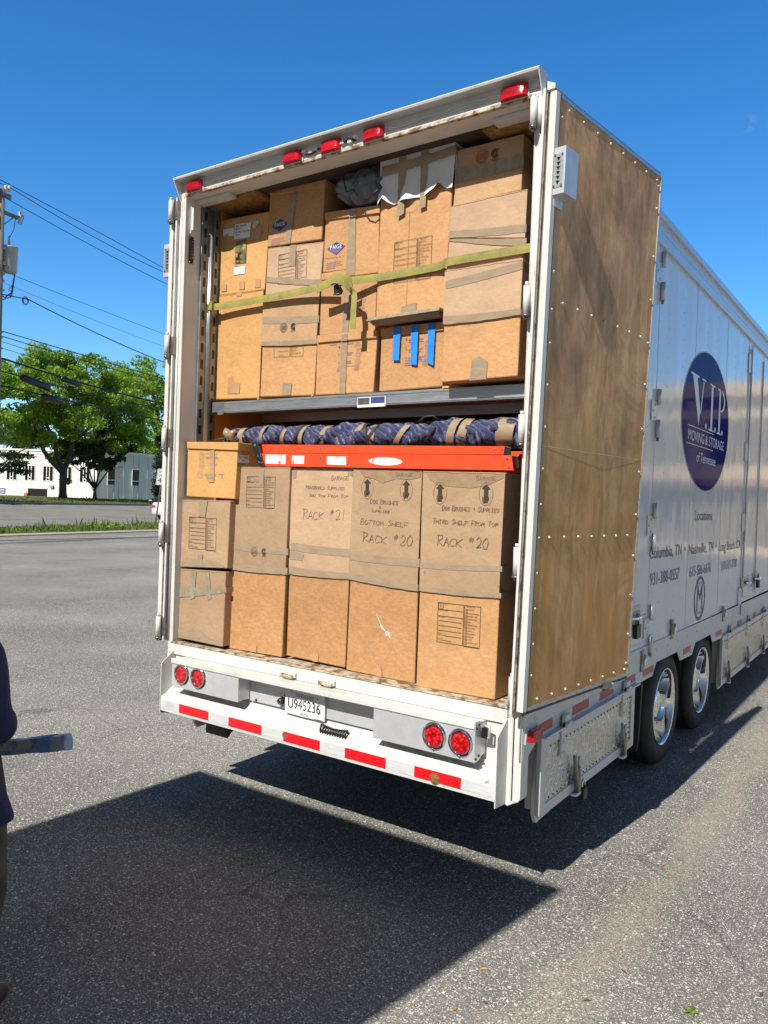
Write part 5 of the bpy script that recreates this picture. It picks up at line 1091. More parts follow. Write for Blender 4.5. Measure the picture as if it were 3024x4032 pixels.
# ---- rear doors swung right round against the sides
def door(sg):
    W=1.205
    def T(p):
        s,n,z=p; t=(z-1.08)/2.92
        if sg>0: a=Vector((1.348+.036*t,-.095+.040*t,z)); b=Vector((1.474+.070*t,1.105+.045*t,z+.004*t))
        else: a=Vector((1.378-.006*t,-.02,z)); b=Vector((1.478-.0*t,1.18,z))
        q=a+(b-a)*(s/W); q+=Vector((.9962,-.0872,0))*n; q.x*=sg; return q
    mb=MB(); mb.box(-.010,W+.003,-.066,-.054,1.055,4.028,'white',T=T); dr=P('rear_door',mb)
    mb=MB(); mb.box(.0,W-.01,-.0535,-.046,1.07,4.015,'gasket',T=T); mb.box(.008,W-.01,-.0455,-.039,1.07,4.012,'dark',T=T); mb.box(.003,W-.01,-.0385,-.0315,1.07,4.015,'gasket',T=T); mb.box(.0,W,-.05,-.006,1.052,1.068,'dark',T=T); mb.box(.0,W-.003,-.055,-.01,4.008,4.02,'dark',T=T); P('door_seal',mb,dr)
    mb=MB(); mb.box(-.004,.030,-.031,.002,1.07,4.004,'white_dirty',T=T); mb.box(.030,.036,-.030,.003,1.07,4.0,'dark',T=T); mb.box(W-.016,W,-.053,.003,1.07,4.0,'alu',T=T); mb.box(.036,W-.016,-.04,.0025,3.984,4.004,'alu',T=T); mb.box(.036,W-.016,-.04,.0025,1.07,1.088,'alu',T=T); P('door_frame',mb,dr)
    mb=MB()
    mb.box(.036,W-.016,-.039,-.002,1.088,3.984,'ply',T=T); P('plywood_panel',mb,dr)
    mb=MB(); mb.box(.05,W-.03,-.002,-.0012,2.338,2.3395,'cloth',T=T); P('scratch_line',mb,dr)
    bm_=MB(); bm_.lathe([(0,.006),(.004,.005),(.0062,.002),(.0066,-.003)],(0,0,0),0,'white',10)
    me=None; spots=[]
    for z in (3.90,3.17,2.99,2.83,2.63,2.43,2.23,2.06,1.90,1.73,1.56,1.39,1.24): spots.append((.058,z))
    for z in (3.93,3.80,3.52,3.27,3.02,2.78,2.52,2.27,2.02,1.78,1.55,1.32,1.15): spots.append((W-.045,z))
    for k in range(8): spots.append((.12+k*.145,3.955))
    for k in range(8): spots.append((.13+k*.145,1.115))
    for k in range(7): spots.append((.16+k*.15,3.04))
    for k in range(7): spots.append((.16+k*.15,1.90))
    for s,z in spots:
        o=None
        if me is None:
            o=P('bolt',bm_,dr,recalc=False); me=o.data; proto=o
        else:
            o=proto.copy(); col.objects.link(o); o.parent=dr
        q=T((s,.0,z)); o.location=q-Vector((0,0,0)); 
        if sg<0: o.rotation_euler=(0,0,math.pi)
    # louvred vent box screwed to the hinge edge of the door
    vb=MB(); vb.box(.006,.125,.002,.060,3.515,3.735,'silver',T=T); vb.box(.004,.0055,.004,.052,3.545,3.705,'alu',T=T); vb.box(.02,.10,.001,.004,3.47,3.52,'silver',T=T)
    v=P('vent_box',vb,dr,bevel=.002)
    vb=MB()
    for k in range(6):
        z=3.566+k*.022; vb.add([(.0035,.016,z+.010),(.0035,.036,z+.010),(.0035,.026,z-.007),(-.002,.022,z+.009),(-.002,.030,z+.009)],[(0,1,2),(0,3,4,1),(0,3,2),(1,4,2)],'black',T=T)
    for n_,z in ((.009,3.698),(.046,3.698),(.009,3.552),(.046,3.552)): vb.box(.000,.0035,n_-.004,n_+.004,z-.005,z+.005,'chrome',T=T)
    # the louvres belong to the vent box mesh as its own dark slots
    P('vent_louvres',vb,dr)
    # lock rod lug under the door
    mb=MB(); mb.box(.86,.93,-.03,.02,1.045,1.078,'steel',T=T); mb.box(.88,.99,-.01,.012,1.03,1.06,'rusty',T=T); P('lock_rod_end',mb,dr)
door(1); door(-1)
# ---- deck beam carrying the upper tier, with plywood deck
mb=MB(); mb.box(-1.09,1.215,.252,.30,2.612,2.688,'alu'); mb.box(-1.09,1.215,.249,.252,2.618,2.626,'alu'); mb.box(-1.09,1.215,.249,.252,2.672,2.682,'alu'); bmn=P('deck_beam',mb,bevel=.002)
mb=MB(); mb.box(-1.21,-1.09,.255,.30,2.62,2.69,'galv'); mb.box(-1.14,-1.09,.24,.255,2.60,2.63,'alu'); P('beam_bracket',mb,bmn)
mb=MB(); mb.box(.05,.256,.2475,.2489,2.604,2.664,'label'); mb.box(.055,.14,.246,.2474,2.62,2.66,'steel'); mb.box(.15,.25,.246,.2474,2.625,2.662,'inkblue'); P('beam_sticker',mb,bmn)
mb=MB(); mb.box(-1.2,1.2,.30,2.3,2.66,2.69,'osb'); mb.box(-1.21,1.21,.75,.80,2.60,2.66,'alu'); mb.box(-1.21,1.21,1.5,1.55,2.60,2.66,'alu'); P('upper_deck',mb)
mb=MB()
for x,w_ in ((-.775,.012),(-.31,.014),(.64,.05)): mb.box(x,x+w_,.245,.30,2.689,2.70,'kraft_yellow')
P('deck_shims',mb)
# measured load layout: box -> (front y, depth, front corners x,z)
BOXES={'B1': (0.05,0.46,[(-1.272,1.542),(-0.813,1.553),(-0.822,1.067),(-1.282,1.073)]),'B2': (0.05,0.46,[(-1.27,2.01),(-0.796,2.018),(-0.808,1.578),(-1.272,1.553)]),'B3': (0.06,0.5,[(-1.23,2.372),(-0.754,2.362),(-0.772,2.028),(-1.227,2.032)]),'B3lid': (0.05,0.5,[(-1.226,2.4),(-0.742,2.39),(-0.742,2.339),(-1.221,2.354)]),'B4': (0.11,0.45,[(-0.823,2.232),(-0.344,2.234),(-0.369,1.056),(-0.836,1.051)]),'B4cap': (0.11,0.45,[(-0.823,2.232),(-0.344,2.234),(-0.358,1.571),(-0.829,1.564)]),'B5': (0.13,0.45,[(-0.342,2.23),(0.129,2.232),(0.113,1.059),(-0.348,1.067)]),'B5cap': (0.13,0.45,[(-0.342,2.23),(0.129,2.232),(0.119,1.581),(-0.341,1.573)]),'B6': (0.12,0.45,[(0.142,2.23),(0.605,2.219),(0.602,1.049),(0.129,1.051)]),'B6cap': (0.12,0.45,[(0.142,2.23),(0.605,2.219),(0.6,1.558),(0.134,1.583)]),'B7': (0.09,0.45,[(0.636,2.214),(1.119,2.21),(1.107,1.054),(0.635,1.046)]),'B7cap': (0.09,0.45,[(0.636,2.214),(1.119,2.21),(1.109,1.573),(0.639,1.566)]),'U1': (0.29,0.45,[(-1.239,3.436),(-0.796,3.426),(-0.806,2.707),(-1.24,2.717)]),'U1b': (0.29,0.45,[(-1.235,3.961),(-0.761,3.943),(-0.784,3.426),(-1.25,3.438)]),'U2low': (0.28,0.45,[(-0.772,3.379),(-0.3,3.357),(-0.32,2.703),(-0.79,2.716)]),'U2cap': (0.28,0.45,[(-0.778,3.316),(-0.306,3.281),(-0.313,3.023),(-0.788,3.051)]),'U2b': (0.28,0.45,[(-0.756,3.696),(-0.282,3.664),(-0.302,3.361),(-0.769,3.383)]),'U2top': (0.27,0.42,[(-0.747,4.07),(-0.277,4.044),(-0.294,3.673),(-0.754,3.698)]),'U2toplid': (0.26,0.42,[(-0.741,4.079),(-0.267,4.04),(-0.272,3.994),(-0.739,4.032)]),'U3low': (0.27,0.42,[(-0.3,3.044),(0.161,3.031),(0.146,2.694),(-0.302,2.698)]),'U3lowlid': (0.26,0.42,[(-0.293,3.07),(0.162,3.062),(0.164,3.015),(-0.291,3.024)]),'U3mid': (0.27,0.42,[(-0.282,3.395),(0.148,3.38),(0.145,3.061),(-0.283,3.072)]),'U3midlid': (0.26,0.42,[(-0.273,3.455),(0.161,3.448),(0.159,3.401),(-0.278,3.413)]),'U3top': (0.27,0.42,[(-0.267,3.804),(0.144,3.78),(0.154,3.444),(-0.274,3.462)]),'U3toplid': (0.26,0.42,[(-0.265,3.832),(0.155,3.803),(0.156,3.754),(-0.263,3.787)]),'U4': (0.25,0.45,[(0.169,4.056),(0.662,4.047),(0.629,3.107),(0.162,3.106)]),'U4low': (0.28,0.42,[(0.183,3.052),(0.614,3.049),(0.617,2.705),(0.181,2.698)]),'U4lowlid': (0.27,0.42,[(0.184,3.072),(0.619,3.068),(0.618,3.018),(0.188,3.023)]),'U5top': (0.25,0.42,[(0.675,4.004),(1.079,4.002),(1.072,3.704),(0.662,3.693)]),'U5b': (0.2,0.45,[(0.684,3.671),(1.131,3.676),(1.12,3.323),(0.666,3.323)]),'U5low': (0.16,0.45,[(0.686,3.308),(1.139,3.305),(1.132,2.712),(0.678,2.707)])}
DEC=[('U2low','tape',0.2718,[(-0.77,3.239),(-0.303,3.2),(-0.303,3.154),(-0.773,3.194)]),('U2low','tape',0.2718,[(-0.776,3.075),(-0.308,3.052),(-0.307,3.023),(-0.777,3.048)]),('U2low','tape',0.2778,[(-0.586,2.795),(-0.508,2.789),(-0.513,2.713),(-0.588,2.711)]),('U2b','tape',0.2778,[(-0.559,3.681),(-0.507,3.677),(-0.512,3.541),(-0.568,3.549)]),('U2b','tape',0.2778,[(-0.76,3.505),(-0.293,3.424),(-0.294,3.387),(-0.758,3.469)]),('U2top','tape',0.2678,[(-0.555,3.991),(-0.505,4.035),(-0.551,3.687),(-0.598,3.691)]),('U3top','tape',0.2678,[(-0.08,3.778),(-0.027,3.777),(-0.019,3.451),(-0.087,3.452)]),('U3top','tape',0.2578,[(-0.069,3.817),(-0.016,3.812),(-0.018,3.764),(-0.071,3.769)]),('U3mid','tape',0.2578,[(-0.082,3.454),(-0.008,3.45),(-0.015,3.409),(-0.085,3.41)]),('U3mid','tape',0.2678,[(-0.092,3.383),(-0.035,3.381),(-0.057,3.061),(-0.104,3.061)]),('U3low','tape',0.2578,[(-0.097,3.059),(-0.049,3.06),(-0.051,3.018),(-0.099,3.017)]),('U3low','tape',0.2678,[(-0.107,3.017),(-0.058,3.019),(-0.06,2.696),(-0.106,2.696)]),('U4low','bluetape',0.266,[(0.281,3.068),(0.332,3.067),(0.328,2.869),(0.282,2.874)]),('U4low','bluetape',0.266,[(0.405,3.071),(0.455,3.066),(0.451,2.833),(0.407,2.841)]),('U4low','bluetape',0.266,[(0.52,3.069),(0.569,3.064),(0.561,2.823),(0.517,2.847)]),('U4','tape',0.2478,[(0.341,3.173),(0.445,3.189),(0.448,3.105),(0.337,3.105)]),('U4','tape',0.2478,[(0.168,3.112),(0.63,3.114),(0.628,3.103),(0.169,3.104)]),('U4','tape',0.236,[(0.181,4.011),(0.675,4.027),(0.666,3.975),(0.18,3.953)]),('U4','tape',0.235,[(0.3,4.042),(0.348,4.041),(0.348,3.709),(0.3,3.694)]),('U4','tape',0.235,[(0.452,4.048),(0.498,4.049),(0.493,3.72),(0.452,3.714)]),('U4','cloth',0.24,[(0.182,4.043),(0.674,4.042),(0.664,3.977),(0.645,3.812),(0.608,3.811),(0.563,3.863),(0.516,3.817),(0.45,3.819),(0.399,3.829),(0.36,3.815),(0.262,3.817),(0.22,3.854),(0.196,3.859),(0.176,3.815)]),('U5top','tape',0.2478,[(0.679,3.898),(1.077,3.897),(1.072,3.822),(0.672,3.824)]),('U5b','tape',0.1978,[(0.861,3.674),(0.963,3.675),(0.949,3.581),(0.86,3.562)]),('U5b','tape',0.1968,[(0.91,3.586),(0.95,3.58),(0.914,3.505),(0.877,3.512)]),('U5b','tape',0.1918,[(0.682,3.539),(1.13,3.501),(1.127,3.457),(0.681,3.502)]),('U5b','tape',0.1978,[(0.678,3.504),(1.125,3.431),(1.122,3.39),(0.675,3.487)]),('U5low','tape',0.1518,[(0.693,3.257),(1.143,3.299),(1.143,3.256),(0.692,3.212)]),('U5low','tape',0.1518,[(0.688,3.064),(1.14,3.056),(1.136,3.024),(0.687,3.019)]),('U5low','tape',0.1578,[(0.868,2.816),(0.913,2.831),(0.959,2.802),(0.958,2.708),(0.856,2.706)]),('B1','tape',0.0478,[(-1.261,1.421),(-0.806,1.455),(-0.811,1.421),(-1.264,1.346)]),('B1','tape',0.0468,[(-1.137,1.534),(-1.09,1.535),(-1.096,1.36),(-1.139,1.346)]),('B1','tape',0.0468,[(-1.002,1.538),(-0.966,1.539),(-0.938,1.367),(-0.974,1.358)]),('B1','tape',0.0478,[(-1.262,1.144),(-1.004,1.136),(-0.957,1.106),(-0.816,1.106),(-0.819,1.07),(-1.277,1.076)]),('B2','tape',0.0478,[(-1.081,2.01),(-1.002,2.012),(-1.022,1.899),(-1.085,1.902)]),('B2','tape',0.0478,[(-1.264,1.577),(-1.187,1.625),(-1.059,1.615),(-0.935,1.62),(-0.831,1.592),(-0.831,1.58),(-1.264,1.556)]),('B2','tape',0.0468,[(-1.079,1.651),(-1.033,1.656),(-1.034,1.576),(-1.079,1.573)]),('B3','tapefaint',0.0578,[(-1.007,2.345),(-0.964,2.345),(-0.96,2.132),(-1.012,2.131)]),('B4','tape',0.1018,[(-0.604,2.226),(-0.553,2.226),(-0.564,2.123),(-0.596,2.121)]),('B4','tape',0.1018,[(-0.812,1.746),(-0.35,1.735),(-0.352,1.693),(-0.814,1.701)]),('B4','tape',0.1018,[(-0.816,1.611),(-0.349,1.616),(-0.35,1.573),(-0.818,1.567)]),('B4','tapefaint',0.1078,[(-0.62,1.107),(-0.577,1.105),(-0.578,1.058),(-0.62,1.057)]),('B5','tape',0.1218,[(-0.324,1.773),(0.128,1.761),(0.127,1.715),(-0.332,1.724)]),('B5','tape',0.1218,[(-0.332,1.722),(-0.22,1.71),(-0.234,1.667),(-0.333,1.668)]),('B5','tape',0.1218,[(-0.331,1.624),(0.125,1.62),(0.124,1.584),(-0.332,1.576)]),('B5','tape',0.1218,[(-0.33,2.221),(-0.301,2.22),(-0.31,2.166),(-0.33,2.17)]),('B5','tape',0.1218,[(0.092,2.23),(0.131,2.23),(0.13,2.184),(0.092,2.195)]),('B5','tapefaint',0.1278,[(-0.131,1.115),(-0.087,1.115),(-0.091,1.066),(-0.132,1.064)]),('B6','tape',0.1118,[(0.139,1.738),(0.614,1.739),(0.611,1.692),(0.139,1.7)]),('B6','tape',0.1118,[(0.139,1.624),(0.606,1.597),(0.606,1.56),(0.14,1.586)]),('B6','torn',0.1118,[(0.18,2.222),(0.605,2.215),(0.6,2.184),(0.537,2.172),(0.436,2.175),(0.353,2.15),(0.285,2.173),(0.216,2.184)]),('B6','tapefaint',0.1178,[(0.345,1.112),(0.372,1.118),(0.385,1.082),(0.386,1.051),(0.346,1.051)]),('B7','tape',0.0818,[(0.648,1.719),(1.112,1.739),(1.111,1.711),(0.648,1.694)]),('B7','tape',0.0818,[(0.645,1.593),(1.112,1.603),(1.111,1.575),(0.644,1.567)]),('B7','torn',0.0818,[(0.652,2.208),(1.119,2.206),(1.112,2.185),(1.028,2.149),(0.941,2.133),(0.818,2.137),(0.724,2.144),(0.68,2.173)]),('U1b','label',0.2878,[(-1.193,3.891),(-1.089,3.885),(-1.089,3.831),(-1.193,3.838)]),('U1b','label',0.2878,[(-1.079,3.905),(-0.928,3.896),(-0.934,3.796),(-1.088,3.804)]),('U1b','sticky',0.2878,[(-0.904,3.897),(-0.853,3.897),(-0.854,3.861),(-0.902,3.862)]),('U1b','picture',0.2878,[(-1.068,3.79),(-0.966,3.787),(-0.965,3.629),(-1.067,3.639)]),('U1b','label',0.2878,[(-1.075,3.61),(-0.97,3.608),(-0.972,3.556),(-1.075,3.561)]),('U1b','tapefaint',0.2878,[(-0.852,3.877),(-0.819,3.834),(-0.847,3.764),(-0.93,3.77),(-0.929,3.807)]),('U1b','tapefaint',0.2878,[(-0.805,3.864),(-0.764,3.862),(-0.768,3.808),(-0.808,3.81)]),('U1b','tapefaint',0.2878,[(-1.196,3.513),(-1.144,3.511),(-1.142,3.458),(-1.196,3.462)]),('U1b','tapefaint',0.2878,[(-1.022,3.508),(-0.972,3.506),(-0.97,3.451),(-1.022,3.455)]),('U1b','tapefaint',0.2878,[(-0.873,3.505),(-0.825,3.503),(-0.823,3.445),(-0.874,3.449)]),('U1','tapefaint',0.2878,[(-1.099,2.862),(-1.059,2.865),(-1.044,2.826),(-0.985,2.818),(-0.988,2.745),(-1.101,2.749)]),('U1','tapefaint',0.2878,[(-1.045,3.433),(-0.992,3.431),(-0.998,3.408),(-1.044,3.409)])]
FORMS=[('B2',0.0488,(-1.174,1.896),0.259,0.213),('B4',0.1028,(-0.704,2.174),0.244,0.199),('B7',0.0888,(0.755,1.518),0.255,0.215),('U2b',0.2788,(-0.656,3.632),0.241,0.194),('U4',0.2488,(0.279,3.556),0.255,0.239)]
WR=[('B5',0.1224,'GARAGE',-0.032,2.16,0.129,0.005,0.029),('B5',0.1224,'HOUSEHOLD SUPPLIES',-0.224,2.106,0.294,-0.001,0.022),('B5',0.1224,'3RD ROW FROM TOP',-0.2,2.057,0.297,0.002,0.019),('B5',0.1224,'RACK #21',-0.244,1.921,0.329,0.005,0.061),('B6',0.1106,'GARAGE',0.437,2.188,0.112,0.003,0.023),('B6',0.1106,'DOG BRUSHES',0.27,2.033,0.187,-0.003,0.027),('B6',0.1106,'&',0.331,2.007,0.012,0.0,0.012),('B6',0.1106,'SUPPLIES',0.277,1.983,0.124,0.0,0.016),('B6',0.1106,'BOTTOM SHELF',0.205,1.912,0.322,-0.003,0.032),('B6',0.1106,'RACK #20',0.223,1.811,0.335,-0.007,0.056),('B7',0.0806,'GARAGE',0.96,2.172,0.111,0.004,0.024),('B7',0.0806,'DOG BRUSHES + SUPPLIES',0.763,2.011,0.334,0.001,0.026),('B7',0.0806,'THIRD SHELF FROM TOP',0.708,1.94,0.384,-0.002,0.026),('B7',0.0806,'RACK #20',0.739,1.823,0.3,-0.003,0.056),('U1b',0.2868,'RUBI WRAPPED',-1.072,3.885,0.099,-0.006,0.013),('U1b',0.2868,'NATIVITY',-1.071,3.866,0.06,-0.003,0.013),('U1b',0.2868,'CHRISTMAS COLLECTION',-1.076,3.845,0.134,-0.008,0.012),('U1b',0.2868,'ITALY',-1.075,3.823,0.042,-0.001,0.013)]
ARR=[('B6',0.1106,0.244,2.173,2.068),('B6',0.1106,0.511,2.167,2.063),('B7',0.0806,0.746,2.151,2.052),('B7',0.0806,1.02,2.154,2.052)]
LOGO=[('U2top',0.2688,(-0.647,3.822),0.072,3.864,3.782,(-0.721,3.772),(-0.585,3.762),(-0.72,3.742)),('U3top',0.2688,(-0.172,3.602),0.072,3.638,3.558,(-0.247,3.543),(-0.11,3.538),(-0.246,3.518))]
STRING=[(-0.132,3.993),(-0.072,3.983),(-0.027,3.88),(0.019,3.892),(0.078,3.801),(0.12,3.801),(0.177,3.84),(0.22,3.872)]
CAPB={'U5low': [(0.686,3.022),(1.136,3.025)],'U5b': [(0.68,3.503),(1.127,3.43)]}
LEAFS=[(2.18,-0.24),(1.39,-0.49),(1.87,-0.32),(1.49,-0.18),(1.42,-0.8),(1.82,-0.42),(1.94,1.09),(1.74,1.03),(2.08,1.51),(1.5,-0.69),(0.8,0.48),(2.39,0.07),(1.3,3.03),(1.73,0.93),(1.88,-0.13)]
INSC=[(0.033,3.337),(0.066,3.286),(0.033,3.277),(0.06,3.238),(0.026,3.225),(0.06,3.194),(-0.102,3.313),(-0.08,3.3)]
INS3=[(-0.001,3.003),(0.052,2.977),(0.011,2.966),(0.041,2.917),(0.005,2.906),(0.035,2.868),(-0.001,2.854),(0.038,2.837),(-0.125,2.865),(0.038,2.862),(-0.193,3.005),(-0.144,3.0)]
INS4=[(0.358,2.85),(0.537,2.829),(0.362,2.869),(0.536,2.854),(0.364,2.941),(0.487,2.927),(0.499,2.973),(0.524,2.924),(0.495,2.911),(0.522,2.869),(0.485,2.86),(0.523,2.828),(0.361,3.025),(0.53,3.005)]
INSB=[(-1.107,2.324),(-0.934,2.318),(-1.109,2.305),(-1.067,2.277),(-1.107,2.262),(-1.067,2.224),(-1.12,2.209),(-1.064,2.161),(-1.044,2.299),(-0.931,2.292),(-1.004,2.254),(-0.935,2.25),(-1.051,2.185),(-0.94,2.172),(-1.035,2.165),(-0.954,2.162),(-0.918,2.186),(-0.864,2.183),(-0.89,2.157)]
SEAL=[(0.834,3.933),(0.914,3.933),(-0.586,3.151),(-0.504,3.15),(-0.62,1.697),(-0.535,1.703)]
# ================================================================ the load
def q3(c,y): return [(a,y,b) for a,b in c]
def shift(c,dx,dt,db): (a,b),(c1,d),(e,f),(g,h)=c; return [(a-dx,b+dt),(c1+dx,d+dt),(e+dx,f-db),(g-dx,h-db)]
DECB={}
for b,k,y,p in DEC: DECB.setdefault(b,[]).append((k,y,p))
PN={'tape':'packing_tape','tapefaint':'clear_tape','torn':'torn_flap','bluetape':'blue_tape_strip','label':'paper_label','sticky':'sticky_note','picture':'printed_picture','cloth':'cover_sheet'}
def form(mb,x,z,w,h,y):
    """printed room chart"""
    k='ink'; lw=.0022; X=lambda a:x+a*w; Z=lambda b:z-b*h
    R_=lambda p,l=lw: mb.ribbon([(X(a),Z(b)) for a,b in p],l,k,y=y)
    R_([(0,0),(.61,0),(.61,.985),(0,.985),(0,0)]); R_([(.635,0),(1,0),(1,1),(.635,1),(.635,0)])
    R_([(.01,.01),(.12,.01),(.12,.15),(.01,.15),(.01,.01)],.0015); R_([(0,.165),(.61,.165)]); R_([(0,.33),(.61,.33)])
    for b in (.45,.57,.69): R_([(.03,b),(.57,b)])
    R_([(.2,.81),(.57,.81)]); R_([(.14,.93),(.34,.93)])
    for s,a,b,l in (('NAME',.14,.035,.08),('USER NUMBER',.02,.20,.22),('CONTENTS',.02,.365,.16),('SPECIAL',.01,.775,.12),('INSTRUCTIONS',.01,.815,.19),('PACKERS',.01,.905,.13),('INITIALS',.01,.94,.12),('THIS',.03,.035,.06),('SIDE',.03,.07,.06),('UP',.045,.11,.04)):
        text(mb,s,X(a),Z(b),l*w,.0055,k,y=y-.0002)
    for i,s in enumerate(('BEDROOMS','MASTER','','FAMILY RM','LIVING RM','DEN','DINING RM','KITCHEN','BATH','BASEMENT','GARAGE','ATTIC','LAUNDRY RM','')):
        b=.045+i*.071+(.015 if i>2 else 0)
        if i: R_([(.665,b-.030),(.70,b-.030),(.70,b+.008),(.665,b+.008),(.665,b-.030)],.0018)
        if s: text(mb,s,X(.72 if i else .68),Z(b),len(s)*.0058,.0075,k,y=y-.0002)
        else: R_([(.73,b),(.97,b)])
def carton(key,label,m,cap=None,capm=None,lid=None,group=None,name='cardboard_box'):
    y,d,c=BOXES[key]; c=[(a,min(b,4.04)) for a,b in c]
    bx_=sum(p[0] for p in c)/4; bz=min(c[2][1],c[3][1])
    r=thing(name,label,'box',(bx_,y+d/2,bz),group)
    mb=MB(); rk=random.Random(key); fr_=q3(c,y); fr_=[(a+rk.uniform(-.002,.002),b_+rk.uniform(0,.004),z_+rk.uniform(-.002,.002)) for a,b_,z_ in fr_]; mb.hexa(fr_,d,m); obj('box_body',mb,r,bevel=.006,seg=2)
    if not lid:
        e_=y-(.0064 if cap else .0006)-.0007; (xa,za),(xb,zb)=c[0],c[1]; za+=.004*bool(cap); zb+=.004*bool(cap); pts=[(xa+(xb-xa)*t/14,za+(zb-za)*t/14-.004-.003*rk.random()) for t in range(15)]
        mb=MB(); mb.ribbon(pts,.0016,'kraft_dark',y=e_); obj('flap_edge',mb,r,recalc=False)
    if cap:
        cc=[c[0],c[1],cap[0],cap[1]]; cc=[(cc[0][0]-.004,cc[0][1]+.004),(cc[1][0]+.004,cc[1][1]+.004),(cc[2][0]+.004,cc[2][1]),(cc[3][0]-.004,cc[3][1])]
        mb=MB(); mb.hexa(q3(cc,y-.006),d+.012,capm or m)
        # the fold line and the slit at the corner of the sleeve
        obj('box_sleeve',mb,r,bevel=.003)
        mb=MB(); a,b=cc[3],cc[2]; mb.box(b[0]-.0005,b[0]+.0012,y+.02,y+.026,b[1]+.0,b[1]+.16,'dark'); obj('sleeve_slit',mb,r)
    if lid:
        ly,ld,lc=BOXES[lid]; lc=[(a,min(b,4.052)) for a,b in lc]; mb=MB(); mb.hexa(q3(lc,ly),d+.018,capm or m); obj('box_lid',mb,r,bevel=.004)
    for k,yy,p in DECB.get(key,[]):
        mb=MB()
        if k=='cloth': continue
        n=len(p)
        if n==4 and k in('tape','bluetape') :
            # strip with small wrinkles and a ragged end
            rows=14; wide=math.dist(p[0],p[1])>math.dist(p[0],p[3]); vs=[];fs=[]; rnd=random.Random(int(abs(p[0][0])*1000)+n)
            for i in range(rows+1):
                t=i/rows
                if wide: A=[p[0][j]+(p[1][j]-p[0][j])*t for j in (0,1)]; B=[p[3][j]+(p[2][j]-p[3][j])*t for j in (0,1)]
                else: A=[p[0][j]+(p[3][j]-p[0][j])*t for j in (0,1)]; B=[p[1][j]+(p[2][j]-p[1][j])*t for j in (0,1)]
                e=.0016; A=[v+rnd.uniform(-e,e) for v in A]; B=[v+rnd.uniform(-e,e) for v in B]
                bow=-.0045*math.sin(math.pi*t) if wide and math.dist(p[0],p[1])>.3 else 0
                vs+=[(A[0],yy,A[1]+bow),(B[0],yy,B[1]+bow)]
            for i in range(rows): fs.append((2*i,2*i+1,2*i+3,2*i+2))
            mb.add(vs,fs,'tapegrey' if (k=='tape' and key in('B1','U5top')) else k)
            if wide and k=='tape' and math.dist(p[0],p[1])>.3:
                # the strip carries on round the corner
                b1,b2=p[1],p[2]; xx=max(b1[0],b2[0],c[1][0]+(.0045 if cap else .0005))+.0012
                mb.add([(b1[0],yy,b1[1]),(b2[0],yy,b2[1]),(xx,yy+.004,b2[1]),(xx,yy+.004,b1[1])],[(0,1,2,3)],k); mb.add([(xx,yy+.004,b1[1]),(xx,yy+.004,b2[1]),(xx,y+d,b2[1]),(xx,y+d,b1[1])],[(0,1,2,3)],k)
        else: mb.add([(a,yy,b) for a,b in p],[tuple(range(n))],k)
        obj(PN[k],mb,r,recalc=False)
    mb=MB(); any_=False
    for b,yy,(x,z),w_,h in FORMS:
        if b==key: form(mb,x,z,w_,h,yy); any_=True
    if any_: obj('room_chart_print',mb,r,recalc=False)
    for b,yy,s,x,z,w_,dz,h in WR:
        if b==key: 
            mb=MB()
            small=h<.02; handwrite(mb,s,x,z,w_,dz,h,yy,lw=.0015 if small else (.0030 if h>.05 else .0024),m='ink' if small else 'pen'); obj('handwriting',mb,r,recalc=False)
    for b,yy,x,zt,zb in ARR:
        if b==key:
            mb=MB(); h=zt-zb; k='ink'
            mb.add([(x,yy,zt),(x+.026,yy,zt-.025),(x+.012,yy,zt-.025),(x+.012,yy,zt-.093),(x-.012,yy,zt-.093),(x-.012,yy,zt-.025),(x-.026,yy,zt-.025)],[tuple(range(7))],k)
            text(mb,'UP',x-.019,zb+.004,.038,.036,k,y=yy-.0002)
            mb.ribbon([(x+.040*math.cos(2*math.pi*t/30),(zt+zb)/2+(h/2+.008)*math.sin(2*math.pi*t/30)) for t in range(31)],.0018,'pen',y=yy); obj('arrow_print',mb,r,recalc=False)
    return r
def ibox(mb,x,z,w,h,y,m='inkpurple',lw=.0013):
    """little folding-box pictogram"""
    R_=lambda p: mb.ribbon([(x+a*w,z+b*h) for a,b in p],lw,m,y=y)
    R_([(0,0),(.7,0),(.7,.42),(0,.42),(0,0)]); R_([(.7,0),(1,.14),(1,.55),(.7,.42)]); R_([(0,.42),(.2,.95),(.85,1),(1,.55)]); R_([(.2,.95),(.45,.55),(.85,1)]); R_([(.25,.2),(.45,.2)])
def lines(mb,x,z,w,n,y,m='inkpurple',dz=.012,h=.006,seed=0):
    rnd=random.Random(seed)
    for i in range(n):
        a=x
        while a<x+w*rnd.uniform(.75,1):
            l=rnd.uniform(.008,.02); mb.ribbon([(a,z-i*dz),(min(a+l,x+w),z-i*dz)],h*.55,m,y=y); a+=l+.004
seal_i=0
def seal(mb,x,z,r,y,m='pen'):
    for f in (1,.72): mb.ribbon([(x+r*f*math.cos(2*math.pi*t/24),z+r*f*math.sin(2*math.pi*t/24)) for t in range(25)],.0018,m,y=y)
    for k in range(24):
        a=2*math.pi*k/24; mb.ribbon([(x+r*.8*math.cos(a),z+r*.8*math.sin(a)),(x+r*.93*math.cos(a),z+r*.93*math.sin(a))],.0025,m,y=y)
    for k in range(5): mb.ribbon([(x-r*.5+r*.25*k,z-r*.4),(x-r*.5+r*.25*k,z+r*.4)],.004,m,y=y)
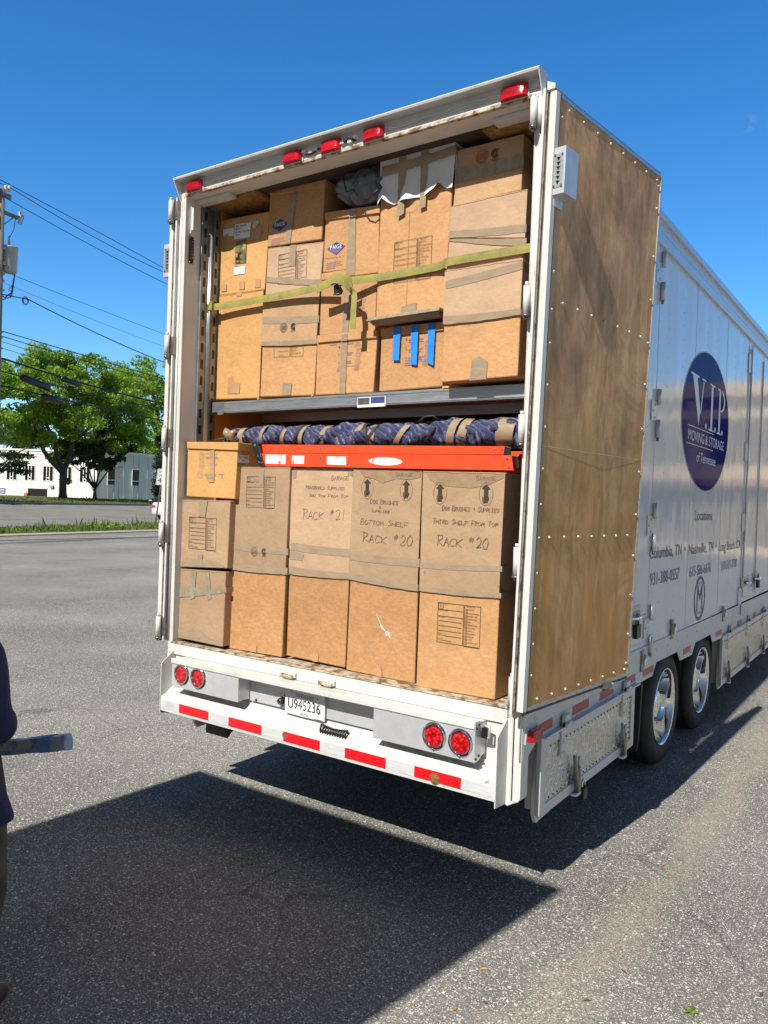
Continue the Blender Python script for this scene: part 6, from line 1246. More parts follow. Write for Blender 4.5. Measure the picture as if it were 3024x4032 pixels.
def recyc(mb,x,z,r,y,m='ink'):
    mb.ribbon([(x+r*math.cos(R(40+2*math.pi*0+t*11.6)),z+r*math.sin(R(40+t*11.6))) for t in range(25)],.0065,m,y=y)
    for k in range(3):
        a=R(90+120*k); mb.ribbon([(x+r*.5*math.cos(a+s),z+r*.5*math.sin(a+s)) for s in (-.8,-.3,.3,.8)],.006,m,y=y)
    lines(mb,x-r,z-r*1.4,r*2,2,y,'ink',.007,.004,5)
KO,KM,KT,KP,KY,KL='kraft_orange','kraft_mottled','kraft_tan','kraft_pink','kraft_yellow','kraft_pale'
b=carton('B1','square tan box with torn wrinkled brown tape, lowest in the left column',KT)
b=carton('B2','square tan box with a room chart, under the file box at the left',KT)
b=carton('B3','orange lidded file box marked Pictures 64 on its side, left of the ladder',KY,lid='B3lid',name='file_box')
mb=MB(); I=INSB; y_=.0575; mb.ribbon(I[0:2],.002,'decalgrey',y=y_)
ibox(mb,I[2][0],I[3][1],.045,.04,y_,'decalgrey'); ibox(mb,I[4][0],I[5][1],.045,.045,y_,'decalgrey'); ibox(mb,I[6][0],I[7][1],.052,.05,y_,'decalgrey')
for k in (8,10,12,14): lines(mb,I[k][0],I[k][1],I[k+1][0]-I[k][0],2,y_,'decalgrey',.009,.005,k)
lines(mb,I[16][0],I[16][1],.05,1,y_,'decalgrey'); mb.ribbon([I[18],(I[18][0],I[18][1]+.022)],.003,'decalgrey',y=y_)
obj('folding_diagram_print',mb,b,recalc=False)
mb=MB(); mb.add([(-.7475,.056,2.313),(-.7475,.16,2.313),(-.7475,.16,2.262),(-.7475,.056,2.262)],[(0,1,2,3)],'label'); lb_=obj('paper_label',mb,b,recalc=False)
mb=MB(); text(mb,'PICTURES',.066,2.292,.082,.012,'ink',side=-.7465); text(mb,'64',.100,2.272,.014,.012,'ink',side=-.7465); mb.ribbon([(.10,2.328),(.10,2.345),(.112,2.345),(.112,2.337),(.10,2.337)],.002,'ink',side=-.7465); mb.ribbon([(.125,2.336),(.155,2.336)],.002,'ink',side=-.7465); mb.ribbon([(.148,2.341),(.156,2.336),(.148,2.331)],.002,'ink',side=-.7465); mb.ribbon([(.075,2.245),(.13,2.245)],.02,'galv',side=-.7468); obj('label_lettering',mb,b,recalc=False)
T4='tall two-part box in the lower row'
capz=lambda k: [BOXES[k][2][2],BOXES[k][2][3]]
b=carton('B4','tall box with a printed room chart on its tan upper sleeve, left of Rack 21',KM,capz('B4cap'),KT)
mb=MB(); seal(mb,*SEAL[4],.030,.1015); recyc(mb,*SEAL[5],.017,.1015); obj('seal_print',mb,b,recalc=False)
carton('B5','tall two-part box handwritten Garage, Household Supplies, Rack 21',KM,capz('B5cap'),KP)
b=carton('B6','tall two-part box with two up arrows, handwritten Bottom Shelf, Rack 20',KM,capz('B6cap'),KT)
mb=MB(); rn_=random.Random(4)
for k in range(26):
    t=k/26; x=.335+.10*t**1.0; z=1.405-.09*t-.03*math.sin(t*3); mb.ribbon([(x,z),(x+.012,z-.016-.02*rn_.random())],.0016,'label',y=.1185)
obj('chalk_scuff',mb,b,recalc=False)
b=carton('B7','tall two-part box with two up arrows, handwritten Third Shelf from Top, Rack 20',KO,capz('B7cap'),KT)
mb=MB(); mb.add([(.667+.010*math.cos(a),.0825,1.672+.010*math.sin(a)) for a in [math.pi/3*k for k in range(6)]],[tuple(range(6))],'decalgrey'); obj('hexagon_print',mb,b,recalc=False)
# torn flap edges along the top of the arrowed boxes
# upper tier
carton('U1','tall plain orange box standing on the deck beam at the far left',KY)
b=carton('U1b','large orange box with white Holiday and Storage labels and a small dark picture',KY)
mb=MB(); yy=.2862; text(mb,'HOLIDAY',-1.198,3.836,.062,.016,'inkblue',y=yy); text(mb,'1',-1.17,3.812,.006,.014,'inkblue',y=yy); text(mb,'STORAGE',-1.085,3.634,.068,.013,'inkblue',y=yy); text(mb,'253',-1.066,3.612,.03,.013,'inkblue',y=yy)
mb.add([(-.893+.018*math.cos(a),.2868,3.866+.018*math.sin(a)) for a in [math.pi/8*k for k in range(16)]],[tuple(range(16))],'yellow_dot'); obj('label_lettering',mb,b,recalc=False)
b=carton('U2low','box with a seal and recycling mark, standing on the deck beam',KO,capz('U2cap'),KL)
mb=MB(); seal(mb,*SEAL[2],.031,.2705); recyc(mb,*SEAL[3],.018,.2705); obj('seal_print',mb,b,recalc=False)
mb=MB(); k='ink'; yy=.2785
mb.ribbon([(-.672,3.046),(-.670,2.966),(-.533,2.962),(-.533,3.04)],.002,k,y=yy); mb.ribbon([(-.524,3.04),(-.524,2.960),(-.421,2.955),(-.421,3.02)],.002,k,y=yy); mb.ribbon([(-.63,3.0),(-.545,2.999)],.002,k,y=yy); mb.ribbon([(-.63,2.975),(-.59,2.975)],.002,k,y=yy)
for i,s in enumerate(('GARAGE','ATTIC','LAUNDRY RM')): mb.ribbon([(-.516,3.022-i*.02),(-.507,3.022-i*.02),(-.507,3.012-i*.02),(-.516,3.012-i*.02),(-.516,3.022-i*.02)],.0015,k,y=yy); text(mb,s,-.502,3.013-i*.02,len(s)*.0062,.008,k,y=yy)
obj('room_chart_print',mb,b,recalc=False)
carton('U2b','pinkish box with a printed room chart right under the topmost logo box',KP)
def logo(b,i,key):
    k,yy,(cx,cz),hw,zt,zb,(tx,tz),(rx,rz),(ax,az)=LOGO[i]; mb=MB(); hb=cz-zb; ht=zt-cz
    mb.add([(cx-hw,yy,cz),(cx,yy,zt),(cx+hw,yy,cz)],[(0,1,2)],'inkblue')
    mb.add([(cx-hw*.92,yy,cz-.003),(cx,yy,zb),(cx+hw*.92,yy,cz-.003)],[(0,1,2)],'inkblue' if i==0 else 'inkpurple')
    text(mb,'PAIGE',cx-hw*.62,cz-.006,hw*1.24,.024,'label',y=yy-.0008)
    text(mb,'Paige Miracle Box No. 17',tx,tz,rx-tx,.008,'inkblue',y=yy,dz=rz-tz)
    for j,s in enumerate(('THE PAIGE COMPANY, INC.','ONE PAUL KOHNER PLACE','ELMWOOD PARK, N.J. 07407','(201) 461-7800')): text(mb,s,ax,az-.007-j*.012,.125*(len(s)/24),.0075,'inkblue',y=yy)
    obj('company_logo_print',mb,b,recalc=False)
b=carton('U2top','lidded box with a solid blue diamond logo, wedged under the roof',KO,lid='U2toplid'); logo(b,0,'U2top')
b=carton('U3low','lidded box with folding diagrams, standing on the deck beam in the middle',KO,lid='U3lowlid')
mb=MB(); I=INS3; yy=.2692; yy=BOXES['U3low'][0]-.0015
for a,c_ in ((0,1),(2,3),(4,5),(6,7)): ibox(mb,I[a][0],I[c_][1],.038,I[a][1]-I[c_][1],yy)
mb.ribbon([I[8],(I[9][0],I[9][1])],.002,'inkpurple',y=yy); lines(mb,-.06,3.0,.05,1,yy); lines(mb,-.06,2.945,.045,2,yy); lines(mb,-.06,2.895,.035,2,yy); lines(mb,I[10][0],I[10][1],.05,1,yy); lines(mb,-.13,2.852,.05,2,yy)
for j,s in enumerate(('1','2','3')): text(mb,s,-.125,2.98-.048*j,.008,.012,'inkpurple',y=yy)
obj('folding_diagram_print',mb,b,recalc=False)
b=carton('U3mid','lidded box with folding diagrams behind the knotted yellow strap',KO,lid='U3midlid')
mb=MB(); I=INSC; yy=BOXES['U3mid'][0]-.0015
for a,c_ in ((0,1),(2,3),(4,5)): ibox(mb,I[a][0],I[c_][1],.034,I[a][1]-I[c_][1],yy)
text(mb,'2.',I[6][0],I[7][1],.02,.014,'redside',y=yy); lines(mb,-.10,3.255,.03,2,yy); lines(mb,-.11,3.21,.03,2,yy); lines(mb,.0,3.30,.015,1,yy)
obj('folding_diagram_print',mb,b,recalc=False)
b=carton('U3top','lidded box with a half-tone blue diamond logo, under the grey plastic bag',KO,lid='U3toplid'); logo(b,1,'U3top')
b=carton('U4','tall orange box draped with a white sheet and crossed brown tape',KO)
# loose sheet hanging over the box front and side
rows,cols_=20,34; (y_,d_,c_)=BOXES['U4']; top=4.046; vs=[];fs=[]; rnd=random.Random(2)
prof=[(0,3.775),(.04,3.800),(.09,3.815),(.14,3.790),(.20,3.775),(.30,3.783),(.40,3.780),(.50,3.788),(.60,3.782),(.68,3.788),(.76,3.80),(.83,3.835),(.90,3.80),(1,3.790)]
def bot(t):
    for (a,za),(b2,zb) in zip(prof,prof[1:]):
        if a<=t<=b2: return za+(zb-za)*(t-a)/(b2-a)
    return prof[-1][1]
xl,xr=c_[0][0]-.006,c_[1][0]+.008
for i in range(cols_+1):
    t=i/cols_; zb=bot(t)
    for j in range(rows+1):
        u=j/rows; z=top+(zb-top)*u; fl=(u**3)*(.012+.016*math.sin(t*19+.5)+.02*math.exp(-((t-.10)/.05)**2)+.024*math.exp(-((t-.84)/.06)**2))
        vs.append((xl+(xr-xl)*t, y_-.007-.003*math.sin(t*31+u*3)*u-max(0,fl), z))
for i in range(cols_):
    for j in range(rows): a=i*(rows+1)+j; fs.append((a,a+rows+1,a+rows+2,a+1))
o0=len(vs)
for i in range(9):
    for j in range(rows+1):
        u=j/rows; t=i/8; vs.append((xr+.002+.004*math.sin(t*9+u*2)*u, y_-.007+d_*t, top+(3.79+.01*math.sin(t*13)-top)*u))
for i in range(8):
    for j in range(rows): a=o0+i*(rows+1)+j; fs.append((a,a+rows+1,a+rows+2,a+1))
mb=MB(); mb.add(vs,fs,'cloth',True); mb.add([(xl,y_-.007,top),(xr,y_-.007,top),(xr,y_+d_,top),(xl,y_+d_,top)],[(0,1,2,3)],'cloth'); obj('cover_sheet',mb,b,recalc=False)
mb=MB(); mb.ribbon([(.345,3.745),(.335,3.732),(.345,3.72),(.40,3.715),(.425,3.728),(.43,3.742)],.0022,'kraft_mottled',y=y_-.001); mb.box(.375,.377,y_-.0008,y_,3.12,3.72,'kraft_mottled'); obj('hand_hole',mb,b,recalc=False)
mb=MB(); mb.hexa([(.150,.188,3.118),(.635,.190,3.130),(.640,.180,3.108),(.140,.178,3.098)],.065,'tapegrey'); mb.hexa([(.160,.195,3.10),(.63,.195,3.107),(.63,.21,3.085),(.165,.21,3.08)],.05,'torn'); obj('crushed_flap',mb,b,bevel=.003)
b=carton('U4low','lidded box with three strips of blue tape hanging from its lid',KO,lid='U4lowlid')
mb=MB(); I=INS4; yy=BOXES['U4low'][0]-.0015
mb.ribbon(I[2:4],.002,'inkpurple',y=yy); 
for a,c2_ in ((6,7),(8,9),(10,11)): ibox(mb,I[a][0],I[c2_][1],.034,I[a][1]-I[c2_][1],yy)
for z in (2.985,2.93,2.883): lines(mb,.385,z,.10,2,yy,seed=int(z*99))
for j,s in enumerate(('1','2','3')): text(mb,s,.362,2.985-.053*j,.009,.013,'inkpurple',y=yy)
lines(mb,.36,2.853,.08,2,yy,seed=8); obj('folding_diagram_print',mb,b,recalc=False)
b=carton('U5top','pinkish ribbed box with round print marks, topmost in the right column',KL)
mb=MB(); seal(mb,SEAL[0][0],SEAL[0][1],.038,.2485,'redside'); recyc(mb,SEAL[1][0],SEAL[1][1],.021,.2485); obj('seal_print',mb,b,recalc=False)
cb=CAPB['U5b']; carton('U5b','pale box with two crossing tape bands right above the strap, in the right column',KP,[cb[1],cb[0]],KP)
cb=CAPB['U5low']; carton('U5low','pale two-part box overhanging the deck beam at its right end',KO,[cb[1],cb[0]],KP)
# boxes deeper in the load, dimly seen through the gaps
for i,(x,z) in enumerate(((-.9,1.06),(-.3,1.06),(.3,1.06),(.85,1.06))):
    r=thing('cardboard_box',('plain brown box deep in the lower load, behind the torn-tape box','plain brown box deep in the lower load, behind the Rack 21 box','plain brown box deep in the lower load, behind the Bottom Shelf box','plain brown box deep in the lower load, behind the Third Shelf box')[i],'box',(x,1.1,z)); mb=MB(); mb.box(x-.27,x+.27,.85,1.35,z,z+.95,KM); obj('box_body',mb,r,bevel=.004)
# ---------------------------------------------------------------- orange ladder lying on the lower row
lad=thing('stepladder','orange fibreglass stepladder with worn stickers lying across the tall boxes','ladder',(.28,.2,2.24))
def rail_(q,y,dy): 
    mb=MB(); mb.hexa([(a,y,b) for a,b in q],.006,'orange')
    (a,b),(c,d),(e,f),(g,h)=q
    mb.hexa([(a,y+.006,b),(c,y+.006,d),(c,y+.006,d-.006),(a,y+.006,b-.006)],dy,'orange'); mb.hexa([(g,y+.006,h+.006),(e,y+.006,f+.006),(e,y+.006,f),(g,y+.006,h)],dy,'orange'); return mb
lo_=[(-.585,2.322),(1.147,2.302),(1.160,2.226),(-.552,2.242)]; up=[(-.615,2.381),(1.100,2.351),(1.095,2.309),(-.600,2.326)]
ra=obj('side_rail',rail_(lo_,.100,.03),lad,bevel=.0015); rb=obj('side_rail',rail_(up,.135,.03),lad,bevel=.0015)
obj('side_rail',rail_([(a,b) for a,b in lo_],.47,-.03+.06),lad); obj('side_rail',rail_(up,.505,.03),lad)
for k in range(6):
    x=-.4+k*.28; mb=MB(); mb.box(x,x+.012,.136,.47,2.245,2.30,'alu'); obj('step',mb,lad,bevel=.002)
mb=MB(); mb.hexa([(-.668,.090,2.395),(-.614,.090,2.399),(-.545,.090,2.245),(-.600,.090,2.246)],.008,'black'); br=obj('end_bracket',mb,lad,bevel=.004)
mb=MB()
for x,z,r_c in ((-.632,2.374,.011),(-.602,2.305,.007),(-.575,2.305,.007),(-.588,2.265,.007),(-.562,2.265,.007)): mb.lathe([(0,.0835),(r_c*.7,.085),(r_c,.089)],(x,0,z),1,'chrome',12)
obj('rivets',mb,br,recalc=False)
mb=MB(); mb.hexa([(1.092,.128,2.352),(1.128,.128,2.345),(1.128,.128,2.30),(1.085,.128,2.305)],.008,'black'); mb.hexa([(1.152,.115,2.30),(1.175,.115,2.30),(1.185,.115,2.24),(1.165,.115,2.235)],.008,'black'); obj('end_bracket',mb,lad,bevel=.003)
mb=MB()
for x,z,y in ((-.585,2.361,.133),(-.555,2.361,.133),(-.132,2.352,.133),(-.10,2.352,.133),(-.10,2.292,.098),(-.10,2.262,.098),(1.03,2.337,.133),(1.075,2.337,.133),(1.122,2.285,.098),(1.135,2.243,.098)): mb.lathe([(0,y-.003),(.006,y-.0015),(.0065,y+.003)],(x,0,z),1,'chrome',10)
obj('rivets',mb,lad,recalc=False)
for q in ([(-.548,2.314),(-.375,2.312),(-.374,2.254),(-.544,2.258)],[(-.325,2.308),(-.226,2.307),(-.226,2.256),(-.325,2.257)],[(-.050,2.302),(.094,2.299),(.096,2.250),(-.048,2.253)]):
    mb=MB(); mb.poly([(a,.0985,b) for a,b in q],'worn_sticker'); obj('sticker',mb,lad,recalc=False)
mb=MB(); mb.poly([(.372+.115*math.cos(2*math.pi*k/28),.0985,2.272-.003*math.cos(2*math.pi*k/28)+.023*math.sin(2*math.pi*k/28)) for k in range(28)],'worn_sticker'); obj('sticker',mb,lad,recalc=False)
# ---------------------------------------------------------------- rolled moving blankets on the ladder
rl=thing('blanket_roll','rolled navy quilted moving blanket bound with brown tape and black bands','blanket',(.08,.3,2.40))
rnd=random.Random(9); vs=[];fs=[]; nx,na=150,28
from mathutils import noise as nz_
noise_=lambda u,a: nz_.noise(Vector((u,math.cos(a)*1.5,math.sin(a)*1.5)))
def rr(t): return .046+.026*min(1,t*3.5)+.006*math.sin(t*17)+.006*math.sin(t*41+1)
pinch=[.06,.145,.225,.30,.38,.47,.535,.625,.70,.765,.80,.93]
for i in range(nx+1):
    t=i/nx; x=-1.02+2.22*t; cz=2.450-.016*min(1,t*3)+.004*math.sin(t*9); pz=min(abs(t-p) for p in pinch)
    for k in range(na):
        a=2*math.pi*k/na; r=rr(t)*(1-.13*math.exp(-(pz/.012)**2))+.006*math.sin(2*a+t*38)+.0055*math.sin(3*a+t*60)+.004*math.sin(5*a-t*90)+.006*noise_(t*22,a)+rnd.uniform(-.001,.001)
        vs.append((x,.275+r*1.15*math.cos(a),cz+r*math.sin(a)))
for i in range(nx):
    for k in range(na): fs.append((i*na+k,i*na+(k+1)%na,(i+1)*na+(k+1)%na,(i+1)*na+k))
fs.append(tuple(range(na))); fs.append(tuple(nx*na+k for k in range(na)))
mb=MB(); mb.add(vs,fs,'quilt',True); obj('blanket',mb,rl,recalc=False)
def band(t0,t1,wd,m,off=.003,name='tape_band'):
    """band of width wd round the roll, slanting from t0 (front foot) to t1 (back)"""
    vs=[];fs=[];n=32
    for k in range(n+1):
        a=2*math.pi*k/n; s=(1-math.cos(a+math.pi/3))/2; t=t0+(t1-t0)*s
        for e in (-.5,.5):
            tt=min(1,max(0,t+e*wd)); x=-1.02+2.22*tt; cz=2.450-.016*min(1,tt*3)+.004*math.sin(tt*9); r=rr(tt)*.99+off+.001*math.sin(k*2.3)
            vs.append((x,.275+r*1.15*math.cos(a),cz+r*math.sin(a)))
    for k in range(n): fs.append((2*k,2*k+1,2*k+3,2*k+2))
    mb=MB(); mb.add(vs,fs,m,True); obj(name,mb,rl,recalc=False)
for a,b2,w_ in ((.05,.06,.02),(.135,.155,.013),(.215,.235,.013),(.285,.31,.016),(.355,.39,.022),(.46,.51,.016),(.535,.55,.022),(.60,.655,.018),(.775,.80,.022),(.805,.83,.024),(.925,.94,.045)): band(a,b2,w_,'tape')
for a,b2 in ((.25,.30),(.50,.56),(.58,.52),(.68,.75)): band(a,b2,.010,'blackstrap',.007,'black_band')
mb=MB(); mb.tube([(.52,.20,2.50),(.57,.18,2.525),(.62,.19,2.53),(.65,.22,2.50)],.006,'blackstrap',6); obj('black_band_loop',mb,rl,recalc=False); mb=MB(); mb.tube([(-1.12,.2,2.42),(-1.06,.19,2.425),(-1.01,.22,2.44),(-1.08,.24,2.415),(-1.02,.2,2.40)],.010,'blackstrap',7); obj('black_band_loop',mb,rl,recalc=False)
mb=MB(); mb.tube([(-.97,.21,2.44),(-1.0,.19,2.475),(-1.02,.2,2.50)],[.035,.028,.006],'tapegrey',7); mb.tube([(-.97,.21,2.44),(-.94,.19,2.47),(-.92,.2,2.485)],[.03,.02,.005],'tape',7); obj('tape_tail',mb,rl,recalc=False)
# ---------------------------------------------------------------- load strap with its buckle
stp=thing('ratchet_strap','yellow green webbing strap tied across the upper boxes with a knot and tail','strap',(-.1,.2,3.35))
def ribbon3(pts,h,m,par,name,n=1):
    """vertical webbing through (x,y,z centre)"""
    mb=MB(); vs=[];fs=[]
    for x,y,z,*hh in pts:
        q=(hh[0] if hh else h)/2; vs+=[(x,y,z-q),(x,y-.0015,z),(x,y,z+q),(x,y+.003,z+q),(x,y+.003,z-q)]
    for i in range(len(pts)-1):
        for k in range(5): fs.append((5*i+k,5*i+(k+1)%5,5*i+5+(k+1)%5,5*i+5+k))
    fs.append((0,1,2,3,4)); e=5*(len(pts)-1); fs.append((e,e+1,e+2,e+3,e+4)); mb.add(vs,fs,m); return obj(name,mb,par)
def smooth(p,n=6):
    out=[]
    for i in range(len(p)-1):
        a=p[max(0,i-1)];b=p[i];c=p[i+1];d=p[min(len(p)-1,i+2)]
        for k in range(n):
            t=k/n; out.append(tuple(.5*((2*b[j])+(-a[j]+c[j])*t+(2*a[j]-5*b[j]+4*c[j]-d[j])*t*t+(-a[j]+3*b[j]-3*c[j]+d[j])*t**3) for j in range(len(b))))
    out.append(tuple(p[-1])); return out
ribbon3(smooth([(-1.226,.222,3.338),(-1.05,.232,3.343),(-.8,.236,3.345),(-.5,.226,3.350),(-.3,.208,3.353),(-.12,.180,3.356)]),.045,'strap',stp,'webbing')
ribbon3(smooth([(-.06,.180,3.352),(.05,.200,3.358),(.20,.232,3.362),(.40,.237,3.366),(.60,.225,3.368),(.69,.184,3.369),(.9,.184,3.370),(1.13,.186,3.371),(1.22,.180,3.372)]),.046,'strap',stp,'webbing')
mb=MB(); mb.box(-1.236,-1.19,.20,.225,3.315,3.375,'strap'); mb.box(-1.24,-1.222,.195,.235,3.30,3.36,'steel'); obj('end_hook',mb,stp,bevel=.003)
ribbon3([(-.215,.150,3.322,.052),(-.20,.142,3.325,.054),(-.10,.135,3.350,.050),(-.065,.134,3.352,.046),(-.05,.15,3.35,.04)],.05,'strap',stp,'folded_webbing')
ribbon3(smooth([(-.095,.128,3.346,.050),(-.06,.108,3.356,.058),(-.02,.100,3.352,.064),(.012,.108,3.336,.058),(.034,.126,3.314,.044),(.046,.146,3.292,.030)],5),.05,'strap',stp,'knot')
ribbon3(smooth([(-.060,.150,3.362,.040),(-.03,.128,3.372,.038),(.01,.130,3.362,.036),(.04,.160,3.345,.040)],5),.05,'strap',stp,'knot')
mb=MB(); mb.prism([(-.075,3.325),(-.045,3.33),(-.02,3.29),(-.03,3.272),(-.068,3.268)],1,.135,.165,'black'); mb.tube([(-.075,.14,3.27),(-.03,.14,3.272)],.006,'steel',8); obj('buckle',mb,stp,bevel=.003)
def hang(pts,w_,name):
    mb=MB(); vs=[];fs=[]
    for x,y,z in pts: vs+=[(x-w_/2,y,z),(x+w_/2,y,z),(x+w_/2,y+.003,z),(x-w_/2,y+.003,z)]
    for i in range(len(pts)-1):
        for k in range(4): fs.append((4*i+k,4*i+(k+1)%4,4*i+4+(k+1)%4,4*i+4+k))
    fs.append((0,1,2,3)); e=4*(len(pts)-1); fs.append((e,e+1,e+2,e+3)); mb.add(vs,fs,'strap'); obj(name,mb,stp)
hang(smooth([(.030,.150,3.30),(.052,.165,3.275),(.066,.160,3.24),(.072,.150,3.20),(.070,.150,3.13),(.066,.152,3.055)]),.042,'webbing_tail')
# ---------------------------------------------------------------- grey plastic bag stuffed under the roof
bg_=thing('plastic_bag','crumpled grey see-through plastic bag with a black drawstring under the roof','bag',(.02,.33,3.83))
bm=bmesh.new(); bmesh.ops.create_icosphere(bm,subdivisions=5,radius=1)
from mathutils import noise
for v in bm.verts:
    p=v.co.copy(); n=noise.fractal(p*1.1+Vector((3,1,2)),1.,2.0,3)*.22+abs(noise.noise(p*2.3))*.20-.06
    p=p*(1+n); q=Vector((max(-1.15,min(1.1,p.x*1.15))*.178,p.y*.13,max(-1.,min(1.05,p.z*1.2))*.112)); v.co=q+Vector((.020,.330,3.935))-Vector((.02,.33,3.83))
me=bpy.data.meshes.new('film'); bm.to_mesh(me); bm.free(); me.materials.append(M['bag']); me.polygons.foreach_set('use_smooth',[True]*len(me.polygons)); o=bpy.data.objects.new('film',me); col.objects.link(o); o.parent=bg_; OFF[o]=OFF[bg_]
mb=MB(); mb.tube([(x,.178+.012*math.sin(i*2),z) for i,(x,z) in enumerate(STRING)],.0042,'black',6); obj('drawstring',mb,bg_,recalc=False)
# ---------------------------------------------------------------- litter on the asphalt
lf=MB(); x,y=LEAFS[0]
for a,l in ((.3,.035),(1.5,.05),(2.7,.038),(4.0,.03),(5.3,.032)):
    c,s=math.cos(a),math.sin(a); lf.add([(x,y,.052),(x+c*l*.5-s*.009,y+s*l*.5+c*.009,.062),(x+c*l,y+s*l,.056),(x+c*l*.5+s*.009,y+s*l*.5-c*.009,.060)],[(0,1,2,3)],'leaf_light')
o=obj('fallen_leaf',lf,base=(x,y,.046),recalc=False); tagit(o,'small bright green maple leaf lying alone on the asphalt, bottom right','leaf')
rnd=random.Random(8)
M['twig']=mat('dry_brown_scrap',(.07,.04,.02),.9,c2=(.22,.12,.05),ns=30)
for i,(x,y) in enumerate(LEAFS[1:]):
    mb=MB(); a=rnd.uniform(0,3); l=rnd.uniform(.010,.022); c,s=math.cos(a),math.sin(a); w_=l*rnd.uniform(.25,.5)
    mb.add([(x-c*l,y-s*l,.049),(x-s*w_,y+c*w_,.056),(x+c*l,y+s*l,.050),(x+s*w_,y-c*w_,.052)],[(0,1,2,3)],'twig' if i%3 else 'kraft_orange')
    o=obj('dry_leaf_scrap',mb,base=(x,y,.046),recalc=False); tagit(o,'tiny dry leaf scrap lying on the bare asphalt','leaf scrap','dry scraps scattered on the asphalt')
# ---------------------------------------------------------------- the mover at the left edge
def skin(name,verts,edges,radii,m,parent,sub=2,root=0):
    off=OFF[parent]; me=bpy.data.meshes.new(name); me.from_pydata([tuple(Vector(v)-off) for v in verts],edges,[]); o=bpy.data.objects.new(name,me); col.objects.link(o); o.parent=parent; OFF[o]=off
    o.modifiers.new('skin','SKIN'); sv=me.skin_vertices
    if not sv: 
        me.update()
    for i,r in enumerate(radii):
        r=r if isinstance(r,tuple) else (r,r); me.skin_vertices[0].data[i].radius=r
    me.skin_vertices[0].data[root].use_root=True
    s=o.modifiers.new('subsurf','SUBSURF'); s.levels=sub; s.render_levels=sub
    me.materials.append(M[m]); 
    o.modifiers['skin'].use_smooth_shade=True
    return o
M['skin_tone']=mat('skin_tone',(.42,.24,.16),.5,c2=(.47,.28,.19),ns=5); M['tee']=mat('navy_cotton',(.012,.017,.055),.85,c2=(.018,.024,.075),ns=4,bump=.9,bs=5,bd=.05)
M['trousers']=mat('brown_camouflage_trousers',(.05,.045,.03),.9,c2=(.10,.085,.055),ns=9,c3=(.03,.035,.02),ns3=6,t3=(.48,.56),bump=.5,bs=9,bd=.02); M['hair']=mat('dark_hair',(.02,.014,.01),.6,bump=.5,bs=90); M['boot']=mat('worn_boot_leather',(.06,.04,.025),.6)
M['bluewrap']=mat('blue_tape_wrapping',(.22,.28,.38),.4,c2=(.34,.39,.45),ns=12,c3=(.06,.13,.40),ns3=7,t3=(.52,.58),bump=.5,bs=20,bd=.005)
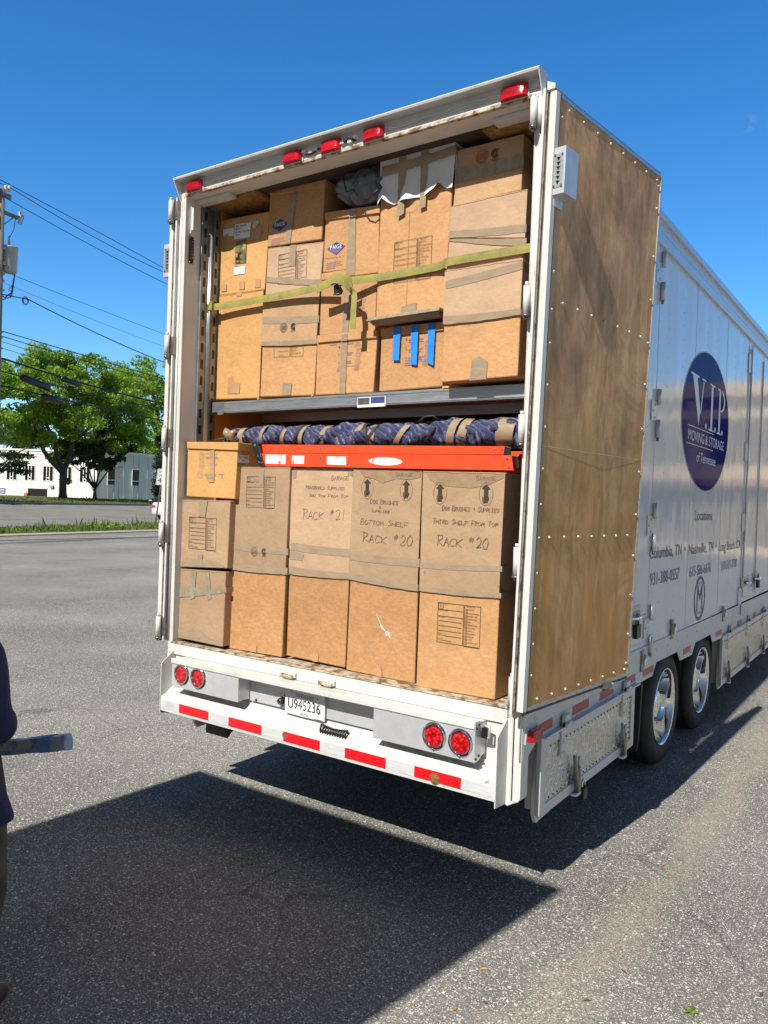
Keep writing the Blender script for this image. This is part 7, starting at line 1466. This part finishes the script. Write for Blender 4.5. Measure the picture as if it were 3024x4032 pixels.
def person():
    ox,oy=-.120,-2.038; g=.045
    root=thing('person','person in navy shirt and brown trousers holding a blue wrapped bar','person',(ox,oy,g))
    fr=Vector((-.30,.954,0)).normalized(); rt=Vector((fr.y,-fr.x,0))   # faces the trailer
    Pp=lambda a,b,z: Vector((ox,oy,g))+rt*a+fr*b+Vector((0,0,z))
    V=[];E_=[];Rr=[]
    def v(a,b,z,r,link=None):
        V.append(Pp(a,b,z)); Rr.append(r); i=len(V)-1
        if link is not None: E_.append((link,i))
        return i
    pel=v(0,0,.95,(.145,.11)); sp=v(0,-.01,1.12,(.135,.10),pel); ch=v(0,-.01,1.32,(.155,.11),sp); nk=v(0,0,1.49,.058,ch); hd=v(0,.02,1.60,.078,nk); hd2=v(0,.03,1.70,.088,hd); v(0,.025,1.78,.058,hd2)
    elb={}
    for sg in (-1,1):
        sh=v(sg*.185,-.01,1.42,.058,ch); el=v(sg*.205,.0,1.14,.043,sh); wr=v(sg*.03 if sg>0 else sg*.16,.235,1.035,.028,el); pm=v(sg*-.03 if sg>0 else sg*.12,.30,.995,(.036,.020),wr)
        hp=v(sg*.10,0,.86,.085,pel); kn_=v(sg*.160,.02,.49,.056,hp); an=v(sg*.145,-.02,.09,.038,kn_); v(sg*.145,.13,.035,.036,an)
        elb[sg]=pm
    skin('body',V,E_,Rr,'skin_tone',root)
    for sg in (-1,1):
        bx_=Pp(-.03 if sg>0 else -.12,.305,.995)
        for k in range(4):
            a=-.03+.02*k; b0=bx_+rt*(a)+Vector((0,0,.0)); l=(.032,.036,.034,.026)[k]
            skin('finger',[b0,b0+fr*l*.9+Vector((0,0,.018)),b0+fr*l*1.35+Vector((0,0,-.012)),b0+fr*l*.8+Vector((0,0,-.034))],[(0,1),(1,2),(2,3)],[.0095,.009,.0085,.007],'skin_tone',root,1)
        b0=bx_-rt*sg*.035; skin('thumb',[b0,b0+fr*.03+Vector((0,0,.03)),b0+fr*.055+Vector((0,0,.022))],[(0,1),(1,2)],[.012,.011,.009],'skin_tone',root,1)
    # face and hair
    h=Pp(0,.03,1.70); mb=MB()
    mb.lathe([(0,.012),(.010,.006),(.013,-.004)],tuple(h+rt*.032+fr*.083-Vector((0,0,.005))),1,'label',10); mb.lathe([(0,.012),(.010,.006),(.013,-.004)],tuple(h-rt*.032+fr*.083-Vector((0,0,.005))),1,'label',10)
    mb.tube([h+fr*.085+Vector((0,0,.005)),h+fr*.108-Vector((0,0,.03)),h+fr*.09-Vector((0,0,.04))],[.008,.014,.010],'skin_tone',8); mb.tube([h-rt*.025+fr*.082-Vector((0,0,.068)),h+fr*.09-Vector((0,0,.066)),h+rt*.025+fr*.082-Vector((0,0,.068))],.006,'redside',6)
    for sg in (-1,1): mb.tube([h+rt*sg*.088+Vector((0,0,.02)),h+rt*sg*.10,h+rt*sg*.09-Vector((0,0,.03))],[.012,.015,.009],'skin_tone',8)
    obj('face',mb,root,recalc=False)
    skin('hair',[h+fr*-.01+Vector((0,0,.055)),h-fr*.045+Vector((0,0,.02)),h-fr*.055-Vector((0,0,.045)),h+fr*.020+Vector((0,0,.060))],[(0,1),(1,2),(0,3)],[.070,.066,.050,.040],'hair',root)
    # shirt: loose tube lofted round the torso, with sleeves to the elbow
    mb=MB(); n=28; rings=[(.775,.292,.185),(.79,.295,.187),(.88,.262,.170),(.98,.228,.155),(1.12,.198,.142),(1.28,.208,.145),(1.38,.215,.14),(1.44,.185,.115),(1.485,.12,.085),(1.50,.075,.07)]
    vs=[];fs=[]
    for i,(z,a,b) in enumerate(rings):
        for k in range(n):
            t=2*math.pi*k/n; f=1+(.045*math.sin(5*t+i*.8)+.03*math.sin(8*t-i*1.3)+.02*math.sin(13*t+i*2))*(1 if i<6 else .2); p=Pp(a*f*math.cos(t),b*f*math.sin(t)-.01,z+(.012*math.sin(3*t) if i==0 else 0)); vs.append(p)
    for i in range(len(rings)-1):
        for k in range(n): fs.append((i*n+k,i*n+(k+1)%n,(i+1)*n+(k+1)%n,(i+1)*n+k))
    mb.add(vs,fs,'tee',True)
    for sg in (-1,1):
        pts=[Pp(sg*.13,-.01,1.43),Pp(sg*.185,-.01,1.40),Pp(sg*.208,-.005,1.27),Pp(sg*.218,.0,1.17),Pp(sg*.222,.02,1.14),Pp(sg*.195,.06,1.098),Pp(sg*.188,.068,1.10)]
        mb.tube(pts,[.07,.082,.074,.068,.075,.070,.055],'tee',16)
    sh=obj('shirt',mb,root,recalc=False); ss=sh.modifiers.new('s','SUBSURF'); ss.levels=1; ss.render_levels=2
    mb=MB(); mb.ribbon([(0,0),(.03,.02),(.05,-.01),(.04,-.06),(.055,-.12),(.03,-.15)],.003,'label',y=0)
    tr_=Pp(.155,-.150,1.20); mb.v=[tuple(tr_+rt*p[0]+fr*(p[1]-.0)+Vector((0,0,p[2]))) for p in mb.v]; obj('shirt_print',mb,sh,recalc=False)
    mb=MB()
    for sg in (-1,1):
        mb.tube([Pp(sg*.085,0,.98),Pp(sg*.125,0,.84),Pp(sg*.155,.012,.66),Pp(sg*.165,.02,.49),Pp(sg*.150,-.005,.28),Pp(sg*.145,-.015,.11),Pp(sg*.145,-.01,.075)],[.135,.130,.106,.095,.085,.080,.084],'trousers',18)
    obj('trousers',mb,root,recalc=False)
    for sg in (-1,1):
        mb=MB(); mb.tube([Pp(sg*.145,-.085,.045),Pp(sg*.145,-.03,.055),Pp(sg*.145,.05,.05),Pp(sg*.145,.15,.035),Pp(sg*.145,.185,.03)],[.035,.048,.045,.038,.02],'boot',12); obj('boot',mb,root,recalc=False)
person()
bar=MB(); a=Vector((-.55,-1.80,.895)); c_=Vector((.286,-1.785,1.112)); ax=(c_-a).normalized(); upv=Vector((0,0,1)); sd=ax.cross(upv).normalized(); upv=sd.cross(ax)
pr=[(-.032,-.012),(-.027,.016),(-.009,.020),(.011,.014),(.027,.020),(.032,.0),(.029,-.016),(.0,-.020)]
vs=[];fs=[]
for i in range(13):
    t=i/12
    for u,w_ in pr: vs.append(a+(c_-a)*t+upv*(u*(1+.04*math.sin(i*2.1)))+sd*(w_))
for i in range(12):
    for k in range(8): fs.append((i*8+k,i*8+(k+1)%8,(i+1)*8+(k+1)%8,(i+1)*8+k))
fs.append(tuple(range(8))); fs.append(tuple(96+k for k in range(8)))
bar.add(vs,fs,'bluewrap'); o=obj('wrapped_bar',bar,base=tuple(a)); tagit(o,'flat bar wrapped in blue tape, held level by the person','wrapped bar')
M['bluewrap2']=mat('blue_masking_tape_band',(.09,.19,.50),.5,c2=(.13,.25,.56),ns=16,bump=.4,bs=20,bd=.004)
mb=MB(); vs=[]
for t in (.80,.90):
    for u,w_ in pr: vs.append(a+(c_-a)*t+upv*u*1.06+sd*w_*1.08)
mb.add(vs,[(k,(k+1)%8,8+(k+1)%8,8+k) for k in range(8)],'bluewrap2'); obj('tape_wrap',mb,o,recalc=False)
